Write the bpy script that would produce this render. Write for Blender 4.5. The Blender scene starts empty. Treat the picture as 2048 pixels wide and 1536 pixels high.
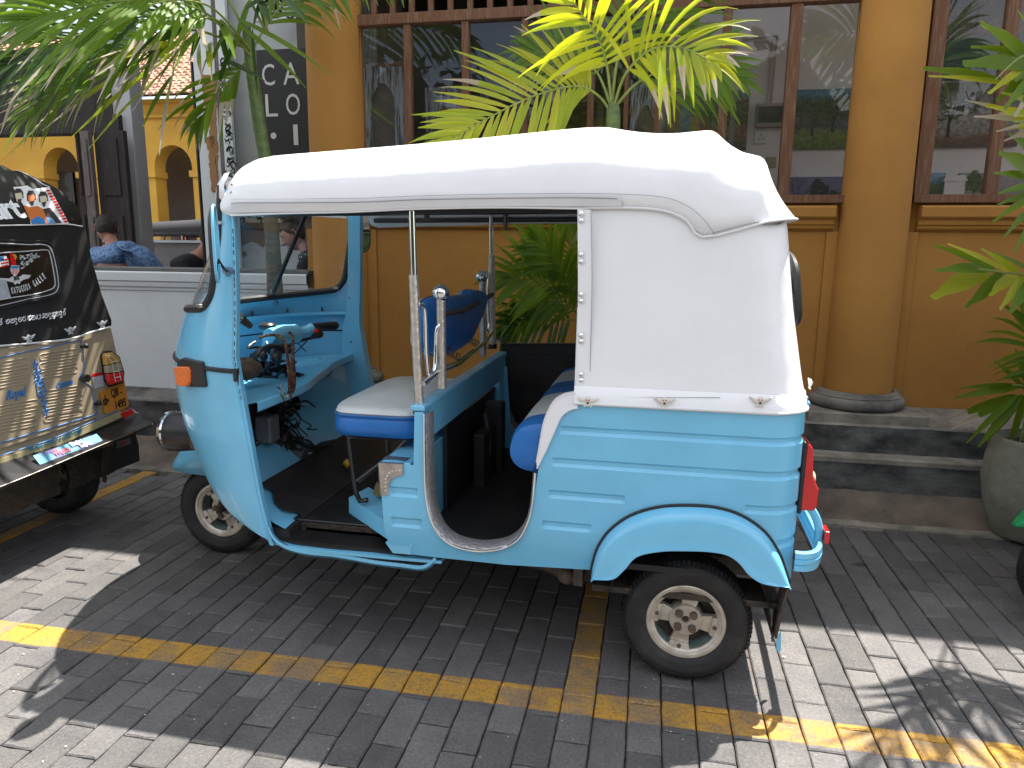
import bpy, bmesh, math, random
from mathutils import Vector, Matrix, noise
from mathutils.geometry import delaunay_2d_cdt
random.seed(7)
R = math.radians
SC = bpy.context.scene
COL = SC.collection
# ------------------------------------------------------------------ camera, sky, sun, exposure
CAM_POS = Vector((-0.1289, -2.7813, 1.3686))
YAW, PITCH, ROLL, FOC = 0.1999, 0.1869, 0.0100, 1441.9      # focal length in pixels of a 2048 px wide picture
_fwd = Vector((-math.sin(YAW)*math.cos(PITCH), math.cos(YAW)*math.cos(PITCH), -math.sin(PITCH)))
_r0 = Vector((math.cos(YAW), math.sin(YAW), 0)); _u0 = _r0.cross(_fwd)
_rt = _r0*math.cos(ROLL) + _u0*math.sin(ROLL); _up = -_r0*math.sin(ROLL) + _u0*math.cos(ROLL)
cam_d = bpy.data.cameras.new('camera'); cam = bpy.data.objects.new('camera', cam_d); COL.objects.link(cam)
cam_d.sensor_width = 36; cam_d.lens = 36*FOC/2048; cam_d.clip_start = 0.05; cam_d.clip_end = 400
cam.matrix_world = Matrix.Translation(CAM_POS) @ Matrix((_rt, _up, -_fwd)).transposed().to_4x4()
SC.camera = cam
SUN_DIR = Vector((0.25, 0.37, 1.0)).normalized()            # towards the sun
w = bpy.data.worlds.new('World'); SC.world = w; w.use_nodes = True
nt = w.node_tree; nt.nodes.clear()
sk = nt.nodes.new('ShaderNodeTexSky'); sk.sky_type = 'NISHITA'; sk.sun_disc = False
sk.sun_elevation = math.asin(SUN_DIR.z); sk.sun_rotation = math.atan2(SUN_DIR.x, SUN_DIR.y)
sk.air_density = 1.0; sk.dust_density = 2.0; sk.ozone_density = 1.0
bg = nt.nodes.new('ShaderNodeBackground'); bg.inputs['Strength'].default_value = 0.09
wo = nt.nodes.new('ShaderNodeOutputWorld')
# broken white cloud over the blue
tcw = nt.nodes.new('ShaderNodeTexCoord'); cn = nt.nodes.new('ShaderNodeTexNoise'); cn.inputs['Scale'].default_value = 2.2; cn.inputs['Detail'].default_value = 8
nt.links.new(tcw.outputs['Generated'], cn.inputs['Vector'])
cm = nt.nodes.new('ShaderNodeMapRange'); cm.inputs['From Min'].default_value = .42; cm.inputs['From Max'].default_value = .6; cm.inputs['To Min'].default_value = .15; cm.inputs['To Max'].default_value = .85
nt.links.new(cn.outputs['Fac'], cm.inputs['Value'])
cx_ = nt.nodes.new('ShaderNodeMix'); cx_.data_type = 'RGBA'; cx_.inputs[7].default_value = (7.2, 7.1, 7.0, 1)
nt.links.new(cm.outputs[0], cx_.inputs[0]); nt.links.new(sk.outputs[0], cx_.inputs[6])
nt.links.new(cx_.outputs[2], bg.inputs['Color']); nt.links.new(bg.outputs[0], wo.inputs['Surface'])
sl = bpy.data.lights.new('sun', 'SUN'); sl.energy = 4.2; sl.angle = R(0.53); sl.color = (1.0, 0.955, 0.88)
so = bpy.data.objects.new('sun', sl); COL.objects.link(so)
so.rotation_euler = SUN_DIR.to_track_quat('Z', 'Y').to_euler(); so.location = (3, 5, 14)
SC.view_settings.view_transform = 'Standard'; SC.view_settings.look = 'None'
SC.view_settings.exposure = 1.66; SC.view_settings.gamma = 1.0; SC.view_settings.use_curve_mapping = False
SC.cycles.max_bounces = 8; SC.cycles.transparent_max_bounces = 24

def at(px, py, x=None, y=None, z=None):
    """surveying helper: the place on a known world plane that was measured at this point of the photograph"""
    d = _fwd + _rt*((px-1024)/FOC) - _up*((py-768)/FOC)
    for i, v in enumerate((x, y, z)):
        if v is not None:
            return CAM_POS + d*((v-CAM_POS[i])/d[i])

# ------------------------------------------------------------------ object helpers
WP = {}
def link(o, parent=None):
    COL.objects.link(o)
    if parent is not None: o.parent = parent
def tag(o, label=None, cat=None, group=None, kind=None):
    if label: o['label'] = label
    if cat: o['category'] = cat
    if group: o['group'] = group
    if kind: o['kind'] = kind
    return o
def empty(name, loc, label=None, cat=None, group=None, rotz=0, parent=None):
    o = bpy.data.objects.new(name, None); o.empty_display_size = .1
    lp = WP.get(parent.name, Vector((0,0,0))) if parent else Vector((0,0,0))
    link(o, parent); o.location = Vector(loc)-lp; o.rotation_euler.z = rotz
    WP[o.name] = Vector(loc)
    return tag(o, label, cat, group)

class MB:
    def __init__(s): s.v = []; s.f = []; s.mi = []; s.cur = 0
    def add(s, vs, fs):
        b = len(s.v); s.v += [Vector(q) for q in vs]
        for f in fs: s.f.append([b+i for i in f]); s.mi.append(s.cur)
        return s
    def box(s, lo, hi, rot=None, c=None):
        x0,y0,z0 = lo; x1,y1,z1 = hi
        vs = [Vector(q) for q in ((x0,y0,z0),(x1,y0,z0),(x1,y1,z0),(x0,y1,z0),(x0,y0,z1),(x1,y0,z1),(x1,y1,z1),(x0,y1,z1))]
        if rot is not None:
            cc = Vector(c) if c is not None else (Vector(lo)+Vector(hi))/2
            vs = [cc + rot @ (q-cc) for q in vs]
        return s.add(vs, [(0,3,2,1),(4,5,6,7),(0,1,5,4),(1,2,6,5),(2,3,7,6),(3,0,4,7)])
    def beam(s, a, b, w, h, up=(0,0,1)):
        a, b = Vector(a), Vector(b); d = (b-a).normalized(); u = Vector(up)
        r = d.cross(u)
        if r.length < 1e-4: r = d.cross(Vector((1,0,0)))
        r.normalize(); u = r.cross(d)
        vs = [p + r*(i*w/2) + u*(j*h/2) for p in (a, b) for (i, j) in ((-1,-1),(1,-1),(1,1),(-1,1))]
        return s.add(vs, [(0,1,2,3),(7,6,5,4),(0,4,5,1),(1,5,6,2),(2,6,7,3),(3,7,4,0)])
    def tube(s, pts, r, n=10, closed=False, caps=True):
        pts = [Vector(p) for p in pts]; m = len(pts)
        rr = r if isinstance(r, (list, tuple)) else [r]*m
        base = len(s.v); prev = None
        for i, p in enumerate(pts):
            if closed: t = pts[(i+1) % m]-pts[i-1]
            else: t = pts[min(i+1, m-1)]-pts[max(i-1, 0)]
            t.normalize()
            if prev is None:
                a = Vector((0,0,1)) if abs(t.z) < .9 else Vector((1,0,0))
                nrm = (a - t*a.dot(t)).normalized()
            else:
                nrm = prev - t*prev.dot(t)
                nrm = nrm.normalized() if nrm.length > 1e-6 else prev
            prev = nrm; bn = t.cross(nrm)
            for k in range(n):
                an = 2*math.pi*k/n
                s.v.append(p + nrm*(math.cos(an)*rr[i]) + bn*(math.sin(an)*rr[i]))
        for i in range(m if closed else m-1):
            for k in range(n):
                a = base+i*n+k; b = base+i*n+(k+1) % n; j = (i+1) % m
                c = base+j*n+(k+1) % n; d = base+j*n+k
                s.f.append([a,b,c,d]); s.mi.append(s.cur)
        if caps and not closed:
            s.f.append([base+k for k in range(n)][::-1]); s.mi.append(s.cur)
            s.f.append([base+(m-1)*n+k for k in range(n)]); s.mi.append(s.cur)
        return s
    def lathe(s, prof, c=(0,0,0), axis='Z', n=32, closed=False):
        base = len(s.v); c = Vector(c)
        for (r, h) in prof:
            for k in range(n):
                a = 2*math.pi*k/n; x, y = r*math.cos(a), r*math.sin(a)
                p = {'Z': (x, y, h), 'Y': (x, h, y), 'X': (h, x, y)}[axis] if isinstance(axis, str) else tuple(axis @ Vector((x, y, h)))
                s.v.append(c+Vector(p))
        m = len(prof)
        for i in range(m if closed else m-1):
            for k in range(n):
                j = (i+1) % m
                f = [base+i*n+k, base+i*n+(k+1) % n, base+j*n+(k+1) % n, base+j*n+k]
                if axis == 'Y': f = f[::-1]
                s.f.append(f); s.mi.append(s.cur)
        return s
    def disc(s, c, r, axis='Y', n=24):
        return s.lathe([(r, 0), (0.0005, 0)], c, axis, n)
    def ball(s, c, r, n=14, sc=(1,1,1)):
        c = Vector(c); base = len(s.v); m = n//2
        for i in range(m+1):
            a = math.pi*i/m
            for k in range(n):
                b = 2*math.pi*k/n
                s.v.append(c+Vector((r*sc[0]*math.sin(a)*math.cos(b), r*sc[1]*math.sin(a)*math.sin(b), r*sc[2]*math.cos(a))))
        for i in range(m):
            for k in range(n):
                s.f.append([base+i*n+k, base+(i+1)*n+k, base+(i+1)*n+(k+1) % n, base+i*n+(k+1) % n]); s.mi.append(s.cur)
        return s
    def grid(s, rows, closed_u=False, flip=False):
        base = len(s.v); n = len(rows[0])
        for r_ in rows: s.v += [Vector(p) for p in r_]
        for i in range(len(rows)-1):
            for k in range(n if closed_u else n-1):
                f = [base+i*n+k, base+i*n+(k+1) % n, base+(i+1)*n+(k+1) % n, base+(i+1)*n+k]
                s.f.append(f[::-1] if flip else f); s.mi.append(s.cur)
        return s
    def slab(s, poly, off):
        """closed prism: outline poly (3D points) swept by the vector off"""
        n = len(poly); off = Vector(off); base = len(s.v)
        s.v += [Vector(p) for p in poly]+[Vector(p)+off for p in poly]
        s.f.append([base+i for i in range(n)]); s.f.append([base+n+i for i in range(n)][::-1]); s.mi += [s.cur]*2
        for i in range(n):
            j = (i+1) % n
            s.f.append([base+i, base+n+i, base+n+j, base+j]); s.mi.append(s.cur)
        return s

def mesh_of(name, mb, mats, origin=(0,0,0), smooth=True, angle=38, clean=False):
    me = bpy.data.meshes.new(name); o = Vector(origin)
    me.from_pydata([tuple(p-o) for p in mb.v], [], mb.f)
    mats = mats if isinstance(mats, (list, tuple)) else [mats]
    for m in mats: me.materials.append(m)
    if len(mats) > 1: me.polygons.foreach_set('material_index', mb.mi)
    bm = bmesh.new(); bm.from_mesh(me)
    if clean: bmesh.ops.remove_doubles(bm, verts=bm.verts, dist=1e-5)
    bmesh.ops.recalc_face_normals(bm, faces=bm.faces)
    bm.to_mesh(me); bm.free()
    if smooth:
        me.polygons.foreach_set('use_smooth', [True]*len(me.polygons))
        me.set_sharp_from_angle(angle=R(angle))
    me.update()
    return me
def obj(name, mb, mats, parent=None, smooth=True, angle=38, bevel=0, solid=0, clean=False, sub=0, label=None, cat=None, group=None, kind=None, seg=2):
    origin = WP.get(parent.name, Vector((0,0,0))) if parent else Vector((0,0,0))
    if parent is None and kind not in ('structure',) and mb.v:
        zs = min(p.z for p in mb.v); n = len(mb.v)
        origin = Vector((sum(p.x for p in mb.v)/n, sum(p.y for p in mb.v)/n, zs))
    me = mesh_of(name, mb, mats, origin, smooth, angle, clean)
    o = bpy.data.objects.new(name, me); link(o, parent)
    if parent is None: o.location = origin
    WP[o.name] = Vector(origin)
    if sub:
        m = o.modifiers.new('sub', 'SUBSURF'); m.levels = m.render_levels = sub
    if solid:
        m = o.modifiers.new('solid', 'SOLIDIFY'); m.thickness = solid; m.offset = 0
    if bevel:
        m = o.modifiers.new('bevel', 'BEVEL'); m.width = bevel; m.segments = seg; m.limit_method = 'ANGLE'; m.angle_limit = R(35)
        m.harden_normals = True
    return tag(o, label, cat, group, kind)
def inst(name, me, loc, parent=None, rot=None, scale=None):
    o = bpy.data.objects.new(name, me); link(o, parent)
    lp = WP.get(parent.name, Vector((0,0,0))) if parent else Vector((0,0,0))
    o.location = Vector(loc)-lp
    if rot is not None: o.rotation_euler = rot
    if scale is not None: o.scale = scale
    WP[o.name] = Vector(loc)
    return o
def arc(c, r, a0, a1, n):
    return [(c[0]+r*math.cos(R(a0+(a1-a0)*i/n)), c[1]+r*math.sin(R(a0+(a1-a0)*i/n))) for i in range(n+1)]
def lerp(a, b, t): return a+(b-a)*t
def interp(x, xs, ys):
    if x <= xs[0]: return ys[0]
    for i in range(len(xs)-1):
        if x <= xs[i+1]:
            return lerp(ys[i], ys[i+1], (x-xs[i])/(xs[i+1]-xs[i]))
    return ys[-1]
def spline(pts, n=6, closed=False):
    """Catmull-Rom through the points"""
    P = [Vector(p) for p in pts]; out = []; m = len(P)
    for i in range(m if closed else m-1):
        if closed: p0,p1,p2,p3 = P[i-1],P[i],P[(i+1)%m],P[(i+2)%m]
        else: p0,p1,p2,p3 = P[max(i-1,0)],P[i],P[i+1],P[min(i+2,m-1)]
        for k in range(n):
            t = k/n
            out.append(0.5*((2*p1)+(p2-p0)*t+(2*p0-5*p1+4*p2-p3)*t*t+(3*p1-p0-3*p2+p3)*t**3))
    if not closed: out.append(P[-1])
    return out
def text_mesh(body, size, mat, extrude=0.0008, shear=0, bold=0, space=1.0, width=None):
    """flat lettering as a mesh in its local XY plane, centred"""
    cu = bpy.data.curves.new('lettering', 'FONT'); cu.body = body; cu.size = size; cu.extrude = extrude
    cu.align_x = 'CENTER'; cu.align_y = 'CENTER'; cu.shear = shear; cu.offset = bold; cu.space_character = space
    cu.resolution_u = 3
    ob = bpy.data.objects.new('lettering', cu); COL.objects.link(ob)
    dg = bpy.context.evaluated_depsgraph_get(); dg.update()
    me = bpy.data.meshes.new_from_object(ob.evaluated_get(dg)); COL.objects.unlink(ob); bpy.data.objects.remove(ob)
    if width:
        xs = [v.co.x for v in me.vertices]; k = width/(max(xs)-min(xs))
        for v in me.vertices: v.co.x *= k
    me.materials.clear(); me.materials.append(mat)
    return me
def place_text(name, me, c, right, up, parent=None):
    r = Vector(right).normalized(); u = Vector(up); u = (u-r*u.dot(r)).normalized(); n = r.cross(u)
    o = bpy.data.objects.new(name, me); link(o, parent)
    lp = WP.get(parent.name, Vector((0,0,0))) if parent else Vector((0,0,0))
    o.matrix_local = Matrix.Translation(Vector(c)-lp) @ Matrix((r, u, n)).transposed().to_4x4()
    return o
def facing_rot(n, up=(0,0,1)):
    """matrix whose local Z looks along n"""
    n = Vector(n).normalized(); r = Vector(up).cross(n).normalized(); u = n.cross(r)
    return Matrix((r, u, n)).transposed()

# ------------------------------------------------------------------ materials
MATS = {}
def mat(name, col, rough=0.5, metal=0.0, noise_amt=0.0, nscale=8.0, bump=0.0, bscale=60.0, coat=0.0, spec=0.5, col2=None, sheen=0, detail=6, trans=0.0, bdist=0.01, ns_vec=None, rvar=0.0, fac_lo=0.35, fac_hi=0.65):
    if name in MATS: return MATS[name]
    m = bpy.data.materials.new(name); m.use_nodes = True; MATS[name] = m
    t = m.node_tree; b = t.nodes['Principled BSDF']; L = t.links
    b.inputs['Base Color'].default_value = (*col, 1); b.inputs['Roughness'].default_value = rough
    b.inputs['Metallic'].default_value = metal; b.inputs['Specular IOR Level'].default_value = spec
    b.inputs['Coat Weight'].default_value = coat; b.inputs['Coat Roughness'].default_value = 0.06
    if trans: b.inputs['Transmission Weight'].default_value = trans
    tc = t.nodes.new('ShaderNodeNewGeometry')
    src = tc.outputs['Position']
    if ns_vec:
        mp = t.nodes.new('ShaderNodeMapping'); mp.inputs['Scale'].default_value = ns_vec
        L.new(src, mp.inputs['Vector']); src = mp.outputs[0]
    if noise_amt or col2:
        n = t.nodes.new('ShaderNodeTexNoise'); n.inputs['Scale'].default_value = nscale; n.inputs['Detail'].default_value = detail
        n.inputs['Roughness'].default_value = .62
        L.new(src, n.inputs['Vector'])
        mr = t.nodes.new('ShaderNodeMapRange'); mr.inputs['From Min'].default_value = fac_lo; mr.inputs['From Max'].default_value = fac_hi
        L.new(n.outputs['Fac'], mr.inputs['Value'])
        mx = t.nodes.new('ShaderNodeMix'); mx.data_type = 'RGBA'
        c2 = col2 if col2 else tuple(c*(1-noise_amt) for c in col)
        mx.inputs[6].default_value = (*col, 1); mx.inputs[7].default_value = (*c2, 1)
        L.new(mr.outputs[0], mx.inputs[0]); L.new(mx.outputs[2], b.inputs['Base Color'])
        if rvar:
            m2 = t.nodes.new('ShaderNodeMapRange'); m2.inputs['To Min'].default_value = rough; m2.inputs['To Max'].default_value = min(1, rough+rvar)
            L.new(mr.outputs[0], m2.inputs['Value']); L.new(m2.outputs[0], b.inputs['Roughness'])
    if bump:
        n2 = t.nodes.new('ShaderNodeTexNoise'); n2.inputs['Scale'].default_value = bscale; n2.inputs['Detail'].default_value = 4
        L.new(src, n2.inputs['Vector'])
        bp = t.nodes.new('ShaderNodeBump'); bp.inputs['Strength'].default_value = bump; bp.inputs['Distance'].default_value = bdist
        L.new(n2.outputs['Fac'], bp.inputs['Height']); L.new(bp.outputs[0], b.inputs['Normal'])
    return m
BLUE = mat('sky_blue_paint', (0.175, 0.53, 0.77), 0.32, noise_amt=.10, nscale=5, coat=.55, rvar=.06, bump=.015, bscale=7, bdist=.02)
VINYL = mat('white_vinyl', (0.84, 0.84, 0.85), 0.30, noise_amt=.05, nscale=3, bump=.30, bscale=4.2, bdist=.03)
VINYL_TRIM = mat('grey_white_vinyl', (0.62, 0.60, 0.59), 0.4, noise_amt=.06, nscale=12)
VINYL_DARK = mat('black_vinyl', (0.018, 0.016, 0.018), 0.42, noise_amt=.3, nscale=14, bump=.25, bscale=18)
STITCH = mat('stitching_grey', (0.25, 0.25, 0.27), .8)
PIPING = mat('white_piping', (0.74, .74, .74), .35)
RUBBER = mat('black_rubber', (0.018, 0.018, 0.02), 0.5, noise_amt=.3, nscale=30, bump=.1, bscale=120)
TYRE = mat('tyre_rubber', (0.017, 0.016, 0.017), 0.68, col2=(.040,.036,.034), nscale=14, bump=.3, bscale=160, fac_lo=.45, fac_hi=.75)
ALLOY = mat('worn_alloy', (0.66, 0.61, 0.53), 0.34, metal=.55, col2=(.46,.40,.33), nscale=22, rvar=.2, bump=.08, bscale=90)
CHROME = mat('chrome', (0.82, 0.82, 0.82), 0.09, metal=1, noise_amt=.1, nscale=20)
STEEL = mat('dull_steel', (0.55, 0.50, 0.45), 0.32, metal=.9, noise_amt=.35, nscale=30)
TREADP = mat('tread_plate', (0.60, 0.58, 0.58), 0.38, metal=.8, noise_amt=.3, nscale=60, bump=.5, bscale=120)
BLKPLASTIC = mat('black_plastic', (0.02, 0.019, 0.021), 0.36, noise_amt=.25, nscale=20)
BLKMETAL = mat('black_painted_metal', (0.016, 0.016, 0.018), 0.3, noise_amt=.3, nscale=20, coat=.3)
SEATBLUE = mat('royal_blue_vinyl', (0.016, 0.16, 0.50), 0.42, noise_amt=.14, nscale=9, bump=.35, bscale=11, bdist=.012)
SEATWHITE = mat('cream_white_vinyl', (0.62, 0.65, 0.64), 0.38, noise_amt=.1, nscale=9, bump=.3, bscale=9, bdist=.012)
GREASE = mat('greasy_iron', (0.022, 0.02, 0.019), 0.55, col2=(.07,.05,.035), nscale=40, bump=.4, bscale=90)
RUST = mat('rusty_bolt', (0.09, 0.055, 0.035), 0.7, col2=(.16,.13,.1), nscale=90, metal=.3)
TEALRIM = mat('pale_green_rim', (0.15, 0.22, 0.20), 0.5, noise_amt=.4, nscale=40)
REDLENS = mat('red_lens', (0.62, 0.012, 0.012), 0.12, noise_amt=.1, nscale=20, coat=.5)
ORANGE = mat('amber_lens', (0.80, 0.16, 0.01), 0.2, noise_amt=.25, nscale=140, coat=.6)
GREYPL = mat('grey_plastic', (0.16, 0.16, 0.18), .45, noise_amt=.3, nscale=30)
BROWNCLOTH = mat('brown_cloth', (0.11, .07, .045), .9, noise_amt=.5, nscale=20, bump=.5, bscale=60)

def glass_mat(name, tint=(1,1,1), refl=1.0, rough=0.0, dirt=0.0):
    m = bpy.data.materials.new(name); m.use_nodes = True; t = m.node_tree; t.nodes.clear()
    o = t.nodes.new('ShaderNodeOutputMaterial'); tr = t.nodes.new('ShaderNodeBsdfTransparent'); tr.inputs[0].default_value = (*tint, 1)
    g = t.nodes.new('ShaderNodeBsdfGlossy'); g.inputs['Roughness'].default_value = rough; g.inputs['Color'].default_value = (refl, refl, refl, 1)
    fr = t.nodes.new('ShaderNodeLayerWeight'); fr.inputs['Blend'].default_value = .5     # facing term is the same from both sides
    pw = t.nodes.new('ShaderNodeMath'); pw.operation = 'POWER'; pw.inputs[1].default_value = 5; t.links.new(fr.outputs['Facing'], pw.inputs[0])
    ad = t.nodes.new('ShaderNodeMath'); ad.operation = 'MULTIPLY_ADD'; ad.inputs[1].default_value = .9; ad.inputs[2].default_value = 0.05
    mx = t.nodes.new('ShaderNodeMixShader'); t.links.new(pw.outputs[0], ad.inputs[0]); t.links.new(ad.outputs[0], mx.inputs[0])
    t.links.new(tr.outputs[0], mx.inputs[1]); t.links.new(g.outputs[0], mx.inputs[2]); last = mx
    if dirt:
        df = t.nodes.new('ShaderNodeBsdfDiffuse'); df.inputs[0].default_value = (.5,.48,.45,1)
        n = t.nodes.new('ShaderNodeTexNoise'); n.inputs['Scale'].default_value = 3; n.inputs['Detail'].default_value = 5
        gm = t.nodes.new('ShaderNodeNewGeometry'); t.links.new(gm.outputs['Position'], n.inputs['Vector'])
        k = t.nodes.new('ShaderNodeMath'); k.operation = 'MULTIPLY'; k.inputs[1].default_value = dirt
        t.links.new(n.outputs['Fac'], k.inputs[0])
        m2 = t.nodes.new('ShaderNodeMixShader'); t.links.new(k.outputs[0], m2.inputs[0])
        t.links.new(mx.outputs[0], m2.inputs[1]); t.links.new(df.outputs[0], m2.inputs[2]); last = m2
    t.links.new(last.outputs[0], o.inputs['Surface'])
    return m
GLASS = glass_mat('clear_glass', (.96,.97,.97), 1, dirt=.05)
WINGLASS = glass_mat('window_glass', (.93,.92,.93), .55, dirt=.03)
# ------------------------------------------------------------------ ground and paving
def paver_material():
    m = bpy.data.materials.new('concrete_paver'); m.use_nodes = True; t = m.node_tree; L = t.links; b = t.nodes['Principled BSDF']
    N = lambda k: t.nodes.new(k)
    def math_(op, a, c=None, d=None, clamp=False):
        n = N('ShaderNodeMath'); n.operation = op; n.use_clamp = clamp
        for i, v in enumerate((a, c, d)):
            if v is None: continue
            if isinstance(v, (int, float)): n.inputs[i].default_value = v
            else: L.new(v, n.inputs[i])
        return n.outputs[0]
    def noise_(sc, det=5, rough=.6):
        n = N('ShaderNodeTexNoise'); n.inputs['Scale'].default_value = sc; n.inputs['Detail'].default_value = det; n.inputs['Roughness'].default_value = rough
        L.new(g.outputs['Position'], n.inputs['Vector']); return n.outputs['Fac']
    def ramp(v, a, c, lo=0, hi=1):
        n = N('ShaderNodeMapRange'); n.inputs['From Min'].default_value = a; n.inputs['From Max'].default_value = c
        n.inputs['To Min'].default_value = lo; n.inputs['To Max'].default_value = hi; L.new(v, n.inputs['Value']); return n.outputs[0]
    def mix(f, a, c):
        n = N('ShaderNodeMix'); n.data_type = 'RGBA'
        for i, v in ((6, a), (7, c)):
            if isinstance(v, tuple): n.inputs[i].default_value = (*v, 1)
            else: L.new(v, n.inputs[i])
        L.new(f, n.inputs[0]); return n.outputs[2]
    g = N('ShaderNodeNewGeometry'); at_ = N('ShaderNodeAttribute'); at_.attribute_name = 'tone'; oi = N('ShaderNodeObjectInfo')
    big, mid, fine, speck = noise_(1.3), noise_(9), noise_(110, 3), noise_(330, 2)
    col = mix(ramp(mid, .3, .7), (.094, .089, .090), (.134, .126, .120))
    tone = math_('ADD', at_.outputs['Fac'], oi.outputs['Random'])
    tone = ramp(tone, 0, 1, .72, 1.18)
    mul = N('ShaderNodeMix'); mul.data_type = 'RGBA'; mul.blend_type = 'MULTIPLY'; mul.inputs[0].default_value = 1
    L.new(col, mul.inputs[6]); cc = N('ShaderNodeCombineColor')
    f2 = math_('MULTIPLY', tone, ramp(fine, .25, .75, .70, 1.30)); f2 = math_('MULTIPLY', f2, ramp(big, .3, .7, .86, 1.12))
    for i in range(3): L.new(f2, cc.inputs[i])
    L.new(cc.outputs[0], mul.inputs[7]); col = mul.outputs[2]
    # ingrained dust, small pale chips, round dark drips
    col = mix(ramp(speck, .66, .76, 0, .7), col, (.36, .35, .32))
    vo = N('ShaderNodeTexVoronoi'); vo.feature = 'F1'; vo.inputs['Scale'].default_value = 2.3
    nv = N('ShaderNodeTexNoise'); nv.inputs['Scale'].default_value = 6; L.new(g.outputs['Position'], nv.inputs['Vector'])
    va = N('ShaderNodeVectorMath'); va.operation = 'MULTIPLY_ADD'; va.inputs[1].default_value = (.06,.06,.06)
    L.new(nv.outputs['Color'], va.inputs[0]); L.new(g.outputs['Position'], va.inputs[2]); L.new(va.outputs[0], vo.inputs['Vector'])
    spot = ramp(vo.outputs['Distance'], .075, .11, .8, 0); sel = N('ShaderNodeSeparateColor'); L.new(vo.outputs['Color'], sel.inputs[0])
    spot = math_('MULTIPLY', spot, ramp(sel.outputs[0], .52, .56))
    col = mix(spot, col, (.035, .034, .036))
    # yellow road paint, worn: a band along the kerb and bay lines across it
    sp = N('ShaderNodeSeparateXYZ'); L.new(g.outputs['Position'], sp.inputs[0])
    y = math_('MULTIPLY_ADD', sp.outputs['X'], -.012, sp.outputs['Y'])
    y = math_('ADD', y, math_('MULTIPLY', math_('SUBTRACT', mid, .5), .006))
    band = math_('MULTIPLY', ramp(y, -.846, -.840), ramp(y, -.722, -.728))
    x = math_('MULTIPLY_ADD', sp.outputs['Y'], .0099, sp.outputs['X'])
    cols = None
    for x0 in (-.3741, -3.177, 2.43):
        c1 = math_('MULTIPLY', ramp(x, x0-.001, x0+.001), ramp(x, x0+.1001, x0+.0981))
        cols = c1 if cols is None else math_('MAXIMUM', cols, c1)
    cols = math_('MULTIPLY', cols, ramp(y, -.74, -.735))
    paint = math_('MAXIMUM', band, cols)
    wearn = noise_(7, 8, .75); pave = ramp(oi.outputs['Random'], 0, 1, -.07, .07)
    wear = ramp(math_('ADD', wearn, pave), .42, .62, 1, .35)
    wear2 = ramp(noise_(55, 6, .7), .30, .52, .45, 1)
    pm = math_('MULTIPLY', math_('MULTIPLY', paint, wear), wear2)
    col = mix(pm, col, mix(ramp(fine, .3, .7), (.40, .20, .025), (.50, .28, .04)))
    L.new(col, b.inputs['Base Color']); b.inputs['Roughness'].default_value = .78; b.inputs['Specular IOR Level'].default_value = .35
    bp = N('ShaderNodeBump'); bp.inputs['Strength'].default_value = .55; bp.inputs['Distance'].default_value = .0025
    L.new(math_('ADD', fine, math_('MULTIPLY', speck, .6)), bp.inputs['Height']); L.new(bp.outputs[0], b.inputs['Normal'])
    return m
PAVER = paver_material()
SAND = mat('joint_sand', (.115, .09, .065), .95, noise_amt=.7, nscale=25, bump=.8, bscale=200, bdist=.004)
gm = MB(); gm.grid([[(-70+140*i/20, -70+140*j/20, -.034) for i in range(21)] for j in range(21)])
obj('ground', gm, mat('far_ground', (.13,.125,.12), .9, noise_amt=.3, nscale=3), kind='structure', smooth=False)
bed = MB(); bed.grid([[(-6.4+11.2*i/60, -3.8+4.85*j/30, -.0125+.003*noise.noise(Vector((i*.9, j*.9, 3)))) for i in range(61)] for j in range(31)])
obj('paving_bed', bed, SAND, kind='structure')
pave = empty('pavement', (0, 0, 0)); pave['kind'] = 'structure'
X0, Y0, PW, PL, GR = -0.3666, -0.7521, 0.1001, 0.2202, 0.0099
def paver_geo(seed, cx=0, cy=0, rot=0, dz=0, mb=None):
    rnd = random.Random(seed); mb = mb or MB()
    hw, hl, ch = PW/2-.0024, PL/2-.0024, .0040
    def ring(off, z, jit):
        pts = []
        for (a, b, n) in (((-1,-1),(1,-1),3), ((1,-1),(1,1),5), ((1,1),(-1,1),3), ((-1,1),(-1,-1),5)):
            for k in range(n):
                t = k/n; pts.append((lerp(a[0], b[0], t)*(hw-off), lerp(a[1], b[1], t)*(hl-off), z))
        return pts
    jit = [(rnd.uniform(-.0016,.0016), rnd.uniform(-.0016,.0016)) for _ in range(16)]
    A, B, C_ = ring(0, -.03, 0), ring(0, -ch, 0), ring(ch, 0, 0)
    cr, sr = math.cos(rot), math.sin(rot); tx, ty = rnd.uniform(-.008,.008), rnd.uniform(-.005,.005)
    vs = []
    for ri, rg in enumerate((A, B, C_)):
        for k, (x, y, z) in enumerate(rg):
            x += jit[k][0]*(1.6 if ri == 2 else 1); y += jit[k][1]*(1.6 if ri == 2 else 1); z += tx*x + ty*y
            vs.append((cx+x*cr-y*sr, cy+x*sr+y*cr, z+dz))
    n = 16
    fs = [[n*r_+k, n*r_+(k+1) % n, n*(r_+1)+(k+1) % n, n*(r_+1)+k] for r_ in range(2) for k in range(n)] + [[2*n+k for k in range(n)]]
    mb.add(vs, fs); return mb
protos = [mesh_of('paver', paver_geo(50+i), PAVER, smooth=False) for i in range(10)]
for me in protos:
    me.attributes.new('tone', 'FLOAT', 'POINT')
cells = []
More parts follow.
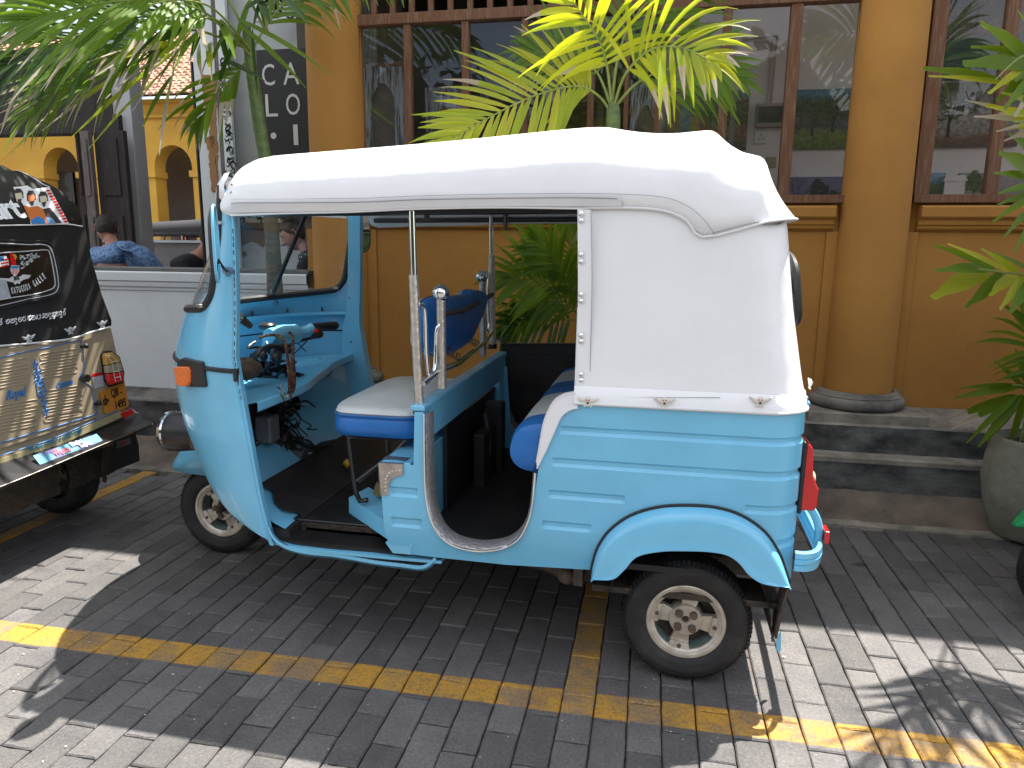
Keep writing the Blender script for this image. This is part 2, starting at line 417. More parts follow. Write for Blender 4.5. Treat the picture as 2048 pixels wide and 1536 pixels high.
for c in range(-62, 45):
    for r_ in range(-15, 10):
        a = (c+.5)*PW; b = (r_+.5)*PL + (PL/2 if c % 2 else 0) + .006*math.sin(c*1.7)
        x = X0 + a*math.cos(GR) - b*math.sin(GR); y = Y0 + a*math.sin(GR) + b*math.cos(GR)
        if y > .965: continue
        d = Vector((x, y, 0)) - CAM_POS; wz = d.dot(_fwd)
        px, py = 1024+FOC*d.dot(_rt)/max(wz, .01), 768-FOC*d.dot(_up)/max(wz, .01)
        vis = wz > .2 and -60 < px < 2108 and py < 1600
        hid = (560 < px < 1560 and py < 1165) or (px < 250 and py < 1010)
        cells.append((wz if vis and not hid else wz+100, c, r_, x, y))
cells.sort()
rnd = random.Random(3)
for k, (wz, c, r_, x, y) in enumerate(cells[:300]):
    o = inst('paver', rnd.choice(protos), (x, y, rnd.uniform(-.0018, .0018)), pave)
    o.rotation_euler = (0, 0, GR + rnd.uniform(-.006, .006) + rnd.choice((0, math.pi)))
rest = MB(); tones = []
for (wz, c, r_, x, y) in cells[300:]:
    paver_geo(c*97+r_, x, y, GR+rnd.uniform(-.006,.006), rnd.uniform(-.0018,.0018), rest); tones += [rnd.random()]*48
ro = obj('paver_field', rest, PAVER, pave, smooth=False, kind='stuff')
ta = ro.data.attributes.new('tone', 'FLOAT', 'POINT'); ta.data.foreach_set('value', tones)

# little fallen bits: pale chips and dry flakes on the paving
fl = MB(); rnd = random.Random(11)
for k in range(130):
    p = at(rnd.uniform(0, 2048), 1110+420*rnd.random()**.8, z=.002)
    if -2.35 < p.x < .25 and -.62 < p.y < .6 and rnd.random() < .8: continue
    s_ = rnd.uniform(.0012, .0035)*(2.2 if rnd.random() < .08 else 1); a = rnd.uniform(0, 6.3); n = 5
    fl.add([(p.x+s_*math.cos(a+i*1.256)*rnd.uniform(.6,1.2), p.y+s_*.7*math.sin(a+i*1.256), .0035+rnd.uniform(0,.0015)) for i in range(n)], [list(range(n))])
obj('fallen_flakes', fl, mat('pale_flake', (.55,.53,.47), .8), kind='stuff', smooth=False)

# ------------------------------------------------------------------ gutter, steps and plinths
CONC = mat('weathered_concrete', (.24,.22,.195), .85, col2=(.055,.052,.05), nscale=3.2, bump=.6, bscale=22, bdist=.012, fac_lo=.38, fac_hi=.66)
CONCD = mat('stained_concrete', (.15,.145,.14), .8, col2=(.032,.031,.032), nscale=4.5, bump=.5, bscale=30, bdist=.008, fac_lo=.36, fac_hi=.62, ns_vec=(1,1,1.6))
CONCL = mat('worn_cement_ledge', (.33,.295,.245), .85, col2=(.12,.105,.09), nscale=5, bump=.5, bscale=26, bdist=.008)
GUT = mat('gutter_cement', (.20,.155,.12), .9, col2=(.055,.045,.04), nscale=2.6, bump=.8, bscale=14, bdist=.02, fac_lo=.36, fac_hi=.66)
def strip(prof, x0, x1, nx, amp=.004, seed=0, sub=3):
    """a profile of (y, z) points run along x, slightly uneven"""
    pr = []
    for i in range(len(prof)-1):
        for k in range(sub): pr.append((lerp(prof[i][0], prof[i+1][0], k/sub), lerp(prof[i][1], prof[i+1][1], k/sub)))
    pr.append(prof[-1]); rows = []
    for i in range(nx+1):
        x = lerp(x0, x1, i/nx); row = []
        for j, (y, z) in enumerate(pr):
            v = noise.noise_vector(Vector((x*3.1, y*7+seed, z*7)))
            u = noise.noise_vector(Vector((x*11, y*23+seed, z*23)))
            row.append((x, y+amp*(v.y+.6*u.y), z+amp*(v.z+.6*u.z)))
        rows.append(row)
    mb = MB(); mb.grid(rows); return mb
obj('gutter', strip([(.93,-.033),(.945,.002),(1.0,.010),(1.08,.050),(1.20,.112),(1.235,.135)], -6, 4.8, 260, .011, 5), GUT, kind='structure', angle=60)
obj('kerb_edge', strip([(.925,-.03),(.932,.008),(.985,.014),(1.0,-.01)], -6, 4.8, 300, .007, 15), CONCL, kind='structure', angle=50)
steps = empty('cement_steps', (1.5, 1.2, 0), 'weathered grey cement steps running along the foot of the ochre wall', 'steps')
obj('lower_step', strip([(1.20,.08),(1.2,.284),(1.206,.290),(1.33,.290)], -2.32, 4.8, 160, .004, 1), CONCD, steps, angle=40)
obj('upper_step', strip([(1.313,.27),(1.313,.437),(1.319,.444),(1.60,.498),(1.65,.5)], -2.32, 4.8, 160, .003, 2), CONCD, steps, angle=40)
nose = MB(); nose.v = []; 
obj('step_tread', strip([(1.1975,.262),(1.1975,.287),(1.2035,.2925),(1.3125,.2925)], -2.32, 4.8, 160, .0025, 8), CONCL, steps, angle=40)
obj('ledge', strip([(1.3105,.436),(1.3165,.4465),(1.598,.5005)], -2.32, 4.8, 160, .0022, 9), CONCL, steps, angle=40)
# ------------------------------------------------------------------ ochre gallery building
OCHRE = mat('ochre_limewash', (.44,.205,.042), .82, col2=(.35,.155,.030), nscale=2.2, bump=.35, bscale=16, bdist=.01, fac_lo=.3, fac_hi=.72)
WOOD = mat('weathered_red_wood', (.15,.062,.030), .78, col2=(.25,.165,.115), nscale=16, bump=.6, bscale=60, bdist=.006, ns_vec=(6,6,.5), fac_lo=.48, fac_hi=.78)
WHITEWALL = mat('interior_white_wall', (.80,.78,.76), .85, noise_amt=.10, nscale=2)
gal = empty('gallery_building', (.5, 1.6, .45), 'ochre limewashed gallery with round columns and large wooden framed windows', 'building')
XL, XR, WY = -2.30, 4.8, 1.60
lo = MB(); lo.box((XL, WY, .44), (XR, WY+.22, 1.625))
obj('wall', lo, OCHRE, gal, smooth=False)
up = MB(); up.box((XL, WY, 3.05), (XR, WY+.22, 4.25))
obj('wall', up, OCHRE, gal, smooth=False)
def moulding(x0, x1):
    prof = [(WY-.002,1.475),(1.578,1.480),(1.562,1.492),(1.560,1.506),(1.545,1.512),(1.543,1.535),(1.515,1.548),(1.510,1.553),(1.505,1.60),(1.512,1.610),(WY+.02,1.618)]
    m = 45; mb = MB()
    # mitred ends: the profile returns to the wall
    rows = [[(x0 + (WY-y), WY, z) for (y, z) in prof]]
    rows = [[(x0, WY+.001, z) for (y, z) in prof], [(x0+0.0, y, z) for (y, z) in prof], [(x1, y, z) for (y, z) in prof], [(x1, WY+.001, z) for (y, z) in prof]]
    mb.grid(rows); return obj('moulding', mb, OCHRE, gal, angle=30)
CX1, CX2 = .998, -2.13        # column centres
moulding(-1.94, .79); moulding(1.215, XR)
# shallow pilaster strips behind the columns
for cx in (CX1, CX2):
    pm = MB(); pm.box((cx-.235, WY-.022, .495), (cx+.235, WY+.012, 1.474)); obj('pilaster', pm, OCHRE, gal, smooth=False, bevel=.004)
    col_ = MB(); rows = [(.182,.50),(.180,.9),(.174,1.8),(.168,3.05)]
    col_.lathe([(r_, z) for r_, z in rows], (cx, WY-.02, 0), 'Z', 48)
    obj('column', col_, OCHRE, gal, angle=60)
    cb = MB(); prof = [(.19,.60),(.215,.598),(.222,.580),(.232,.575)] + [(.222+.034*math.cos(R(a)), .538+.034*math.sin(R(a))) for a in range(80, -91, -17)] + [(.20,.503)]
    cb.lathe(prof, (cx, WY-.02, 0), 'Z', 48); obj('column_base', cb, CONC, gal, angle=40)
    pb = MB(); x0, x1 = cx-.30, cx+.31
    pb.box((x0, 1.322, .43), (x1, 1.60, .503)); obj('plinth_block', pb, CONCL, gal, smooth=False, bevel=.005)
# roof with overhanging eaves (shades the pavement)
rf = MB(); rf.box((XL-.02, 1.50, 4.252), (XR, 2.25, 4.35)); rfo = obj('roof', rf, WOOD, gal, smooth=False)
TILE = mat('clay_tile', (.36,.17,.10), .85, col2=(.17,.11,.08), nscale=5, bump=.5, bscale=30)
tl = MB()
for k in range(28):
    if k > 5: break
    y0 = 1.46+k*.16; z0 = 4.37+k*.07
    tl.box((XL-.02, y0, z0), (XR, y0+.2, z0+.03), rot=Matrix.Rotation(R(20), 3, 'X'))
obj('tile_course', tl, TILE, rfo, kind='stuff', smooth=False)
# interior room
rm = MB(); rm.box((XL, 1.6, .38), (XR, 5.4, .44)); obj('room_floor', rm, mat('room_floor_cement', (.16,.14,.12), .6, noise_amt=.3), gal, smooth=False)
RY = 3.1
p1 = at(1318, 200, y=RY)
rw = MB(); rw.box((p1.x, RY, .44), (XR, RY+.14, 6.9)); obj('interior_wall', rw, WHITEWALL, gal, smooth=False)  # carried far above view to keep sun out of the skylight gap
rw = MB(); rw.box((p1.x-3.9, 4.9, .44), (p1.x+.1, 5.0, 5.2)); obj('interior_wall', rw, mat('dim_room_wall', (.12,.10,.09), .9, noise_amt=.3, nscale=2), gal, smooth=False)  # darkness of the room is put into this wall colour
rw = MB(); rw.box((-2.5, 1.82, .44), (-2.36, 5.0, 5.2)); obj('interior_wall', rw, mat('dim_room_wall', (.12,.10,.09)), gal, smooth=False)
rw = MB(); rw.box((p1.x, RY+.14, .44), (p1.x+.12, 5.0, 5.2)); obj('interior_wall', rw, WHITEWALL, gal, smooth=False)

rw = MB(); rw.box((-2.36, 1.83, 4.10), (p1.x+.1, 4.9, 4.2)); obj('sun_block_ceiling', rw, WOOD, gal, smooth=False)  # unseen, added to stop sun passing through the open room
# windows: frames, mullions, transom and panes
FY0, FY1 = 1.555, 1.615
def member(name, a, b, w_, parent, d=.052, y=FY0, mat_=WOOD, prof=True):
    """one timber between two points given in the wall plane (x, z), w_ wide"""
    a = Vector((a[0], y+d/2, a[1])); b = Vector((b[0], y+d/2, b[1]))
    mb = MB(); mb.beam(a, b, w_, d, up=(0,1,0))
    return obj(name, mb, mat_, parent, smooth=False, bevel=.004)
def px_x(px, py): return at(px, py, y=FY0).x
zs_, zt, zl = 1.625, 2.995, 2.685
def window(frames, x0, x1, label_loc, glassmat, lintel=None):
    w_ = empty('window', (x0, FY0, zs_), parent=gal)
    member('sill', (x0, zs_+.022), (x1, zs_+.022), .044, w_, d=.075, y=FY0-.02)
    member('head', (x0, zt), (x1, zt), .05, w_)
    edges = []
    for i, (xc, ww, dd) in enumerate(frames):
        member('mullion', (xc, zs_+.044), (xc, zt-.025 if lintel is None else lintel-.03), ww, w_, d=dd, y=FY0+(.052-dd)/2)
        edges.append((xc-ww/2, xc+ww/2))
    if lintel:
        member('lintel', (x0, lintel), (x1, lintel), .06, w_, d=.07, y=FY0-.012)
        k = x0+.03
        while k < x1:
            member('transom_bar', (k, lintel+.03), (k, zt-.025), .032, w_, d=.03, y=FY0+.008); k += .118
    for (a, b) in zip(edges[:-1], edges[1:]):
        g = MB(); g.box((a[1]-.004, FY0+.026, zs_+.04), (b[0]+.004, FY0+.030, (lintel or zt)-.02))
        obj('pane', g, glassmat, w_, smooth=False)
    return w_
fr = [(px_x(712,180), .058, .06)]
for px, ww in ((815,.045),(930,.042),(1048,.040),(1181,.036),(1253,.026),(1317,.036),(1448,.046),(1583,.062),(1718,.075)):
    fr.append((px_x(px,180), ww, .052))
fr[-1] = (px_x(1722,180), .075, .06)
window(fr, fr[0][0]-.029, fr[-1][0]+.037, '', WINGLASS, lintel=zl)
xa = px_x(1872,120); fr2 = [(xa, .075, .06), (px_x(2016,130), .06, .052)]
fr2 += [(fr2[1][0]+.42, .055, .052), (fr2[1][0]+.84, .055, .052), (fr2[1][0]+1.3, .06, .06)]
window(fr2, xa-.037, fr2[-1][0]+.03, '', WINGLASS)
rp = MB(); x = px_x(1107, 200); rp.tube([(x, 1.66, 1.6), (x, 1.66, 3.0)], .012, 8)
obj('grey_conduit', rp, GREYPL, gal)
# ------------------------------------------------------------------ things in the gallery
DIST = mat('distressed_paint', (.40,.44,.50), .8, col2=(.07,.055,.05), nscale=14, ns_vec=(5,5,.5), bump=.4, bscale=40, fac_lo=.44, fac_hi=.60)
def old_door(px0, px1, ptop, y, label, z0=.5):
    a = at(px0, ptop, y=y); b = at(px1, ptop, y=y); x0, x1, z1 = a.x, b.x, a.z
    t = empty('old_door', ((x0+x1)/2, y, z0), label, 'door'); wd = (x1-x0)*.22
    for xx in (x0, x1-wd):
        m_ = MB(); m_.box((xx, y, z0), (xx+wd, y+.04, z1-.08)); obj('stile', m_, DIST, t, smooth=False, bevel=.003)
    # arched head rail
    m_ = MB(); n = 12; inner = [(lerp(x0+wd, x1-wd, i/n), z1-.20+.09*math.sin(math.pi*i/n)) for i in range(n+1)]
    poly = [(x0, z1), (x1, z1), (x1, z1-.08), (x1-wd, z1-.08), (x1-wd, z1-.22)] + [q for q in inner[::-1]] + [(x0+wd, z1-.22), (x0+wd, z1-.08), (x0, z1-.08)]
    m_.slab([(q[0], y, q[1]) for q in poly], (0, .04, 0)); obj('head_rail', m_, DIST, t, smooth=False)
    m_ = MB(); m_.box((x0+wd*.8, y+.015, z0), (x1-wd*.8, y+.025, z1-.1)); obj('panel', m_, mat('old_linen', (.16,.14,.12), .9, noise_amt=.3), t, smooth=False)
    m_ = MB(); m_.box((x0, y-.004, z1-.004), (x1, y+.05, z1+.02)); obj('cap', m_, DIST, t, smooth=False)
    return t
old_door(722, 806, 132, 1.95, 'old chalky blue door with arched panel inside the leftmost window')
old_door(850, 925, 182, 2.35, 'dark old door behind the second window pane from the left column')
old_door(1085, 1125, 165, 1.92, 'weathered grey door leaning behind the palm crown')
old_door(1262, 1325, 175, 2.2, 'peeling door standing just right of the palm stem')
# bamboo blind
bl = empty('bamboo_blind', (at(760,60,y=1.8).x, 1.8, 2.3), 'dark slatted bamboo blind hanging above the blue old door', 'blind')
xa, xb = at(712,60,y=1.8).x, at(806,60,y=1.8).x; zb, zt_ = at(760,130,y=1.8).z, 3.0
sm = MB(); k = xa
while k < xb: sm.beam((k, 1.8, zb), (k, 1.8, zt_), .004, .004); k += .009
obj('slat', sm, mat('dark_bamboo', (.06,.04,.03), .7), bl, kind='stuff', smooth=False)
hb = MB(); hb.beam((xa-.02, 1.8, zb), (xb+.02, 1.8, zb), .02, .02); obj('bottom_bar', hb, WOOD, bl, smooth=False)
# hanging dark shelf and table behind the second and third panes
sh = MB(); pa, pb_ = at(930,128,y=2.6), at(1300,150,y=2.6)
sh.box((pa.x, 2.55, pa.z-.30), (pb_.x, 2.85, pa.z-.26)); sh.box((pa.x, 2.55, pa.z-.80), (pb_.x, 2.85, pa.z-.76))
for k in range(5): xx = lerp(pa.x, pb_.x, k/4); sh.box((xx-.02, 2.55, .5), (xx+.02, 2.85, pa.z-.26))
obj('display_shelf', sh, mat('dark_shelf_wood', (.10,.08,.07), .7, noise_amt=.5, nscale=9), smooth=False, label='dark wooden shelf standing behind the middle window panes', cat='shelf')

# painted canvases ------------------------------------------------
def canvas_paint(name, stops, vert=True, nsc=7, scrib=None, scol=(.02,.03,.02), z0=0, z1=1, foliage=None):
    """loose brushwork built from noise; stops = [(height, colour)...] measured in world z"""
    m = bpy.data.materials.new(name); m.use_nodes = True; t = m.node_tree; L = t.links; b = t.nodes['Principled BSDF']
    g = t.nodes.new('ShaderNodeNewGeometry'); sp = t.nodes.new('ShaderNodeSeparateXYZ'); L.new(g.outputs['Position'], sp.inputs[0])
    n = t.nodes.new('ShaderNodeTexNoise'); n.inputs['Scale'].default_value = nsc; n.inputs['Detail'].default_value = 8; L.new(g.outputs['Position'], n.inputs['Vector'])
    mr = t.nodes.new('ShaderNodeMapRange'); mr.inputs['From Min'].default_value = z0; mr.inputs['From Max'].default_value = z1; L.new(sp.outputs['Z'], mr.inputs['Value'])
    ma = t.nodes.new('ShaderNodeMath'); ma.operation = 'MULTIPLY_ADD'; ma.inputs[1].default_value = .22; L.new(n.outputs['Fac'], ma.inputs[0]); L.new(mr.outputs[0], ma.inputs[2])
    sb = t.nodes.new('ShaderNodeMath'); sb.operation = 'SUBTRACT'; sb.inputs[1].default_value = .11; L.new(ma.outputs[0], sb.inputs[0])
    cr = t.nodes.new('ShaderNodeValToRGB'); L.new(sb.outputs[0], cr.inputs[0])
    while len(cr.color_ramp.elements) < len(stops): cr.color_ramp.elements.new(.5)
    for e, (p, c) in zip(cr.color_ramp.elements, stops): e.position = p; e.color = (*c, 1)
    last = cr.outputs[0]
    nz = t.nodes.new('ShaderNodeTexNoise'); nz.inputs['Scale'].default_value = 42; nz.inputs['Detail'].default_value = 6; L.new(g.outputs['Position'], nz.inputs['Vector'])
    r2 = t.nodes.new('ShaderNodeMapRange'); r2.inputs['From Min'].default_value = .4; r2.inputs['From Max'].default_value = .62; r2.inputs['To Max'].default_value = .55; L.new(nz.outputs['Fac'], r2.inputs['Value'])
    mx = t.nodes.new('ShaderNodeMix'); mx.data_type = 'RGBA'; L.new(r2.outputs[0], mx.inputs[0]); L.new(last, mx.inputs[6]); mx.inputs[7].default_value = (*scol, 1)
    L.new(mx.outputs[2], b.inputs['Base Color']); b.inputs['Roughness'].default_value = .5
    return m
def painting(label, px0, py0, px1, py1, y, pm, extra=None):
    a, b = at(px0, py0, y=y), at(px1, py1, y=y); z0, z1 = b.z, a.z
    t = empty('painting', ((a.x+b.x)/2, y, z0), label, 'painting', 'paintings on the gallery wall')
    m_ = MB(); m_.box((a.x, y, z0), (b.x, y+.03, z1)); obj('canvas', m_, pm(z0, z1), t, smooth=False)
    if extra: extra(t, a.x, b.x, z0, z1, y-.003)
    return t
DKLEAF = mat('paint_dark_green', (.03,.05,.018), .6, col2=(.11,.16,.04), nscale=40, fac_lo=.4, fac_hi=.6)
DKTRUNK = mat('paint_umber', (.02,.015,.013), .6)
def paint_tree(t, cx, z0, h, wd, y, seed, crown=True, name='painted_tree', lm=None):
    r_ = random.Random(seed); m_ = MB()
    def br(p, ang, ln, th, d):
        q = (p[0]+math.cos(ang)*ln, p[1]+math.sin(ang)*ln); nx, nz_ = -math.sin(ang)*th, math.cos(ang)*th
        m_.add([(p[0]-nx, y, p[1]-nz_), (q[0]-nx*.6, y, q[1]-nz_*.6), (q[0]+nx*.6, y, q[1]+nz_*.6), (p[0]+nx, y, p[1]+nz_)], [(0,1,2,3)])
        if d: 
            for k in range(3 if d > 2 else 2): br(q, ang+r_.uniform(-.9,.9), ln*r_.uniform(.6,.85), th*.6, d-1)
    br((cx, z0), math.pi/2, h*.3, wd*.035, 4)
    obj(name, m_, DKTRUNK, t, smooth=False)
    if crown:
        m_ = MB()
        for k in range(260):
            a = r_.uniform(0, 6.28); q = math.sqrt(r_.random()); x = cx+math.cos(a)*q*wd/2; z = z0+h*.66+math.sin(a)*q*h*.32+.02*math.sin(x*60)
            s_ = r_.uniform(.005, .014)
            m_.add([(x+s_*math.cos(b_+a), y-.001-k*1e-6, z+s_*.7*math.sin(b_+a)) for b_ in (0,1.3,2.6,3.9,5.2)], [(0,1,2,3,4)])
        obj('painted_crown', m_, lm or DKLEAF, t, smooth=False, kind='stuff')
def ex_two(t, x0, x1, z0, z1, y):
    paint_tree(t, lerp(x0,x1,.35), lerp(z0,z1,.22), (z1-z0)*.62, (x1-x0)*.62, y, 3); paint_tree(t, lerp(x0,x1,.66), lerp(z0,z1,.27), (z1-z0)*.6, (x1-x0)*.6, y-.0015, 5)
def ex_one(t, x0, x1, z0, z1, y): paint_tree(t, lerp(x0,x1,.2), lerp(z0,z1,.15), (z1-z0)*.85, (x1-x0)*.62, y, 8)
painting('painting of two spreading green trees on a lawn, right of the fuse box', 1586, 180, 1706, 296, RY-.035,
    lambda a, b: canvas_paint('two_trees_canvas', [(0,(.13,.20,.03)),(.28,(.20,.27,.06)),(.36,(.10,.09,.10)),(.5,(.22,.22,.22)),(.8,(.10,.15,.06)),(.93,(.12,.30,.42))], z0=a, z1=b), ex_two)
painting('painting of bare trees against a violet dusk, lowest in the window left of the column', 1580, 354, 1695, 420, RY-.035,
    lambda a, b: canvas_paint('violet_canvas', [(0,(.10,.10,.15)),(.5,(.17,.17,.28)),(1,(.20,.20,.33))], z0=a, z1=b, scol=(.12,.12,.2)),
    lambda t, x0, x1, z0, z1, y: [paint_tree(t, lerp(x0,x1,f_), z0, (z1-z0)*h_, (x1-x0)*.3, y-.001*i, 20+i, i > 0, lm=mat('paint_ink', (.03,.03,.04), .6)) for i, (f_, h_) in enumerate(((.18,1.2),(.5,.9),(.85,.6)))])
painting('painting of a dark leaning tree before a white arcaded house', 1872, 166, 2034, 292, RY-.035,
    lambda a, b: canvas_paint('white_house_canvas', [(0,(.08,.05,.04)),(.14,(.22,.10,.04)),(.22,(.30,.27,.25)),(.5,(.45,.43,.40)),(.72,(.30,.30,.28)),(1,(.06,.09,.04))], z0=a, z1=b), ex_one)
painting('dark beach painting with a wooden chair above teal water, top right', 1880, -60, 2200, 150, RY-.035,
    lambda a, b: canvas_paint('beach_canvas', [(0,(.005,.07,.075)),(.36,(.008,.09,.10)),(.42,(.16,.14,.12)),(.6,(.10,.11,.14)),(.72,(.03,.06,.12)),(1,(.06,.06,.05))], z0=a, z1=b),
    lambda t, x0, x1, z0, z1, y: paint_tree(t, lerp(x0,x1,.25), lerp(z0,z1,.45), (z1-z0)*.6, (x1-x0)*.35, y, 31))
painting('small painting of a round green bush under blue sky behind the right window', 1847, 346, 1886, 402, RY-.035,
    lambda a, b: canvas_paint('bush_canvas', [(0,(.05,.09,.03)),(.6,(.07,.13,.05)),(.72,(.20,.36,.50)),(1,(.22,.40,.55))], z0=a, z1=b))
painting('small pale painting of a leafy potted vine beside the bush painting', 1921, 346, 1975, 402, RY-.035,
    lambda a, b: canvas_paint('vine_canvas', [(0,(.22,.22,.18)),(1,(.30,.30,.25))], z0=a, z1=b, scol=(.2,.2,.16)),
    lambda t, x0, x1, z0, z1, y: paint_tree(t, lerp(x0,x1,.5), z0, (z1-z0)*1.0, (x1-x0)*.6, y, 44))
painting('pale landscape canvas leaning in the far right of the right window', 1990, 344, 2080, 400, RY-.035,
    lambda a, b: canvas_paint('pale_canvas', [(0,(.28,.27,.25)),(1,(.34,.33,.32))], z0=a, z1=b, scol=(.22,.2,.2)))
def ex_street(t, x0, x1, z0, z1, y):
    for (f0, f1, h0, h1, c) in ((0,.16,.2,.95,(.42,.33,.16)),(.16,.3,.1,.8,(.24,.38,.42)),(.3,.42,.2,.66,(.45,.33,.13)),(.42,.5,.25,.55,(.33,.16,.10)),(.78,.84,.1,1,(.33,.33,.28))):
        m_ = MB(); m_.box((lerp(x0,x1,f0), y-.001, lerp(z0,z1,h0)), (lerp(x0,x1,f1), y, lerp(z0,z1,h1))); obj('painted_house', m_, mat('paint_%d' % int(f0*100), c, .6, noise_amt=.4, nscale=40), t, smooth=False)
    m_ = MB(); m_.ball((lerp(x0,x1,.36), y+.003, lerp(z0,z1,.05)), .04, 12, (1.3,.1,.5)); obj('painted_car', m_, DKTRUNK, t)
    tm = text_mesh('M\nU\nS\nE\nU\nM', .052, mat('paint_red_letters', (.35,.03,.02), .5)); place_text('lettering', tm, (lerp(x0,x1,.94), y-.003, lerp(z0,z1,.5)), (1,0,0), (0,0,1), t)
painting('street scene painting with MUSEUM sign behind the centre windows', 1336, 185, 1492, 300, RY-.035,
    lambda a, b: canvas_paint('street_canvas', [(0,(.12,.12,.14)),(.25,(.33,.24,.14)),(.55,(.12,.20,.06)),(.8,(.16,.26,.10)),(1,(.22,.36,.48))], z0=a, z1=b), ex_street)
# fuse box, socket, switch, wiring
def at_w(px, py): return at(px, py, y=RY)
a, b = at_w(1512,210), at_w(1572,256); fb = empty('fuse_box', ((a.x+b.x)/2, RY, b.z), 'grey fuse box with smoked cover on the gallery wall above the socket', 'fuse box')
m_ = MB(); m_.box((a.x, RY-.07, b.z), (b.x, RY, a.z)); obj('case', m_, mat('cream_plastic', (.36,.32,.26), .5), fb, bevel=.006, smooth=False)
m_ = MB(); m_.box((a.x+.012, RY-.076, b.z+.03), (b.x-.01, RY-.0705, a.z-.025)); obj('smoked_cover', m_, mat('smoked_plastic', (.06,.055,.05), .25), fb, smooth=False)
a, b = at_w(1509,263), at_w(1533,288); so_ = empty('wall_socket', ((a.x+b.x)/2, RY, b.z), 'white three hole wall socket just below the fuse box', 'socket')
m_ = MB(); m_.box((a.x, RY-.02, b.z), (b.x, RY, a.z)); obj('plate', m_, mat('white_plastic', (.66,.65,.63), .4), so_, bevel=.004, smooth=False)
m_ = MB(); cx, cz = (a.x+b.x)/2, (a.z+b.z)/2
for dx, dz in ((0,.018),(-.014,-.012),(.014,-.012)): m_.disc((cx+dx, RY-.0215, cz+dz), .0055, 'Y', 10)
obj('socket_hole', m_, BLKPLASTIC, so_, smooth=False)
a, b = at_w(1532,314), at_w(1551,336); sw = MB(); sw.box((a.x, RY-.015, b.z), (b.x, RY, a.z)); obj('light_switch', sw, mat('yellowed_plastic', (.38,.33,.20), .5), bevel=.004, smooth=False, label='yellowed light switch plate lowest on the gallery wall', cat='switch')
m_ = MB(); P = [at_w(1542,212), at_w(1555,72), at_w(1490,80)]
m_.tube([(p.x, RY-.008, p.z) for p in P], .008, 6); m_.tube([(P[0].x-.03, RY-.006, P[0].z), (P[1].x-.035, RY-.006, P[1].z-.03), (P[2].x, RY-.006, P[2].z-.03)], .005, 6)
obj('wall_conduit', m_, mat('painted_conduit', (.45,.43,.41), .6), label='thin white conduit running up from the fuse box', cat='conduit')
m_ = MB(); a, b = at_w(1886,352), at_w(1921,402)
m_.box((a.x, RY-.05, b.z-.8), (b.x, RY-.01, a.z)); m_.box((a.x-.01, RY-.055, a.z-.04), (b.x+.01, RY-.004, a.z-.025))
obj('white_cabinet', m_, WHITEWALL, label='low white cabinet between two small paintings in the right window', cat='cabinet', smooth=False)
# ------------------------------------------------------------------ white verandah cafe on the left
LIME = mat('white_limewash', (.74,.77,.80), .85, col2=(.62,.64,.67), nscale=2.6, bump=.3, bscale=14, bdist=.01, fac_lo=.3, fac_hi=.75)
DARKW = mat('dark_timber', (.030,.022,.020), .8, col2=(.075,.06,.055), nscale=12, bump=.6, bscale=50, ns_vec=(6,6,.6), fac_lo=.5, fac_hi=.8)
GREYW = mat('grey_old_timber', (.20,.165,.15), .85, col2=(.10,.08,.07), nscale=14, bump=.6, bscale=50, ns_vec=(6,6,.6))
PEEL = mat('peeled_ochre_plaster', (.36,.20,.085), .9, col2=(.30,.15,.06), nscale=9, bump=.3, bscale=40)
caf = empty('cafe_verandah', (-4, 1.5, 0), 'white verandah cafe with low wall, dark timbers and open back', 'building')
VX = -2.315
def bx(name, lo, hi, m, parent=caf, bevel=0, **k):
    mb = MB(); mb.box(lo, hi); return obj(name, mb, m, parent, smooth=False, bevel=bevel, **k)
obj('plinth', strip([(1.30,.02),(1.30,.352),(1.306,.358),(1.50,.397),(1.55,.40)], -6, VX-.002, 150, .003, 21), CONCD, caf, angle=40)
obj('plinth_ledge', strip([(1.298,.350),(1.3035,.3605),(1.498,.3995)], -6, VX-.002, 150, .002, 22), CONC, caf, angle=40)
bx('low_wall', (-6, 1.50, .39), (VX, 1.66, 1.10), LIME)
cp = MB(); prof = [(1.501,1.062),(1.488,1.066),(1.486,1.086),(1.470,1.092),(1.466,1.112),(1.470,1.122),(1.452,1.130),(1.448,1.182),(1.456,1.190),(1.70,1.192),(1.70,1.10)]
cp.grid([[(-6, y, z) for y, z in prof], [(VX, y, z) for y, z in prof]]); obj('wall_cap', cp, LIME, caf, angle=30)
cp = MB(); cp.box((-6, 1.47, 1.192), (VX, 1.74, 1.212)); obj('wall_slab', cp, mat('grey_cap_slab', (.17,.165,.16), .8, noise_amt=.4, nscale=6), caf, smooth=False, bevel=.003)
bx('verandah_floor', (-7.5, 1.66, .30), (VX, 4.6, .42), CONC)
def zt(px, py, y): return at(px, py, y=y)
bx('sun_block_slab', (-8.5, 2.55, 5.9), (VX-.02, 7.0, 6.0), DARKW)  # unseen slab added high overhead to keep sun off the verandah
a, b = zt(60, 268, 2.7), zt(238, 262, 2.7); top_b = zt(60, 95, 2.7)
bx('lintel_beam', (-8.5, 2.7, a.z), (b.x, 2.86, a.z+.14), DARKW)
n_ = 0
xk = -8.5
while xk < b.x-.1:
    bx('gable_board', (xk, 2.74, a.z+.142), (min(xk+.155, b.x), 2.77+.008*(n_ % 2), top_b.z), DARKW); xk += .16; n_ += 1
# white plaster pillar, its shade put into the grey colour
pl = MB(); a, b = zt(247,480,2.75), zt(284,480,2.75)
pl.box((a.x, 2.75, .42), (b.x, 2.90, 3.4)); obj('pillar', pl, mat('shaded_white_plaster', (.46,.45,.46), .85, noise_amt=.15, nscale=3), caf, smooth=False, bevel=.006)
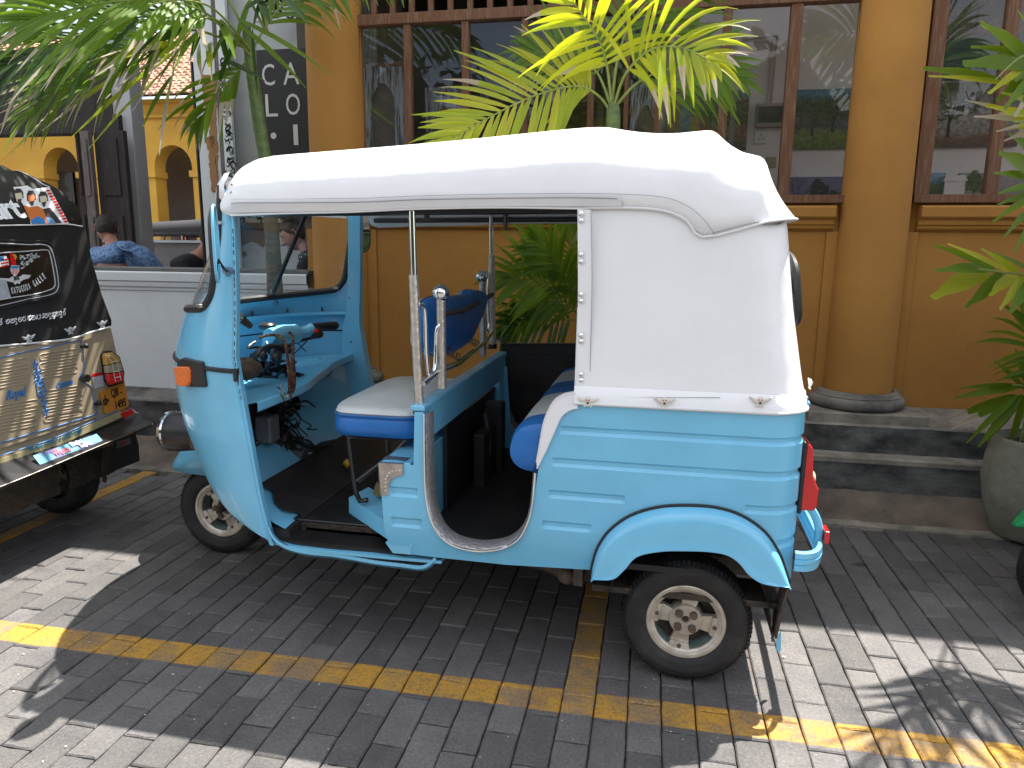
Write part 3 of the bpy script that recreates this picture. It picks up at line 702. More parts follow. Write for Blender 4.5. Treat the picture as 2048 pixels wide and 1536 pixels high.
# dark folding door leaves
def leaf(px0, px1, ptop, pbot, y, nm='door_leaf', m=DARKW):
    a, b = zt(px0, ptop, y), zt(px1, ptop, y); zb = .42
    t = MB(); t.box((a.x, y, zb), (b.x, y+.045, a.z)); o = obj(nm, t, m, caf, smooth=False, bevel=.004)
    w_ = b.x-a.x
    for k in range(3):
        z0 = zb+.1+k*(a.z-zb)/3; p = MB()
        p.box((a.x+w_*.22, y-.012, z0), (b.x-w_*.22, y-.0005, z0+(a.z-zb)/3-.16)); obj('door_panel', p, m, o, smooth=False, bevel=.006)
    return o
leaf(186, 246, 262, 530, 2.62); leaf(158, 176, 262, 530, 2.55, 'door_post', GREYW); leaf(148, 157, 262, 530, 2.75, 'door_post', DARKW)
# rear low rail wall of the verandah
a, b = zt(303, 481, 4.2), zt(420, 463, 4.2)
bx('rear_wall', (-7.5, 4.2, .42), (b.x+.6, 4.34, a.z-.02), mat('rear_wall_grey', (.26,.24,.235), .85, noise_amt=.15))
bx('rear_wall_cap', (-7.5, 4.17, a.z-.02), (b.x+.6, 4.37, a.z+.005), LIME)
# side panel with post, peeled plaster and inner screen wall
IY = 2.15
a, b = zt(412, 300, IY), zt(640, 300, IY)
wall = MB(); wall.box((a.x, IY, .42), (b.x+.4, IY+.10, 3.4)); obj('screen_wall', wall, mat('screen_white', (.74,.75,.78), .8, noise_amt=.12, nscale=4), caf, smooth=False)
pa, pb_ = zt(398,300,2.0), zt(441,300,2.0)
bx('peeling_post', (pa.x, 2.0, .42), (pb_.x, 2.12, 3.4), LIME, bevel=.004)
pc = zt(452,300,2.0); bx('timber_post', (pb_.x+.003, 1.985, .42), (pc.x, 2.13, 3.4), GREYW, bevel=.004)
pd = zt(392,300,2.0); bx('steel_edge', (pd.x, 2.0, .42), (pd.x+.012, 2.05, 2.62), BLKMETAL)
def blob(name, poly, y, m, parent, d=.004, rough=.004, seed=1):
    r_ = random.Random(seed); P = []
    n = len(poly)
    for i in range(n):
        p, q = Vector((*poly[i], 0)), Vector((*poly[(i+1) % n], 0)); k = max(2, int((q-p).length/4))
        for j in range(k):
            v = p.lerp(q, j/k); P.append((v.x+r_.uniform(-1,1)*rough*400, v.y+r_.uniform(-1,1)*rough*400))
    pts = [at(u, v, y=y) for u, v in P]
    mb = MB(); mb.slab([tuple(p) for p in pts], (0, -d, 0)); return obj(name, mb, m, parent, smooth=False)
blob('peeled_patch', [(402,150),(432,150),(432,260),(436,300),(436,385),(425,385),(418,300),(420,250),(408,200)], 1.998, PEEL, caf, seed=2)
blob('peeled_patch', [(412,275),(428,272),(430,290),(414,300)], 1.998, PEEL, caf, seed=3)
blob('peeled_patch', [(418,315),(430,312),(438,380),(424,384)], 1.9935, PEEL, caf, seed=4)
blob('peeled_patch', [(474,461),(526,456),(530,470),(529,496),(515,487),(498,484),(486,492),(474,484)], IY-.001, PEEL, caf, seed=5, rough=.003)
blob('peeled_patch', [(480,505),(492,502),(494,512),(484,514)], IY-.001, PEEL, caf, seed=6, rough=.002)
# dado rail and doodled frieze
a, b = zt(470, 452, IY), zt(640, 452, IY)
bx('dado_rail', (a.x-.2, IY-.035, a.z-.02), (b.x+.1, IY-.0005, a.z+.025), GREYW, bevel=.004)
INK = mat('black_ink', (.015,.014,.016), .7)
def doodles(name, fn, n, seed, parent, size, y):
    """black ornamental scrollwork, each curl a raised painted line"""
    r_ = random.Random(seed); mb = MB()
    for k in range(n):
        cx, cz = fn(r_); s_ = size*r_.uniform(.5, 1.2); a0 = r_.uniform(0, 6.3); tn = r_.choice((-1, 1))*r_.uniform(3, 8)
        pts = [(cx+s_*(1-t*.8)*math.cos(a0+tn*t), y, cz+s_*(1-t*.8)*math.sin(a0+tn*t)) for t in [i/12 for i in range(13)]]
        for i in range(12):
            p, q = Vector(pts[i]), Vector(pts[i+1]); d = (q-p); nn = Vector((-d.z, 0, d.x)).normalized()*s_*.13*(1+.8*math.sin(i*.5))
            mb.add([p-nn, q-nn, q+nn, p+nn], [(0,1,2,3)])
    return obj(name, mb, INK, parent, smooth=False, kind='stuff')
ca, cb_ = zt(432, 150, IY-.003), zt(452, 420, IY-.003)
va, vb = zt(437,150,IY-.01), zt(458,420,IY-.01)
pw = MB(); pw.box((pc.x+.004, 1.97, .9), (pc.x+.075, 2.0, 3.3)); vp = obj('frieze_board', pw, LIME, caf, smooth=False)
doodles('scrollwork', lambda r_: (r_.uniform(pc.x+.015, pc.x+.065), r_.uniform(1.5, 2.6)), 90, 5, vp, .024, 1.967)
fa, fb_ = zt(470,443,IY), zt(640,426,IY)
doodles('scrollwork', lambda r_: (r_.uniform(fa.x, fb_.x+.1), r_.uniform(fa.z+.0, fa.z+.09)), 60, 6, caf, .035, IY-.003)
ga, gb = zt(520,35,1.93), zt(600,12,1.93)
fz = MB(); fz.box((ga.x-.04, 1.93, ga.z-.02), (gb.x+.12, 1.96, gb.z+.2)); fzo = obj('frieze_board', fz, LIME, caf, smooth=False)
doodles('scrollwork', lambda r_: (r_.uniform(ga.x, gb.x+.1), r_.uniform(ga.z+.0, gb.z+.12)), 60, 7, fzo, .035, 1.927)
# plain board behind the palm trunk
a, b = zt(436,100,1.9), zt(520,330,1.9)
# black sign with white letters
SIGNB = mat('sign_black', (.022,.020,.026), .55); SIGNW = mat('sign_white', (.62,.62,.63), .6)
sy = 1.80; a, b = at(514,100,y=sy), at(612,100,y=sy); zb = 1.55
sg = empty('cafe_sign', ((a.x+b.x)/2, sy, zb), 'tall black sign reading CALO I in white letters beside the ochre column', 'sign')
bo = MB(); bo.box((a.x-.01, sy, zb), (b.x+.02, sy+.03, a.z)); obj('board', bo, SIGNB, sg, smooth=False, bevel=.003)
def letter(ch, px0, py0, px1, py1):
    p, q = at((px0+px1)/2, py0, y=sy-.003), at((px0+px1)/2, py1, y=sy-.003)
    h = abs(p.z-q.z); x0, x1 = at(px0, (py0+py1)/2, y=sy-.003).x, at(px1, (py0+py1)/2, y=sy-.003).x
    if ch == '.':
        m_ = MB(); m_.disc(((x0+x1)/2, sy-.003, (p.z+q.z)/2), h/2, 'Y', 20); obj('lettering', m_, SIGNW, sg, smooth=False); return
    if ch == 'I':
        m_ = MB(); m_.box((x0, sy-.0035, q.z), (x1, sy-.001, p.z)); obj('lettering', m_, SIGNW, sg, smooth=False); return
    me = text_mesh(ch, 1.0, SIGNW, extrude=0); xs = [v.co.x for v in me.vertices]; ys = [v.co.y for v in me.vertices]
    sx, sy_ = (x1-x0)/(max(xs)-min(xs)), h/(max(ys)-min(ys)); mx_, my_ = (max(xs)+min(xs))/2, (max(ys)+min(ys))/2
    for v in me.vertices: v.co.x = (v.co.x-mx_)*sx; v.co.y = (v.co.y-my_)*sy_
    place_text('lettering', me, ((x0+x1)/2, sy-.003, (p.z+q.z)/2), (1,0,0), (0,0,1), sg)
for ch, *q in (('C',524,128,549,171),('A',566,125,598,169),('L',531,188,555,233),('O',572,187,600,230),('.',541,265,553,278),('I',587,249,596,290)): letter(ch, *q)
letter('COUNTER', 540, 309, 640, 330)
# ------------------------------------------------------------------ far side of the street behind the cafe
YEL = mat('sunny_yellow_plaster', (.62,.36,.045), .8, col2=(.52,.27,.035), nscale=.9, bump=.2, bscale=6)
arc_b = empty('arcade_building', (-16, 17, 0), 'far yellow arcaded building with clay tiled roof', 'building')
AY = 17.0
def arch_wall():
    z_top = at(330, 200, y=AY).z; zb = 0; mb = MB()
    c1, c2 = at(346, 330, y=AY).x, at(20, 330, y=AY).x
    hw = (at(383,340,y=AY).x-at(308,340,y=AY).x)/2; zsp = at(346,335,y=AY).z; zap = at(346,290,y=AY).z
    cents = [c1+ (c1-c2)*.34*k for k in range(-5, 3)]
    cents = [c1, c1-(at(346,330,y=AY).x-at(118,300,y=AY).x)]
    cents = [cents[1]-(cents[0]-cents[1])*2, cents[1]-(cents[0]-cents[1]), cents[1], cents[0], cents[0]+(cents[0]-cents[1]), cents[0]+2*(cents[0]-cents[1])]
    gap = cents[1]-cents[0]; n = 14
    for c in cents:
        pts = [(c+hw*math.cos(math.pi*i/n), zsp+(zap-zsp)*math.sin(math.pi*i/n)) for i in range(n+1)]
        L_, R__ = c-gap/2, c+gap/2
        for (p, q) in zip(pts[:-1], pts[1:]):
            mb.add([(p[0], AY, p[1]), (p[0], AY, z_top), (q[0], AY, z_top), (q[0], AY, q[1])], [(0,1,2,3)])
            mb.add([(p[0], AY, p[1]), (q[0], AY, q[1]), (q[0], AY+.5, q[1]), (p[0], AY+.5, p[1])], [(0,1,2,3)])
        for (x0, x1) in ((L_, c-hw), (c+hw, R__)):
            mb.box((x0, AY, zb), (x1, AY+.5, z_top))
            mb.box((x0-.06, AY-.08, zsp-.28), (x1+.06, AY+.5, zsp-.10))
    obj('arcade_wall', mb, YEL, arc_b, smooth=False)
    m_ = MB(); m_.box((cents[0]-gap, AY-.12, z_top-.5), (cents[-1]+gap, AY-.002, z_top-.42)); m_.box((cents[0]-gap, AY-.18, z_top-.1), (cents[-1]+gap, AY-.002, z_top)); obj('cornice', m_, YEL, arc_b, smooth=False)
    m_ = MB(); m_.box((cents[0]-gap, AY+2.6, 0), (cents[-1]+gap, AY+2.7, z_top)); obj('inner_wall', m_, mat('arcade_grey', (.30,.28,.27), .9, noise_amt=.2, nscale=1), arc_b, smooth=False)
    m_ = MB(); xx = at(118,330,y=AY+2.5).x; m_.box((xx-.5, AY+2.5, 0), (xx+.5, AY+2.59, at(118,345,y=AY+2.5).z)); obj('doorway', m_, BLKMETAL, arc_b, smooth=False)
    # tiled roof: rows of half-round tiles
    x0, x1 = cents[0]-gap, cents[-1]+gap
    tm = MB(); r_ = random.Random(2); rows_n, wt = 26, .22; nx = int((x1-x0)/wt)
    rb = MB(); rb.add([(x0, AY-.6, z_top-.02), (x1, AY-.6, z_top-.02), (x1, AY+4.4, z_top+3.1), (x0, AY+4.4, z_top+3.1)], [(0,1,2,3)])
    rr = obj('roof', rb, TILE, arc_b, smooth=False)
    for i in range(nx):
        for j in range(rows_n):
            if abs(x0+i*wt+5) > 40: continue
            y0 = AY-.7+j*.19; z0 = z_top+.02+j*.19*.62; x = x0+(i+.5)*wt+r_.uniform(-.02,.02); h = .07; tz = r_.uniform(-.015,.02)
            y1, z1 = y0+.25, z0+.25*.62-.03
            tm.add([(x-wt/2, y0, z0+tz), (x-wt/4, y0, z0+h+tz), (x+wt/4, y0, z0+h+tz), (x+wt/2, y0, z0+tz), (x-wt/2, y1, z1), (x-wt/4, y1, z1+h*.7), (x+wt/4, y1, z1+h*.7), (x+wt/2, y1, z1)],
                   [(0,1,5,4),(1,2,6,5),(2,3,7,6),(0,3,2,1)])
    obj('roof_tiles', tm, mat('sunlit_clay_tile', (.50,.27,.17), .85, col2=(.26,.15,.11), nscale=3.2, bump=.3, bscale=20), rr, smooth=False, kind='stuff')  # lighter copy of the clay tile, sunlight put into its colour
arch_wall()
# ------------------------------------------------------------------ the sky blue auto rickshaw
rk = empty('auto_rickshaw', (-.9, 0, 0), 'sky blue three wheeled auto rickshaw with white vinyl hood and open sides', 'auto rickshaw', 'auto rickshaws')
BY = -.65                                           # near side plane
def bp(px, py, y=BY): p = at(px, py, y=y); return (p.x, p.z)
BLUEIN = BLUE
def body_side(sgn):
    """side and half of the rear as one sheet, laid out flat in (s, z), ribbed, then wrapped round the rear corner"""
    top = bp(1400, 815)[1]; zbot = .365
    P = [bp(*q) for q in ((1156,816),(1139,821),(1122,836),(1109,862),(1090,900),(1078,932),(1073,962),(1067,1010),(1058,1045),(1042,1075),(1018,1093),(990,1101),(955,1103),(915,1095),(888,1080),(868,1055),(857,1025),(850,985),(848,930),(846,824),(829,824),(827,930),(759,926),(763,985),(768,1060),(776,1090),(795,1110),(870,1119),(1010,1134),(1183,1144))]
    xw = lambda px, py: bp(px, py)
    P += [xw(*q) for q in ((1192,1128),(1215,1085),(1255,1050),(1310,1035),(1370,1031),(1440,1036),(1500,1058),(1540,1100),(1562,1150))]
    r, xc, xb = .12, .195, .315; La = r*math.pi/2; send = xc+La+.53
    P = [(x, z) for x, z in P]
    P[0] = (P[0][0], top)
    P += [(.30, .345), (.33, .372), (send, .385), (send, top)]
    P = [q for i, q in enumerate(P) if abs(q[0]-P[i-1][0])+abs(q[1]-P[i-1][1]) > 1e-4]
    co, _, fs_, *_r = delaunay_2d_cdt([Vector(q) for q in P], [], [list(range(len(P)))], 1, 1e-6)
    bm = bmesh.new(); vs = [bm.verts.new((s, 0, z)) for s, z in co]
    for f in fs_: bm.faces.new([vs[i] for i in f])
    zc = lambda py: at(1300, py, y=BY).z
    sx = lambda px: bp(px, 950)[0]
    E_ = .0075
    ribs = []
    far = send+1
    for (py0, py1, a, b) in ((863,878,1118,None),(929,945,1103,None),(996,1011,1098,1252),(1060,1075,1086,1186)):
        ribs.append((zc(py1), zc(py0), sx(a), far if b is None else sx(b)))
    ribs.append((zc(1011), zc(996), sx(1494), far)); ribs.append((zc(1075)-.005, zc(1060)-.005, sx(1568), far))
    for (py0, py1, a, b) in ((975,993,777,836),(1036,1054,780,843)):
        ribs.append((bp(800,py1)[1], bp(800,py0)[1], bp(a,985)[0], bp(b,985)[0]))
    def cut(co, no):
        bmesh.ops.bisect_plane(bm, geom=bm.verts[:]+bm.edges[:]+bm.faces[:], dist=1e-6, plane_co=co, plane_no=no)
    for (z0, z1, a, b) in ribs:
        for z in (z0-.002, z0+E_, z1-E_*.7, z1+.002): cut((0,0,z), (0,0,1))
        for s_ in (a, a+E_): cut((s_,0,0), (1,0,0))
        if b < send:
            for s_ in (b, b-E_): cut((s_,0,0), (1,0,0))
    for k in range(11): cut((xc+La*k/10, 0, 0), (1,0,0))
    for v in bm.verts:
        s_, _, z = v.co; d = 0
        for (z0, z1, a, b) in ribs:
            if z0-.003 < z < z1+.003 and a-1e-4 < s_ < b+1e-4:
                fz = min(1, max(0, (z-(z0-.002))/(E_+.002)), max(0, (z1+.002-z)/(E_*.7+.002)))
                fx = min(1, max(0, (s_-a)/E_), max(0, (b-s_)/E_))
                d = max(d, .007*min(fz, fx))
        # gentle tuck-in towards the sill
        tuck = .018*max(0, (.50-z)/.15)**1.5 if s_ < .2 else 0
        if s_ <= xc: x, y = s_, BY+d+tuck
        elif s_ <= xc+La:
            a_ = (s_-xc)/r; x, y = xc+(r-d)*math.sin(a_), BY+r-(r-d)*math.cos(a_)
        else: x, y = xb-d, BY+r+(s_-xc-La)
        v.co = (x, y*sgn*-1*-1, z)
        v.co.y = y if sgn < 0 else -y
    me = bpy.data.meshes.new('side_panel'); 
    bmesh.ops.recalc_face_normals(bm, faces=bm.faces)
    for v in bm.verts: v.co -= WP[rk.name]
    bm.to_mesh(me); bm.free(); me.materials.append(BLUE)
    me.polygons.foreach_set('use_smooth', [max(me.vertices[i].co.x for i in p.vertices) > xc-WP[rk.name].x+1e-4 for p in me.polygons]); me.set_sharp_from_angle(angle=R(24))
    o = bpy.data.objects.new('side_panel', me); link(o, rk); WP[o.name] = WP[rk.name]
    return o
nside = body_side(-1); fside = body_side(1)
TOPZ = bp(1400,815)[1]
# grooves' welded seam strip at the sill, floor pan
def rb(name, mb, m, **k): return obj(name, mb, m, rk, **k)
fp = MB(); fp.box((-.96, -.615, .372), (.0, .615, .392)); rb('rear_floor', fp, RUBBER, smooth=False)
MATR = mat('ribbed_floor_mat', (.012,.011,.012), .62, col2=(.035,.03,.028), nscale=7, bump=.15, bscale=50, fac_lo=.45, fac_hi=.75)
# ribbed rubber mats: real ridges
def ribmat(name, x0, x1, y0, y1, z, pitch=.009, alongx=False, slope=0):
    mb = MB(); n = int((y1-y0)/pitch) if alongx else int((x1-x0)/pitch)
    for i in range(n):
        if alongx:
            y = y0+i*pitch; mb.box((x0, y, z), (x1, y+pitch*.55, z+.003))
        else:
            x = x0+i*pitch; mb.box((x, y0, z), (x+pitch*.55, y1, z+.003))
    mb.box((x0, y0, z-.004), (x1, y1, z+.0006)); return rb(name, mb, MATR, smooth=False, kind='stuff')
ribmat('floor_mat', -.85, -.36, -.60, .58, .3935)
# tread plate lining the passenger doorway and its bright edge
door = [bp(*q) for q in ((847,826),(848,930),(850,985),(857,1025),(868,1055),(888,1080),(915,1095),(955,1103),(990,1101),(1018,1093),(1042,1075),(1058,1045),(1067,1010),(1072,962),(1073,945))]
dsp = spline([(x, BY, z) for x, z in door], 5)
cen = Vector((-.67, BY, .62))
def inset(p, d, y):
    v = (Vector((cen.x, 0, max(p.z, .55) if False else cen.z)) - Vector((p.x, 0, p.z)))
    v = Vector((v.x, 0, min(0, 0)+ (v.z if p.z < .5 else 0))); 
    if v.length < 1e-6: v = Vector((1,0,0))
    v.normalize(); return Vector((p.x+v.x*d, y, p.z+v.z*d))
tr = MB(); tr.grid([[inset(p, .0, BY-.003) for p in dsp], [inset(p, .006, BY-.004) for p in dsp], [inset(p, .012, BY+.004) for p in dsp], [inset(p, .016, BY+.06) for p in dsp]])
rb('door_lining', tr, TREADP, angle=50)
ps = MB(); ps.tube([inset(p, .004, BY-.005) for p in dsp], .0045, 6); rb('door_edging', ps, CHROME)
# front quarter box under the driver's seat (step box)
q = bp(759,926); bxx = MB()
bxx.box((q[0], BY+.004, q[1]-.012), (-.893, .0, q[1]+.004)); rb('tool_box_lid', bxx, BLUE, smooth=False, bevel=.006)
sl_ = MB(); sl_.slab([(-.99,BY+.012,.395),(-.965,BY+.012,.36),(-.90,BY+.012,.36),(-.90,BY+.012,.41)], (0,.5,0)); rb('box_foot', sl_, BLUE, smooth=False)
bkx = MB(); bkx.box((-.905, BY+.01, .39), (-.895, .1, q[1])); rb('tool_box_back', bkx, BLUE, smooth=False)
# bulkhead rail between driver and passengers
RZ0, RZ1 = .745, .872
rail = MB(); rail.box((-.893, BY+.004, RZ1-.02), (-.845, .62, RZ1)); rail.box((-.862, BY+.012, RZ0), (-.850, .62, RZ1-.02))
rb('bulkhead_rail', rail, BLUE, smooth=False, bevel=.006)
for yy in (.50,): 
    st_ = MB(); st_.box((-.90, yy, .38), (-.855, yy+.10, RZ0)); st_.slab([(-.90,yy+.1,.38),(-.90,yy+.1,.80),(-.84,yy+.1,.80),(-.82,yy+.1,.52),(-.74,yy+.1,.40),(-.66,yy+.1,.385)], (0,.01,0))
    rb('door_pillar', st_, BLUE, smooth=False, bevel=.004)
dkp = MB(); dkp.box((-.885, -.30, .38), (-.875, .50, .72)); rb('dark_filler_panel', dkp, BLKPLASTIC, smooth=False)  # black sheet added for the dark, open space below the rail
dk2 = MB(); dk2.box((-.86, .22, .39), (-.78, .30, .70)); dk2.box((-.85, -.02, .39), (-.80, .2, .62)); rb('cable_trunking', dk2, MATR, smooth=False, bevel=.01)
fe = MB(); fe.tube([(-.82,.05,.40),(-.80,.08,.55),(-.83,.12,.68)], .012, 6); fe.tube([(-.84,.18,.40),(-.82,.2,.5),(-.85,.25,.7)], .009, 6); rb('hose', fe, RUBBER)
# far side door screen of black vinyl
fs = MB(); a, b = at(997,692,y=.63), at(1150,692,y=.63)
fs.slab([(-.87,.625,.905),(-.20,.625,.93),(-.20,.625,.42),(-.45,.625,.40),(-.68,.625,.44),(-.80,.625,.52),(-.86,.625,.66)], (0,.012,0)); rb('door_screen', fs, VINYL_DARK, smooth=False)
ft = MB(); ft.tube([(-.87,.622,.907),(-.20,.622,.932)], .006, 6); ft.box((-.78,.617,.845),(-.30,.624,.86)); ft.box((-.78,.617,.70),(-.30,.624,.71)); rb('screen_hem', ft, VINYL_DARK)
# fender flare over the near rear wheel
def flare(sgn):
    outer = [bp(*q, y=BY-.002) for q in ((1183,1152),(1186,1128),(1198,1092),(1222,1059),(1262,1031),(1314,1015),(1370,1011),(1430,1015),(1482,1031),(1528,1063),(1556,1104),(1570,1140),(1578,1166))]
    inner = [bp(*q, y=BY-.05) for q in ((1222,1158),(1244,1146),(1262,1124),(1284,1108),(1322,1102),(1370,1101),(1420,1103),(1455,1110),(1478,1126),(1496,1148),(1520,1164),(1548,1170),(1576,1171))]
    inner[0] = bp(1188,1156,y=BY-.05); inner[1] = bp(1226,1157,y=BY-.05); inner[2] = bp(1250,1138,y=BY-.05); inner[3] = bp(1275,1112,y=BY-.05)
    O = spline([(x, 0, z) for x, z in outer], 4); I = spline([(x, 0, z) for x, z in inner], 4)
    rows = []
    for v, yo in ((0,0),(.03,.022),(.09,.042),(.17,.052),(.35,.056),(.7,.056),(.86,.057),(.93,.061),(.985,.060),(1.0,.050),(.99,.038),(.96,-.02)):
        rows.append([(lerp(o.x, i.x, v), sgn*(-BY+.0+yo) if sgn > 0 else BY-yo, lerp(o.z, i.z, v)) for o, i in zip(O, I)])
    mb = MB(); mb.grid(rows)
    # closed ends
    for e in (0, -1):
        mb.add([r_[e] for r_ in rows], [list(range(len(rows)))])
    o = rb('wheel_flare', mb, BLUE, angle=50)
    mb = MB(); mb.tube([(p.x, (BY-.004)*(-sgn if sgn > 0 else 1), p.z) for p in O], .0065, 6); rb('flare_gasket', mb, RUBBER)
flare(-1); flare(1)
# wheels ------------------------------------------------------
def wheel(cx, cy, sgn=-1, w_=.10, label=None, ang=14):
    """cy = centre plane; the dished alloy rim looks towards sgn*y"""
    c = (cx, 0, .205); t = empty('wheel', (cx, cy, .205), parent=rk)
    Y = lambda h: cy+sgn*h
    def lat(prof, n=72): 
        mb = MB(); mb.lathe([(r_, Y(h)) for r_, h in prof], (cx, 0, .205), 'Y', n); return mb
    ty = lat([(.120,-.045),(.135,-.056),(.165,-.060),(.188,-.052),(.2005,-.036),(.2045,-.015),(.2045,.015),(.2005,.036),(.192,.048),(.1905,.0505),(.186,.054),(.170,.0605),(.160,.0615),(.157,.0600),(.148,.0600),(.136,.056),(.127,.049),(.121,.040),(.115,.02)])
    obj('tyre', ty, TYRE, t, angle=50)
    tb = MB(); n = 84
    for k in range(n):
        a = 2*math.pi*k/n; ca, sa = math.cos(a), math.sin(a); 
        def P(r_, h, da): 
            return (cx+r_*math.cos(a+da), Y(h), .205+r_*math.sin(a+da))
        d = .022
        for s_ in (1, -1):
            A = [P(.2045, .012*s_, -d), P(.2045, .012*s_, d), P(.203, .036*s_, d), P(.203, .036*s_, -d), P(.1905, .0535*s_, -d*.8), P(.1905, .0535*s_, d*.8)]
            B = [P(.2060, .014*s_, -d*.85), P(.2060, .014*s_, d*.85), P(.2050, .038*s_, d*.85), P(.2050, .038*s_, -d*.85), P(.1920, .0560*s_, -d*.6), P(.1920, .0560*s_, d*.6)]
            tb.add(A+B, [(6,7,8,9),(9,8,11,10),(0,1,7,6),(1,2,8,7),(2,5,11,8),(3,0,6,9),(4,3,9,10),(5,4,10,11)])
    obj('tread_blocks', tb, TYRE, t, smooth=False, kind='stuff')
    rm_ = lat([(.110,-.05),(.112,-.02),(.104,.018),(.098,.032),(.0985,.038),(.103,.0405),(.106,.0425),(.110,.0435),(.113,.0475),(.1215,.0485),(.1245,.0465),(.1245,.041)])
    obj('rim', rm_, ALLOY, t, angle=30)
    bd = lat([(.104,.020),(.099,.0),(.097,-.020)], 40); obj('rim_barrel', bd, TEALRIM, t); bd = lat([(.099,-.018),(.060,-.022),(.058,.0),(.05,.0)], 40); obj('brake_drum', bd, GREASE, t)
    hb = lat([(.052,.0),(.052,.030),(.050,.0335),(.016,.0335),(.012,.028),(.0105,.020)], 40); obj('hub', hb, ALLOY, t, angle=30)
    ho = lat([(.0125,.0215),(.0005,.0215)], 16); obj('hub_bore', ho, GREASE, t)
    for k in range(4):
        a = R(ang+90*k); ca, sa = math.cos(a), math.sin(a)
        def P(r_, h, off): return (cx+r_*ca-off*sa, Y(h), .205+r_*sa+off*ca)
        mb = MB()
        mb.add([P(.046,.024,-.022),P(.046,.024,.022),P(.080,.018,.029),P(.080,.018,-.029),P(.082,.030,-.029),P(.082,.030,.029),P(.1015,.036,.036),P(.1015,.036,-.036),
                P(.046,.0,-.022),P(.046,.0,.022),P(.080,.0,.029),P(.080,.0,-.029),P(.1015,.0,.036),P(.1015,.0,-.036)],
               [(0,1,2,3),(3,2,5,4),(4,5,6,7),(0,3,11,8),(1,9,10,2),(3,4,7,13,11),(2,10,12,6,5)])
        obj('spoke', mb, ALLOY, t, smooth=False, bevel=.0015)
        b1 = MB(); b1.lathe([(.0065,.03),(.0065,.0365),(.004,.038),(.0003,.038)], (0,0,0), 'Y', 8)
        b1.v = [Vector((cx+.0915*ca+v.x, Y(v.y), .205+.0915*sa+v.z)) for v in b1.v]; obj('bolt', b1, RUST, t)
        a2 = R(ang-38+90*k); b2 = MB(); b2.lathe([(.0125,.03),(.0125,.044),(.0115,.047),(.006,.0475),(.0003,.045)], (0,0,0), 'Y', 10)
        b2.v = [Vector((cx+.032*math.cos(a2)+v.x, Y(v.y), .205+.032*math.sin(a2)+v.z)) for v in b2.v]; obj('wheel_nut', b2, RUST, t, angle=30)
    return t
wheel(0, -.556, -1, ang=-10); wheel(0, .556, 1); wheel(-2.005, 0, -1, ang=30)
# running gear
rg = MB(); rg.tube([(0,-.50,.205),(0,.5,.205)], .028, 10); rg.beam((-.55,-.42,.30),(0,-.42,.215), .06, .07); rg.beam((-.55,.42,.30),(0,.42,.215), .06, .07)
rg.box((-.25,-.25,.22),(.30,.25,.37)); rb('rear_axle', rg, GREASE, smooth=False, bevel=.01)
sa = MB(); P = at(1135,1160,y=-.52); sa.tube([(P.x-.14,-.50,.345),(P.x-.03,-.52,.31),(P.x,-.545,.30)], .028, 12); sa.ball((P.x,-.55,.298), .03, 12, (1,.7,1)); rb('suspension_arm', sa, mat('rusted_arm', (.06,.035,.028), .75, col2=(.12,.085,.07), nscale=30, bump=.4, bscale=80), rk)if False else obj('suspension_arm', sa, mat('rusted_arm', (.06,.035,.028), .75, col2=(.12,.085,.07), nscale=30, bump=.4, bscale=80), rk)
wa = MB(); wa.box((-.30,-.60,.28),(.28,-.44,.30) ); wa.box((-.36,-.62,.30),(-.33,-.1,.40)); rb('chassis_rail', wa, GREASE, smooth=False)
wl = MB()
wl.grid([[(.0+.255*math.cos(a), y, .205+.30*math.sin(a)) for a in [math.pi*i/16 for i in range(17)]] for y in (-.64, -.36)]); rb('wheel_well', wl, GREASE)
wl = MB(); wl.grid([[(.0+.255*math.cos(a), y, .205+.30*math.sin(a)) for a in [math.pi*i/16 for i in range(17)]] for y in (.36, .64)]); rb('wheel_well', wl, GREASE)
un = MB(); un.box((-1.35,-.50,.30),(-.36,.5,.362)); un.box((-.30,-.42,.36),(.29,.42,.40)); rb('underbody', un, GREASE, smooth=False)
# mud flap with torn end and blue tip
for sg_ in (-1, 1):
    mf = MB(); a = [at(px, py, y=-.57) for px, py in ((1532,1150),(1563,1150),(1562,1200),(1558,1268),(1549,1274),(1546,1243),(1540,1254),(1536,1240),(1528,1249),(1527,1215))]
    mf.slab([(.262+(.02 if i in (0,1) else 0)+.0*i, (-.66+.16*(p.x-a[0].x)/.11 if sg_ < 0 else .62-.16*(p.x-a[0].x)/.11), p.z) for i, p in enumerate(a)], (.006,0,0))
    rb('mud_flap', mf, mat('torn_brown_rubber', (.035,.026,.022), .75, col2=(.075,.055,.045), nscale=20, bump=.5, bscale=40), smooth=False)
mf = MB(); mf.slab([at(px, py, y=-.60) for px, py in ((1553,1276),(1562,1262),(1562,1300),(1557,1306),(1553,1300))], (0,.003,0)); rb('flap_tip', mf, BLUE, smooth=False)
# ---------------------------------------------------------------- hood
YH = -.62
hem = [(x, z) for x, z in (bp(*q, y=YH) for q in ((462,431),(560,427),(700,424),(830,418),(1000,415),(1155,417),(1190,416),(1260,416),(1325,421),(1372,440),(1405,474)))]
def hoop(bx_, bz, tx, tz, n=18, sag=0, ys=.62, crown=.028, pw=.55):
    """from the near hem over the top to the far hem"""
    out = []
    for i in range(n+1):
        t = i/n; u = t*2-1                      # -1 near, 1 far
        # superellipse in (y, h)
        a = math.pi*t; c, s_ = math.cos(a), math.sin(a)
        y = -ys*math.copysign(abs(c)**pw, c); h = abs(s_)**pw
        hh = h*(1+crown/max(.05, tz-bz)*(s_**2))
        out.append(Vector((lerp(bx_, tx, h), y, lerp(bz, tz, hh))))
    return out
tops = [((470,345),1.0)]
def tz_(px, py, y=-.40): p = at(px, py, y=y); return p.x, p.z
st = []      # (bottom x, bottom z, top x, top z)
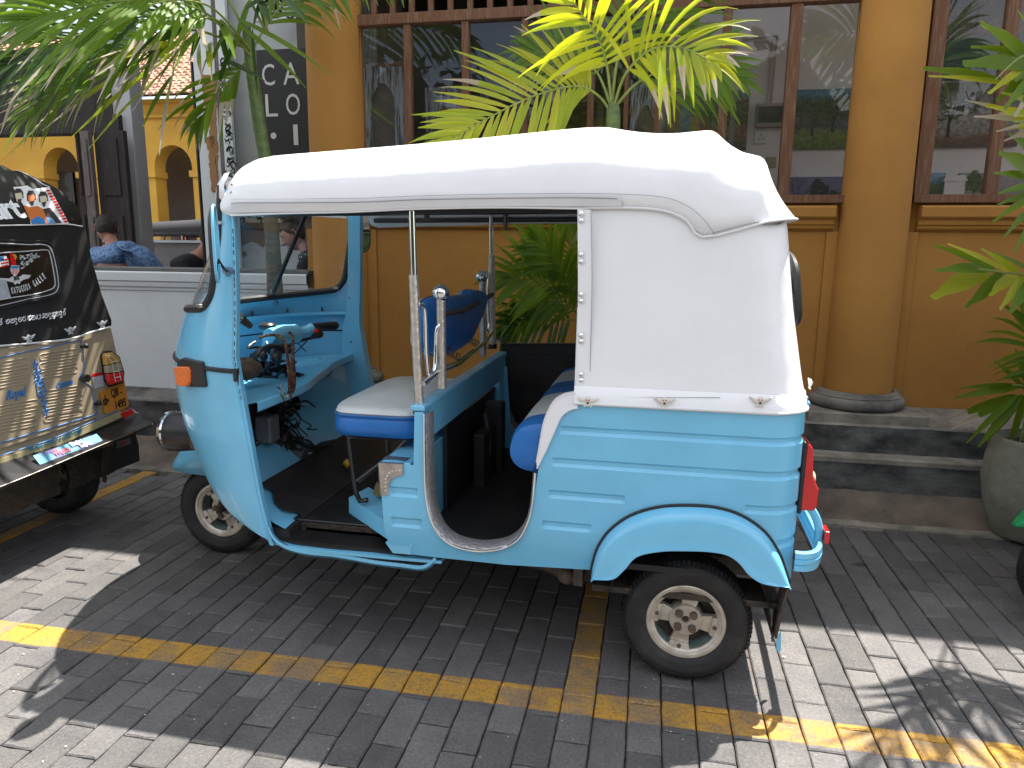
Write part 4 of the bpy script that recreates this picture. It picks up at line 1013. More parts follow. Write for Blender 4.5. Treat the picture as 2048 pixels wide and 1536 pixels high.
tp = [tz_(*q) for q in ((500,321),(560,316),(700,305),(900,288),(1050,272),(1140,262),(1203,257),(1300,263),(1380,266),(1430,262))]
def topz(x): return interp(x, [p[0] for p in tp], [p[1] for p in tp])
def hemz(x): return interp(x, [h[0] for h in hem], [h[1] for h in hem])
xs = [-1.545,-1.50,-1.4,-1.25,-1.1,-.95,-.8,-.65,-.55,-.45,tp[6][0]]
rows = []
fx, fz = hem[0]
rows.append(hoop(fx-.035, fz+.012, fx-.05, topz(-1.5)-.13, crown=.01)); rows.append(hoop(fx-.02, fz+.004, fx-.04, topz(-1.5)-.075, crown=.02)); rows.append(hoop(fx-.005, fz, fx-.012, topz(-1.5)-.022))
for x in xs[1:]: rows.append(hoop(x, hemz(x), x, topz(x)))
X6 = tp[6][0]; X9 = tp[9][0]
nx = hem[-1][0]
for k, t in enumerate((.12,.3,.5,.7,.88,1.0)):
    xt = lerp(X6, X9, t); xb = lerp(X6, nx, t); sag = .020*math.sin(math.pi*t)
    rows.append(hoop(xb, hemz(xb), xt, lerp(topz(X6), topz(X9), t)-sag))
cpt = tz_(1530,320); tip = at(1585,438,y=-.56)
h2 = at(1500,453,y=YH)
for t in (.15,.4,.65,.88,1.0):
    sag = .018*math.sin(math.pi*t)
    rows.append(hoop(lerp(nx, h2.x, t), lerp(hem[-1][1], h2.z, t), lerp(X9, cpt[0], t)-sag*.5, lerp(topz(X9), cpt[1], t)-sag, ys=lerp(.62,.615,t)))
# last sections close down on the rear hem that runs round the corner at one height
def rearhem(n=18):
    out = []; 
    for i in range(n+1):
        t = i/n; a = math.pi*t; c, s_ = math.cos(a), math.sin(a)
        y = -.615*math.copysign(abs(c)**.55, c); h = abs(s_)**.55
        out.append(Vector((lerp(h2.x+.04, .275, h**1.3), y, lerp(h2.z+.012, 1.462, h))))
    return out
RH = rearhem()
for t in (.15,.35,.6,.82,1.0):
    sag = .014*math.sin(math.pi*t); rows.append([p.lerp(q_, t)-Vector((sag*.8,0,sag*.6)) for p, q_ in zip(rows[-1] if t == .15 else base_, RH)] if t != .15 else [p.lerp(q_, t)-Vector((sag*.8,0,sag*.6)) for p, q_ in zip(rows[-1], RH)])
    if t == .15: base_ = rows[-2]
for ki in sorted((10, 16, 21), reverse=True):     # the bows press a tight ridge into the cloth
    a_, b_, c_ = rows[ki-1], rows[ki], rows[min(ki+1, len(rows)-1)]
    rows[ki:ki+1] = [[q.lerp(p, .12) for p, q in zip(a_, b_)], b_, [q.lerp(p, .12) for p, q in zip(c_, b_)]]
roofm = MB(); roofm.grid(rows)
rf_ = rb('hood', roofm, VINYL, angle=180, solid=.004, sub=1)
# hem welt, seam lines and grey edging strip
def hoodp(i, k): return rows[i][k]
welt = MB(); pts = [Vector((h[0], YH-.004, h[1])) for h in hem]; pts += [Vector((h2.x, YH-.002, h2.z)), RH[0]+Vector((.0,-.004,0))] + [p+Vector((.004,0,0)) for p in RH[1:-1]]
welt.tube(spline(pts, 3), .0034, 6); rb('hood_welt', welt, PIPING)
wl2 = MB(); wl2.tube(spline([Vector((h[0], -YH+.004, h[1])) for h in hem], 3), .0048, 6); rb('hood_welt', wl2, PIPING)
def on_plane(pl, y, r=.0011, m=STITCH, name='seam', n=4, closed=False):
    mb = MB(); mb.tube(spline([at(px, py, y=y) for px, py in pl], n), r, 4); return rb(name, mb, m)
strip_ = MB(); top_ = [at(px, py, y=YH-.0065) for px, py in ((462,406),(700,405),(830,400),(1000,397),(1150,396),(1234,398),(1244,414))]; bot_ = [at(px, py, y=YH-.0065) for px, py in ((463,425),(700,422),(830,416),(1000,413),(1150,413),(1235,413.5),(1244,414))]
strip_.grid([spline(top_, 4), spline(bot_, 4)]); rb('hem_strip', strip_, VINYL_TRIM, solid=.003, smooth=False)
on_plane([(462,405.5),(700,404.5),(830,399.5),(1000,396.5),(1150,395.5),(1234,397.5)], YH-.0085)
on_plane([(462,398),(700,397),(830,392),(1000,388),(1150,387),(1260,389),(1330,395),(1375,412),(1405,436),(1430,468)], YH-.0085, .0008)
on_plane([(1425,466),(1500,447),(1583,433)], YH-.004, .0008)
# front peak flap with studs
pk = MB(); P = [at(*q, y=-.50) for q in ((452,365),(470,358),(463,431),(455,395))]; pk.slab([(p.x, p.y, p.z) for p in P], (0,.006,0)); 
rb('peak_flap', pk, VINYL, smooth=False)
sd = MB()
for q in ((463,369),(462,384)): sd.ball(at(*q, y=-.63), .006, 8, (1,.5,1))
rb('stud', sd, CHROME)
# ---------------------------------------------------------------- side curtains and rear of the hood
def xback(z): return interp(z, [.90,.95,1.0,1.08,1.2,1.32,1.47,1.55], [.309,.308,.296,.282,.260,.244,.226,.215])
def yside(z): return interp(z, [.90,.95,1.0,1.2,1.47,1.6], [.652,.650,.643,.628,.612,.608])
cur = MB(); rowsC = []
xf0 = bp(1155,600,y=-.63)[0]
zz = [TOPZ-.012+.0*0, .93,.945,.965,.99,1.03,1.08,1.14,1.2,1.26,1.32,1.38,1.43,1.468,1.50]
for z in zz:
    xb, ys = xback(z), yside(z); r = .12+.03*(z-.93); row = []
    Ls = [lerp(xf0, xb-r, i/9) for i in range(10)]
    for x in Ls: row.append(Vector((x, -ys, z)))
    for i in range(1, 9): a = math.pi/2*i/8; row.append(Vector((xb-r+r*math.sin(a), -ys+r-r*math.cos(a), z)))
    for i in range(1, 8): row.append(Vector((xb+.008*math.sin(math.pi*i/8), lerp(-ys+r, ys-r, i/8), z)))
    half = row[:18]; row += [Vector((p.x, -p.y, p.z)) for p in half[::-1]]
    # slight pull folds in the cloth
    for k, p in enumerate(row):
        d = .004*noise.noise(Vector((p.x*3, p.y*3, p.z*1.2)))
        if 10 < k < 33: p.x += d
        elif k > 0: p.y += d
    if z > 1.46: row = [Vector((p.x, p.y, min(p.z, hemz(p.x)+.012) if p.x < nx else min(p.z, 1.452 if abs(p.y) < .55 else 1.44))) for p in row]
    rowsC.append(row)
cur.grid(rowsC); rb('side_curtain', cur, VINYL, angle=180, solid=.003, sub=1)
# lower hem band and welt of the curtain
bd_ = MB(); z0 = TOPZ-.008
def ringc(z, off):
    out = []; xb, ys = xback(z)+off, yside(z)+off; r = .12
    out += [Vector((lerp(xf0, xb-r, i/6), -ys, z)) for i in range(7)] + [Vector((xb-r+r*math.sin(math.pi/2*i/8), -ys+r-r*math.cos(math.pi/2*i/8), z)) for i in range(1, 9)] + [Vector((xb, lerp(-ys+r, ys-r, i/6), z)) for i in range(1, 6)]
    return out + [Vector((p.x, -p.y, p.z)) for p in out[:15][::-1]]
bd_.grid([ringc(TOPZ+.004, .006), ringc(TOPZ-.002, .008), ringc(TOPZ+.045, .0045), ringc(TOPZ+.048, .003)][1:] if False else [ringc(TOPZ-.002, .008), ringc(TOPZ+.045, .004), ringc(TOPZ+.047, .0015)]); rb('curtain_hem', bd_, VINYL, angle=60)
wb = MB(); wb.tube(ringc(TOPZ-.004, .009), .0045, 6); rb('curtain_welt', wb, PIPING)
on_plane([(1182,422),(1184,560),(1181,700),(1180,793)], -.645, .0007)
on_plane([(1158,793),(1250,794),(1350,795),(1440,795)], -.6555, .0008)
fr_ = MB(); fr_.grid([[at(px, py, y=-.6455) for px, py in ((1155,418),(1156,560),(1155,700),(1154,790))], [at(px, py, y=-.6475) for px, py in ((1158,418),(1159,560),(1158,700),(1157,790))], [at(px, py, y=-.643) for px, py in ((1182,420),(1184,560),(1181,700),(1180,793))]]); rb('curtain_edge_band', fr_, VINYL, angle=50)
ed = MB(); ed.grid([[(xf0+.0, -.63, z), (xf0-.002, -.60, z)] for z in (.93, 1.1, 1.3, 1.48)]); rb('curtain_lining', ed, VINYL_DARK, solid=.004)
for (qx, qys) in ((1162,((427,441),(509,523),(589,602),(671,683),(749,761))),):
    for i, pr_ in enumerate(qys):
        for py in pr_:
            mb = MB(); p = at(qx, py, y=-.653); mb.lathe([(.0082,0),(.0078,-.002),(.0055,-.0048),(.0005,-.006)], (p.x, -.648, p.z), 'Y', 14); rb('snap_stud', mb, CHROME)
# the white flap running down beside the door
fo = [at(*q, y=BY-.006) for q in ((1156,816),(1139,820),(1122,834),(1109,862),(1092,900),(1082,920),(1074,937))]
fi = [at(*q, y=BY-.006) for q in ((1151,786),(1129,790),(1109,802),(1097,820),(1087,847),(1080,885),(1073,925))]
fo, fi = spline(fo, 4), spline(fi, 4); fm = MB(); fm.grid([[p+Vector((-.004,.035,.0)) for p in fi], [p+Vector((-.001,.004,0)) for p in fi], fi, fo, [p+Vector((0,.006,0)) for p in fo]]); rb('curtain_flap', fm, VINYL, angle=50)
ft_ = MB(); ft_.tube(fo, .0028, 5); ft_.tube(fi, .0024, 5); rb('flap_piping', ft_, PIPING)
# winged emblem plates
def emblem(c, right, up, s, parent, m=None, m2=None):
    m = m or mat('cream_emblem', (.74,.71,.64), .45, noise_amt=.2, nscale=60); r, u = Vector(right).normalized(), Vector(up).normalized(); n = r.cross(u)
    out = [(-1,.42),(-.82,.40),(-.5,.30),(-.3,.22),(-.22,.42),(0,.50),(.22,.42),(.3,.22),(.5,.30),(.82,.40),(1,.42),(.84,.14),(.72,.12),(.66,-.04),(.52,-.04),(.45,-.16),(.30,-.12),(.30,-.30),(.42,-.42),(.30,-.52),(.12,-.40),(0,-.44),(-.12,-.40),(-.30,-.52),(-.42,-.42),(-.30,-.30),(-.30,-.12),(-.45,-.16),(-.52,-.04),(-.66,-.04),(-.72,.12),(-.84,.14)]
    c = Vector(c); mb = MB(); mb.slab([c+r*(x*s)+u*(y*s) for x, y in out], n*.004)
    mb.ball(c+u*(.14*s)+n*.003, .36*s, 12, (1,.4,1) if abs(n.y) > .5 else (.4,1,1))
    for sx in (-1, 1):
        for k in range(3): mb.beam(c+r*(sx*.3*s)+u*((.10-.05*k)*s)+n*.004, c+r*(sx*(.86-.14*k)*s)+u*((.30-.13*k)*s)+n*.004, .07*s, .003, up=n)
    o = obj('winged_emblem', mb, m, parent, angle=30, bevel=.001)
    for sx in (-1, 1):
        e = MB(); e.ball(c+r*(sx*.12*s)+u*(.17*s)+n*(.29*.35*s+.0035), .075*s, 8); obj('emblem_eye', e, REDLENS if m2 is None else m2, o)
    e = MB(); e.ball(c-u*(.09*s)+n*(.008), .11*s, 10, (1,.5,1)); obj('emblem_rivet', e, GREASE, o)
    return o
for px, py in ((1176,803),(1329,804),(1520,803)): emblem(at(px, py, y=-.660), (1,0,0), (0,0,1), .033, rk)
emblem((.347,-.40,.955), (0,1,0), (0,0,1), .033, rk); emblem((.347,0,.955), (0,1,0), (0,0,1), .033, rk)
# rear window bulging slightly at the back of the hood
rw_ = MB(); pts = []
zc_, hz, hy = 1.245, .115, .44
for i in range(40):
    a = 2*math.pi*i/40; c, s_ = math.cos(a), math.sin(a)
    pts.append(Vector((xback(zc_+hz*math.copysign(abs(s_)**.5, s_))+.026, hy*math.copysign(abs(c)**.5, c), zc_+hz*math.copysign(abs(s_)**.5, s_))))
rw_.tube(pts, .014, 8, closed=True); rwo = rb('rear_window', rw_, RUBBER)
rg_ = MB(); rg_.add([p for p in pts], [list(range(40))]); obj('pane', rg_, GLASS, rwo, smooth=False)
# tail lamp, reflector, rear bumper
def taillamp(sgn):
    t = empty('tail_lamp', (.32, sgn*.50, .66), parent=rk)
    mb = MB(); mb.box((.312, sgn*.50-.055, .575), (.327, sgn*.50+.055, .805)); obj('base', mb, BLKPLASTIC, t, bevel=.012, smooth=False)
    mb = MB(); prof = [(.322,.585),(.362,.587),(.370,.60),(.372,.655),(.362,.675),(.352,.70),(.348,.76),(.344,.785),(.336,.797),(.326,.798)]
    mb.slab([(x, sgn*.50-.048, z) for x, z in prof], (0,.096,0)); obj('lens', mb, REDLENS, t, bevel=.008, smooth=False)
    mb = MB(); mb.ball((.360, sgn*.50-.02*sgn, .672), .024, 12, (.6,1,1)); obj('bulb_lens', mb, mat('amber_clear_lens', (.75,.55,.35), .2), t)
taillamp(-1); taillamp(1)
bmp = MB(); prof_ = [(0,-.030),(.010,-.028),(.012,-.013),(.007,-.010),(.012,-.007),(.014,.005),(.009,.008),(.013,.012),(.012,.027),(0,.030)]
zc2 = .462; path = []
path = [(.300,-.640),(.325,-.640),(.350,-.625),(.370,-.59),(.385,-.52),(.392,-.3),(.395,0),(.392,.3),(.385,.52),(.370,.59),(.350,.625),(.325,.640),(.300,.640)]
pth = spline([(x, y, 0) for x, y in path], 4); rws = []
for i, p in enumerate(pth):
    tg = (pth[min(i+1, len(pth)-1)]-pth[max(i-1, 0)]).normalized(); nn = Vector((-tg.y*-1, tg.x*-1, 0)); nn = Vector((tg.y, -tg.x, 0))
    rws.append([(p.x+nn.x*o_, p.y+nn.y*o_, zc2+z) for o_, z in prof_])
bmp.grid(rws); rb('bumper', bmp, BLUE, angle=30, solid=.003)
for sg_ in (-1, 1):
    hp = MB(); hp.tube(spline([(.382, sg_*.53, .475),(.386, sg_*.53, .52),(.372, sg_*.53, .565),(.345, sg_*.53, .60),(.318, sg_*.53, .615)], 5), [.013]*21, 8)
    rb('bumper_bracket', hp, BLUE)
rr_ = MB(); rr_.box((.398,-.56,.49),(.412,-.50,.53)); rb('rear_reflector', rr_, REDLENS, bevel=.003, smooth=False)
lt = MB(); p = at(1601,822,y=-.5); lt.box((.318,-.46,.895),(.336,-.42,.925)); lt.ball((.338,-.44,.90), .010, 8); rb('hatch_latch', lt, BLUE, bevel=.003)
# chrome corner plate with rivets
cpx = MB(); out = [(757,926),(806,929),(806,950),(794,952),(784,958),(778,968),(777,990),(762,990)]
cpx.slab([at(*q, y=BY-.004) for q in out], (0,-.002,0)); cpo = rb('corner_plate', cpx, STEEL, smooth=False)
a = at(757,926,y=BY-.005); b = at(806,929,y=BY-.005); c2 = MB(); c2.add([a, b, b+Vector((.0,.07,.002)), a+Vector((0,.07,.004))], [(0,1,2,3)]); rb('corner_plate', c2, STEEL, smooth=False, solid=.002)
for q in ((799,941),(792,941),(785,942),(778,946),(774,952),(771,958),(771,965),(771,973),(771,981)):
    mb = MB(); p = at(*q, y=BY-.007); mb.ball(p, .0042, 8, (1,.6,1)); rb('rivet', mb, CHROME)
# ---------------------------------------------------------------- front cowl with windscreen opening
ZK = [.335,.36,.42,.5,.6,.7,.8,.9,1.0,1.1,1.2,1.3,1.4,1.5,1.545]
BK = [.26,.31,.39,.43,.465,.50,.51,.50,.46,.42,.36,.29,.21,.17,.15]
XK = [-1.425,-1.432,-1.446,-1.462,-1.476,-1.489,-1.504,-1.520,-1.533,-1.526,-1.521,-1.517,-1.514,-1.512,-1.512]
def cowlp(u, z, off=0.0):
    """u in 0..1 from the near door edge round the nose to the far one"""
    b, xe = interp(z, ZK, BK), interp(z, ZK, XK); W_ = .60+.018*max(0, min(1, (1.2-z)/.5))
    # flat flank then ellipse
    a = math.pi*u
    y = -(W_-off)*math.cos(a); x = xe-(b-off)*math.sin(a)-.062*u
    return Vector((x, y, z))
# window opening in (u, z): rounded rectangle
U0, U1, WZ0, WZ1 = .075, .925, 1.135, 1.60
def winz0(u): return 1.125 + .05*abs(u-.5)*2*0 + .06*(abs(u-.5)*2)**2*.8
def inside_win(u, z, g=0):
    du = min(u-U0, U1-u)+g; dz = z-winz0(u)+g
    if du < 0 or dz < 0: return False
    ru, rz = .045, .075
    if du < ru and dz < rz: return ((ru-du)/ru)**2+((rz-dz)/rz)**2 < 1
    return True
NU, NZ = 150, 121
def zrow(j): return .335+(1.545-.335)*j/(NZ-1)
seamz = lambda u: .955
cw = MB(); base = {}
def bottomz(u):     # the nose is cut away over the front wheel
    return .355+ .22*math.sin(math.pi*u)**1.2
for j in range(NZ):
    for i in range(NU+1):
        u = i/NU; z = max(zrow(j), bottomz(u)); base[(i, j)] = len(cw.v); cw.v.append(cowlp(u, z))
for j in range(NZ-1):
    for i in range(NU):
        u, z = (i+.5)/NU, (zrow(j)+zrow(j+1))/2
        if inside_win(u, z, -.004): continue
        if zrow(j+1) <= bottomz((i)/NU)+1e-6 and zrow(j+1) <= bottomz((i+1)/NU)+1e-6: continue
        cw.f.append([base[(i,j)], base[(i+1,j)], base[(i+1,j+1)], base[(i,j+1)]]); cw.mi.append(0)
cowl = rb('front_cowl', cw, BLUE, angle=50, solid=.006)
# rolled door edges of the cowl (near and far): a flange turned into the cab
for uu, sg_ in ((0, -1), (1, 1)):
    mb = MB(); rws = []
    for j in range(0, 41):
        z = lerp(.335, 1.545, j/40); p = cowlp(uu, z); wdt = .030
        rws.append([p+Vector((-.004,0,0)), p+Vector((.008, sg_*.003,0)), p+Vector((.012,0,0)), p+Vector((.010, -sg_*wdt*.8, 0)), p+Vector((.0,-sg_*wdt,0)), p+Vector((-.03,-sg_*(wdt+.002),0))])
    mb.grid(rws); rb('door_flange', mb, BLUE, angle=40)
mb = MB()
for k in range(22):
    z = lerp(.86, 1.42, k/21)+.006*math.sin(k*5); p = cowlp(0, z); mb.box((p.x+.006, p.y-.0045, z-.009), (p.x+.0085, p.y-.001, z+.006))
rb('weld_gaps', mb, GREASE, smooth=False)
# black waist moulding
wm = MB(); wm.tube([cowlp(i/80, .948+.010*math.sin(math.pi*i/80), -.004) for i in range(81)], .0085, 6); rb('waist_moulding', wm, RUBBER)
wm = MB(); p = cowlp(0,.94); wm.box((p.x-.002, p.y-.012, .915), (p.x+.012, p.y+.004, .958)); rb('moulding_clip', wm, RUBBER, smooth=False)
# windscreen gasket and glass
gp = []
ru, rz = .045, .075
def wp_(u, z): return cowlp(u, z)
for k in range(30): gp.append((U0, lerp(1.56, winz0(U0)+rz, k/29)))
for k in range(1, 10): a = R(90*k/10); u = U0+ru-ru*math.cos(a); gp.append((u, winz0(u)+rz-rz*math.sin(a)))
for k in range(50): u = lerp(U0+ru, U1-ru, k/49); gp.append((u, winz0(u)))
for k in range(1, 10): a = R(90-90*k/10); u = U1-ru+ru*math.cos(a); gp.append((u, winz0(u)+rz-rz*math.sin(a)))
for k in range(30): gp.append((U1, lerp(winz0(U1)+rz, 1.56, k/29)))
gk = MB(); gk.tube([wp_(u, z) for u, z in gp], .0155, 8); rb('windscreen_gasket', gk, RUBBER)
gl = MB(); gl.grid([[cowlp(lerp(U0, U1, i/50), lerp(1.12, 1.56, j/12), .004) for i in range(51)] for j in range(13)]); 
gl.f = [f for f in gl.f if inside_win(lerp(U0, U1, (f[0] % 51+.5)/50), lerp(1.12, 1.56, (f[0]//51+.5)/12), .02)]; gl.mi = [0]*len(gl.f)
rb('windscreen', gl, GLASS, angle=180)
for (u, z) in ((U0+.03, winz0(U0)+.004),(U1-.03, winz0(U1)+.004),(U1,1.47),(U0,1.44)):
    c = cowlp(u, z, -.012 if u < .5 else .012); nrm = (cowlp(u+.01, z)-cowlp(u-.01, z)).normalized(); mb = MB()
    mb.beam(c-nrm*.012, c+nrm*.012, .026, .012, up=(0,0,1)); o = rb('gasket_clip', mb, STEEL, smooth=False, bevel=.002)
hd = MB(); hd.grid([[cowlp(lerp(.02,.98,i/40), z, o_) for i in range(41)] for z, o_ in ((1.50,.002),(1.52,-.012),(1.56,-.012),(1.60,.02))]); rb('header_rail', hd, VINYL, angle=60)
# dark diagonal stay inside the screen (wiper motor arm)
wi = MB(); a, b = at(614,428,y=-.10), at(548,583,y=-.02); a = Vector((-1.60, .13, 1.49)); 
pa_, pb_2 = at(612,426,x=-1.66), at(547,584,x=-1.905)
wi.beam(pa_, pb_2, .019, .012); rb('wiper_arm', wi, BLKPLASTIC, smooth=False, bevel=.003)
wi = MB(); wi.tube([at(545,580,x=-1.915), at(551,610,x=-1.91)], .014, 8); rb('wiper_spindle', wi, mat('blue_grey_plastic', (.12,.22,.32), .4))
# inner shelf / dash
DZ = .835
sh_ = MB(); n = 40; row_out = [cowlp(lerp(.03,.97,i/n), DZ-.012, .012) for i in range(n+1)]
edge_ = spline([(-1.475,-.575,DZ),(-1.475,-.45,DZ),(-1.485,-.2,DZ),(-1.53,0,DZ+.004),(-1.56,.15,DZ+.006),(-1.60,.3,DZ+.006),(-1.625,.575,DZ+.006)], 7)
N2 = len(edge_)-1; row_out = [cowlp(lerp(.03,.97,i/N2), DZ-.004, .012) for i in range(N2+1)]
sh_.grid([[p+Vector((.0,0,-.035)) for p in edge_], [p+Vector((.004,0,-.030)) for p in edge_], [p+Vector((.004,0,-.004)) for p in edge_], edge_, [p.lerp(q_, .05) for p, q_ in zip(edge_, row_out)], [p.lerp(q_, .5)-Vector((0,0,.008)) for p, q_ in zip(edge_, row_out)], row_out]); rb('dash_shelf', sh_, BLUE, angle=35)
# upper inner ledge below the screen
lg = MB(); n = 40
lg.grid([[cowlp(lerp(.02,.98,i/n), 1.045, .006) for i in range(n+1)], [cowlp(lerp(.02,.98,i/n), 1.050, .045) for i in range(n+1)], [cowlp(lerp(.02,.98,i/n), 1.036, .048) for i in range(n+1)], [cowlp(lerp(.02,.98,i/n), 1.02, .008) for i in range(n+1)]]); rb('inner_ledge', lg, BLUE, angle=30)
for u in (.62,.74,.86,.40):
    mb = MB(); p = cowlp(u, 1.052, .03); mb.lathe([(.006,0),(.006,.008),(.003,.022),(.0003,.022)], tuple(p), 'Z', 8); rb('screw', mb, GREASE)
# far side pillar: inner pressing with holes
pil = MB(); rws = []
for j in range(31):
    z = lerp(.36, 1.54, j/30); w_ = interp(z, [.36,.9,1.05,1.54], [.115,.10,.055,.05]); p = cowlp(.985, z, .006); p = Vector((interp(z, ZK, XK)-.056, .585, z))
    rws.append([p+Vector((.004,.02,0)), p+Vector((.008,-.0,0)), p+Vector((.004,-.02,0)), p+Vector((-w_*.6,-.028-.0,0)), p+Vector((-w_, -.035,0))])
pil.grid(rws); rb('inner_pillar', pil, BLUE, angle=30)
for (px, py, r_) in ((696,501,.0085),(699,523,.007),(699,596,.004),(702,684,.004)):
    p = at(px, py, y=.556); mb = MB(); mb.tube([p, p+Vector((.0,-.004,0))], r_, 14); mb.ball(p+Vector((0,-.003,0)), r_*.6, 8); rb('pillar_hole', mb, GREASE if r_ != .007 else CHROME)
# cab floor: lower sill step and upper floor
cf = MB(); 
outl = [(-1.425,-.60),(-1.36,-.625),(-1.20,-.632),(-1.0,-.632),(-.80,-.625),(-.80,-.50),(-1.3,-.50),(-1.40,-.52)]
cf.slab([(x, y, .332) for x, y in outl], (0,0,.010)); rb('sill', cf, BLUE, smooth=False)
lip = [at(*q, y=-.628) for q in ((537,1060),(548,1080),(570,1096),(610,1107),(660,1112),(700,1118),(750,1127),(800,1133),(846,1137),(872,1119))]
lm = MB(); L4 = spline(lip, 4); inr = [Vector((p.x+.0, p.y+.030, .352+.0*p.z)) for p in L4]
lm.grid([[p+Vector((0,.010,-.012)) for p in L4], L4, [p+Vector((0,.001,.010)) for p in L4], [Vector((p.x, p.y+.016, p.z+.006)) for p in L4]]); rb('sill_lip', lm, BLUE, angle=40, solid=.003)
def polymat(name, pts, z, th=.006, m=None, **k):
    mb = MB(); mb.slab([(x, y, z) for x, y in pts], (0,0,th)); return rb(name, mb, m or MATR, smooth=False, **k)
polymat('sill_mat', [(-1.415,-.585),(-1.34,-.612),(-1.2,-.618),(-1.05,-.612),(-.93,-.618),(-.88,-.56),(-.90,-.50),(-1.40,-.50)], .344, .006)
rg2 = MB(); x = -1.39
while x < -.90: 
    yy = lerp(-.60,-.612, .5); rg2.box((x, yy+.012, .350), (x+.004, -.502, .3532)); x += .0085
rb('mat_ridges', rg2, MATR, smooth=False, kind='stuff')
cf3 = MB(); cf3.box((-1.47,-.585,.338),(-1.37,.585,.384)); rb('front_crossmember', cf3, MATR, smooth=False)
cf2 = MB(); cf2.box((-1.40,-.50,.345), (-.90,.60,.385)); rb('cab_floor', cf2, GREASE, smooth=False)
ribmat('cab_mat', -1.45, -1.0, -.50, .56, .387, pitch=.010)
er = MB(); er.tube([(-1.38,-.500,.389),(-1.1,-.500,.389),(-.92,-.500,.389)], .003, 5); rb('mat_edge', er, mat('scuffed_rubber', (.06,.058,.06), .6))
# toe board rising to the nose, with centre hump
tb_ = MB(); rws = []
for j in range(9):
    t = j/8; rws.append([Vector((lerp(-1.385,-1.72,t)-.03*math.sin(math.pi*i/16), lerp(-.585,.585,i/16)*(1-.10*t), lerp(.386,.62,t**1.4))) for i in range(17)])
tb_.grid(rws); rb('toe_board', tb_, BLUE, angle=60)
tm_ = MB(); rws = []
for j in range(6):
    t = j/5*.55; rws.append([Vector((lerp(-1.36,-1.72,t), lerp(-.50+.10*t+.03*math.sin(j*1.9),.56,i/10), .006+lerp(.386,.62,t**1.4))) for i in range(11)])
tm_.grid(rws); rb('toe_mat', tm_, MATR, solid=.006, smooth=False)
# inner bulkhead behind the toe board (dark)
ib = MB(); ib.box((-1.86,-.42,.60),(-1.76,.10,.81)); rb('nose_bulkhead', ib, GREASE, smooth=False)
for pl in ():
    mb = MB(); mb.tube(spline([at(px, py, y=-.40) for px, py in pl], 5), .003, 5)
    rb('pressed_crease', mb, BLUE)
# inner flank panel on the near side (seen through the doorway)
ifp = MB(); rws = []
for (z, d) in ((.39,.10),(.50,.14),(.62,.16),(.75,.15),(.86,.12)):
    p = cowlp(.02, z); rws.append([Vector((p.x-.006, -.575, z)), Vector((p.x-.03, -.50, z)), Vector((p.x-.05-d*.5, -.42+d*.3, z)), Vector((p.x-.2, -.40+d*.5, z))])
ifp.grid(rws); rb('inner_flank', ifp, BLUE, angle=60)
# far interior lower panel is the cowl itself; horn/reservoir can on it
can = MB(); c = at(651,733,y=.42); can.lathe([(.0005,-.04),(.012,-.038),(.018,-.028),(.021,0),(.021,.03),(.016,.034)], tuple(c), 'Z', 16); rb('washer_bottle', can, mat('blue_grey_can', (.07,.16,.24), .5))
cw_ = MB(); cw_.tube(spline([c+Vector((-.027,0,.04)), c+Vector((-.026,0,-.01)), c+Vector((-.015,0,-.04)), c+Vector((.012,0,-.045)), c+Vector((.03,0,-.02)), c+Vector((.026,0,.03))], 5), .0025, 5); rb('bottle_strap', cw_, RUBBER)
# steering column, pedals, wiring loom and handlebar -------------
hb_ = empty('handlebar', (-1.56, 0, .95), parent=rk)
H = lambda px, py, x: at(px, py, x=x)
hx = -1.50
def hobj(n_, mb, m, **k): return obj(n_, mb, m, hb_, **k)
hc = MB(); cL, cR = Vector((-1.49,-.09,1.055)), Vector((-1.50,.12,1.06))
c0 = at(547,672,y=-.02); c1 = at(552,740,y=-.02)
hc.tube([at(547,668,y=-.02), at(546,700,y=-.02), at(543,735,y=-.03)], [.042,.046,.035], 16); 
P = [at(538,672,y=-.08), at(560,668,y=.0), at(585,668,y=.1), at(612,663,y=.17), at(626,656,y=.20)]
hc.tube(spline(P, 4), [.030+.012*math.sin(math.pi*i/16) if i < 10 else .026 for i in range(17)], 14); hobj('handlebar_shroud', hc, BLUE, angle=60)
kn = MB(); k0 = at(535,652,y=-.04); kn.lathe([(.0005,-.012),(.03,-.012),(.036,-.004),(.036,.006),(.028,.014),(.0005,.016)], tuple(k0), 'Z', 24); hobj('speedometer', kn, BLKPLASTIC, angle=40)
gr = MB(); P = [at(628,655,y=.21), at(640,652,y=.245), at(670,651,y=.33)]; gr.tube(P, [.019,.0175,.019], 14); gr.ball(P[-1], .019, 12); hobj('grip', gr, RUBBER)
sw_ = MB(); p = at(632,664,y=.20); sw_.box((p.x-.022, p.y-.02, p.z-.028), (p.x+.02, p.y+.03, p.z+.018)); hobj('switch_cluster', sw_, BLKPLASTIC, bevel=.006, smooth=False)
sw_ = MB(); p = at(632,661,y=.175); sw_.box((p.x-.008, p.y-.004, p.z-.008), (p.x+.01, p.y+.002, p.z+.006)); hobj('kill_switch', sw_, REDLENS, smooth=False)
sw_ = MB(); p = at(619,661,y=.172); sw_.ball(p, .009, 10); hobj('horn_button', sw_, CHROME)
lv = MB(); lv.tube(spline([at(590,686,y=.13), at(610,679,y=.18), at(640,672,y=.25), at(644,667,y=.27)], 4), .0075, 8); hobj('brake_lever', lv, BLKPLASTIC)
for (a, b) in (((592,683),(612,703)), ((614,682),(588,708))):
    mb = MB(); mb.tube([at(*a, y=.12), at(*b, y=.12)], .003, 5); hobj('control_cable', mb, RUBBER)
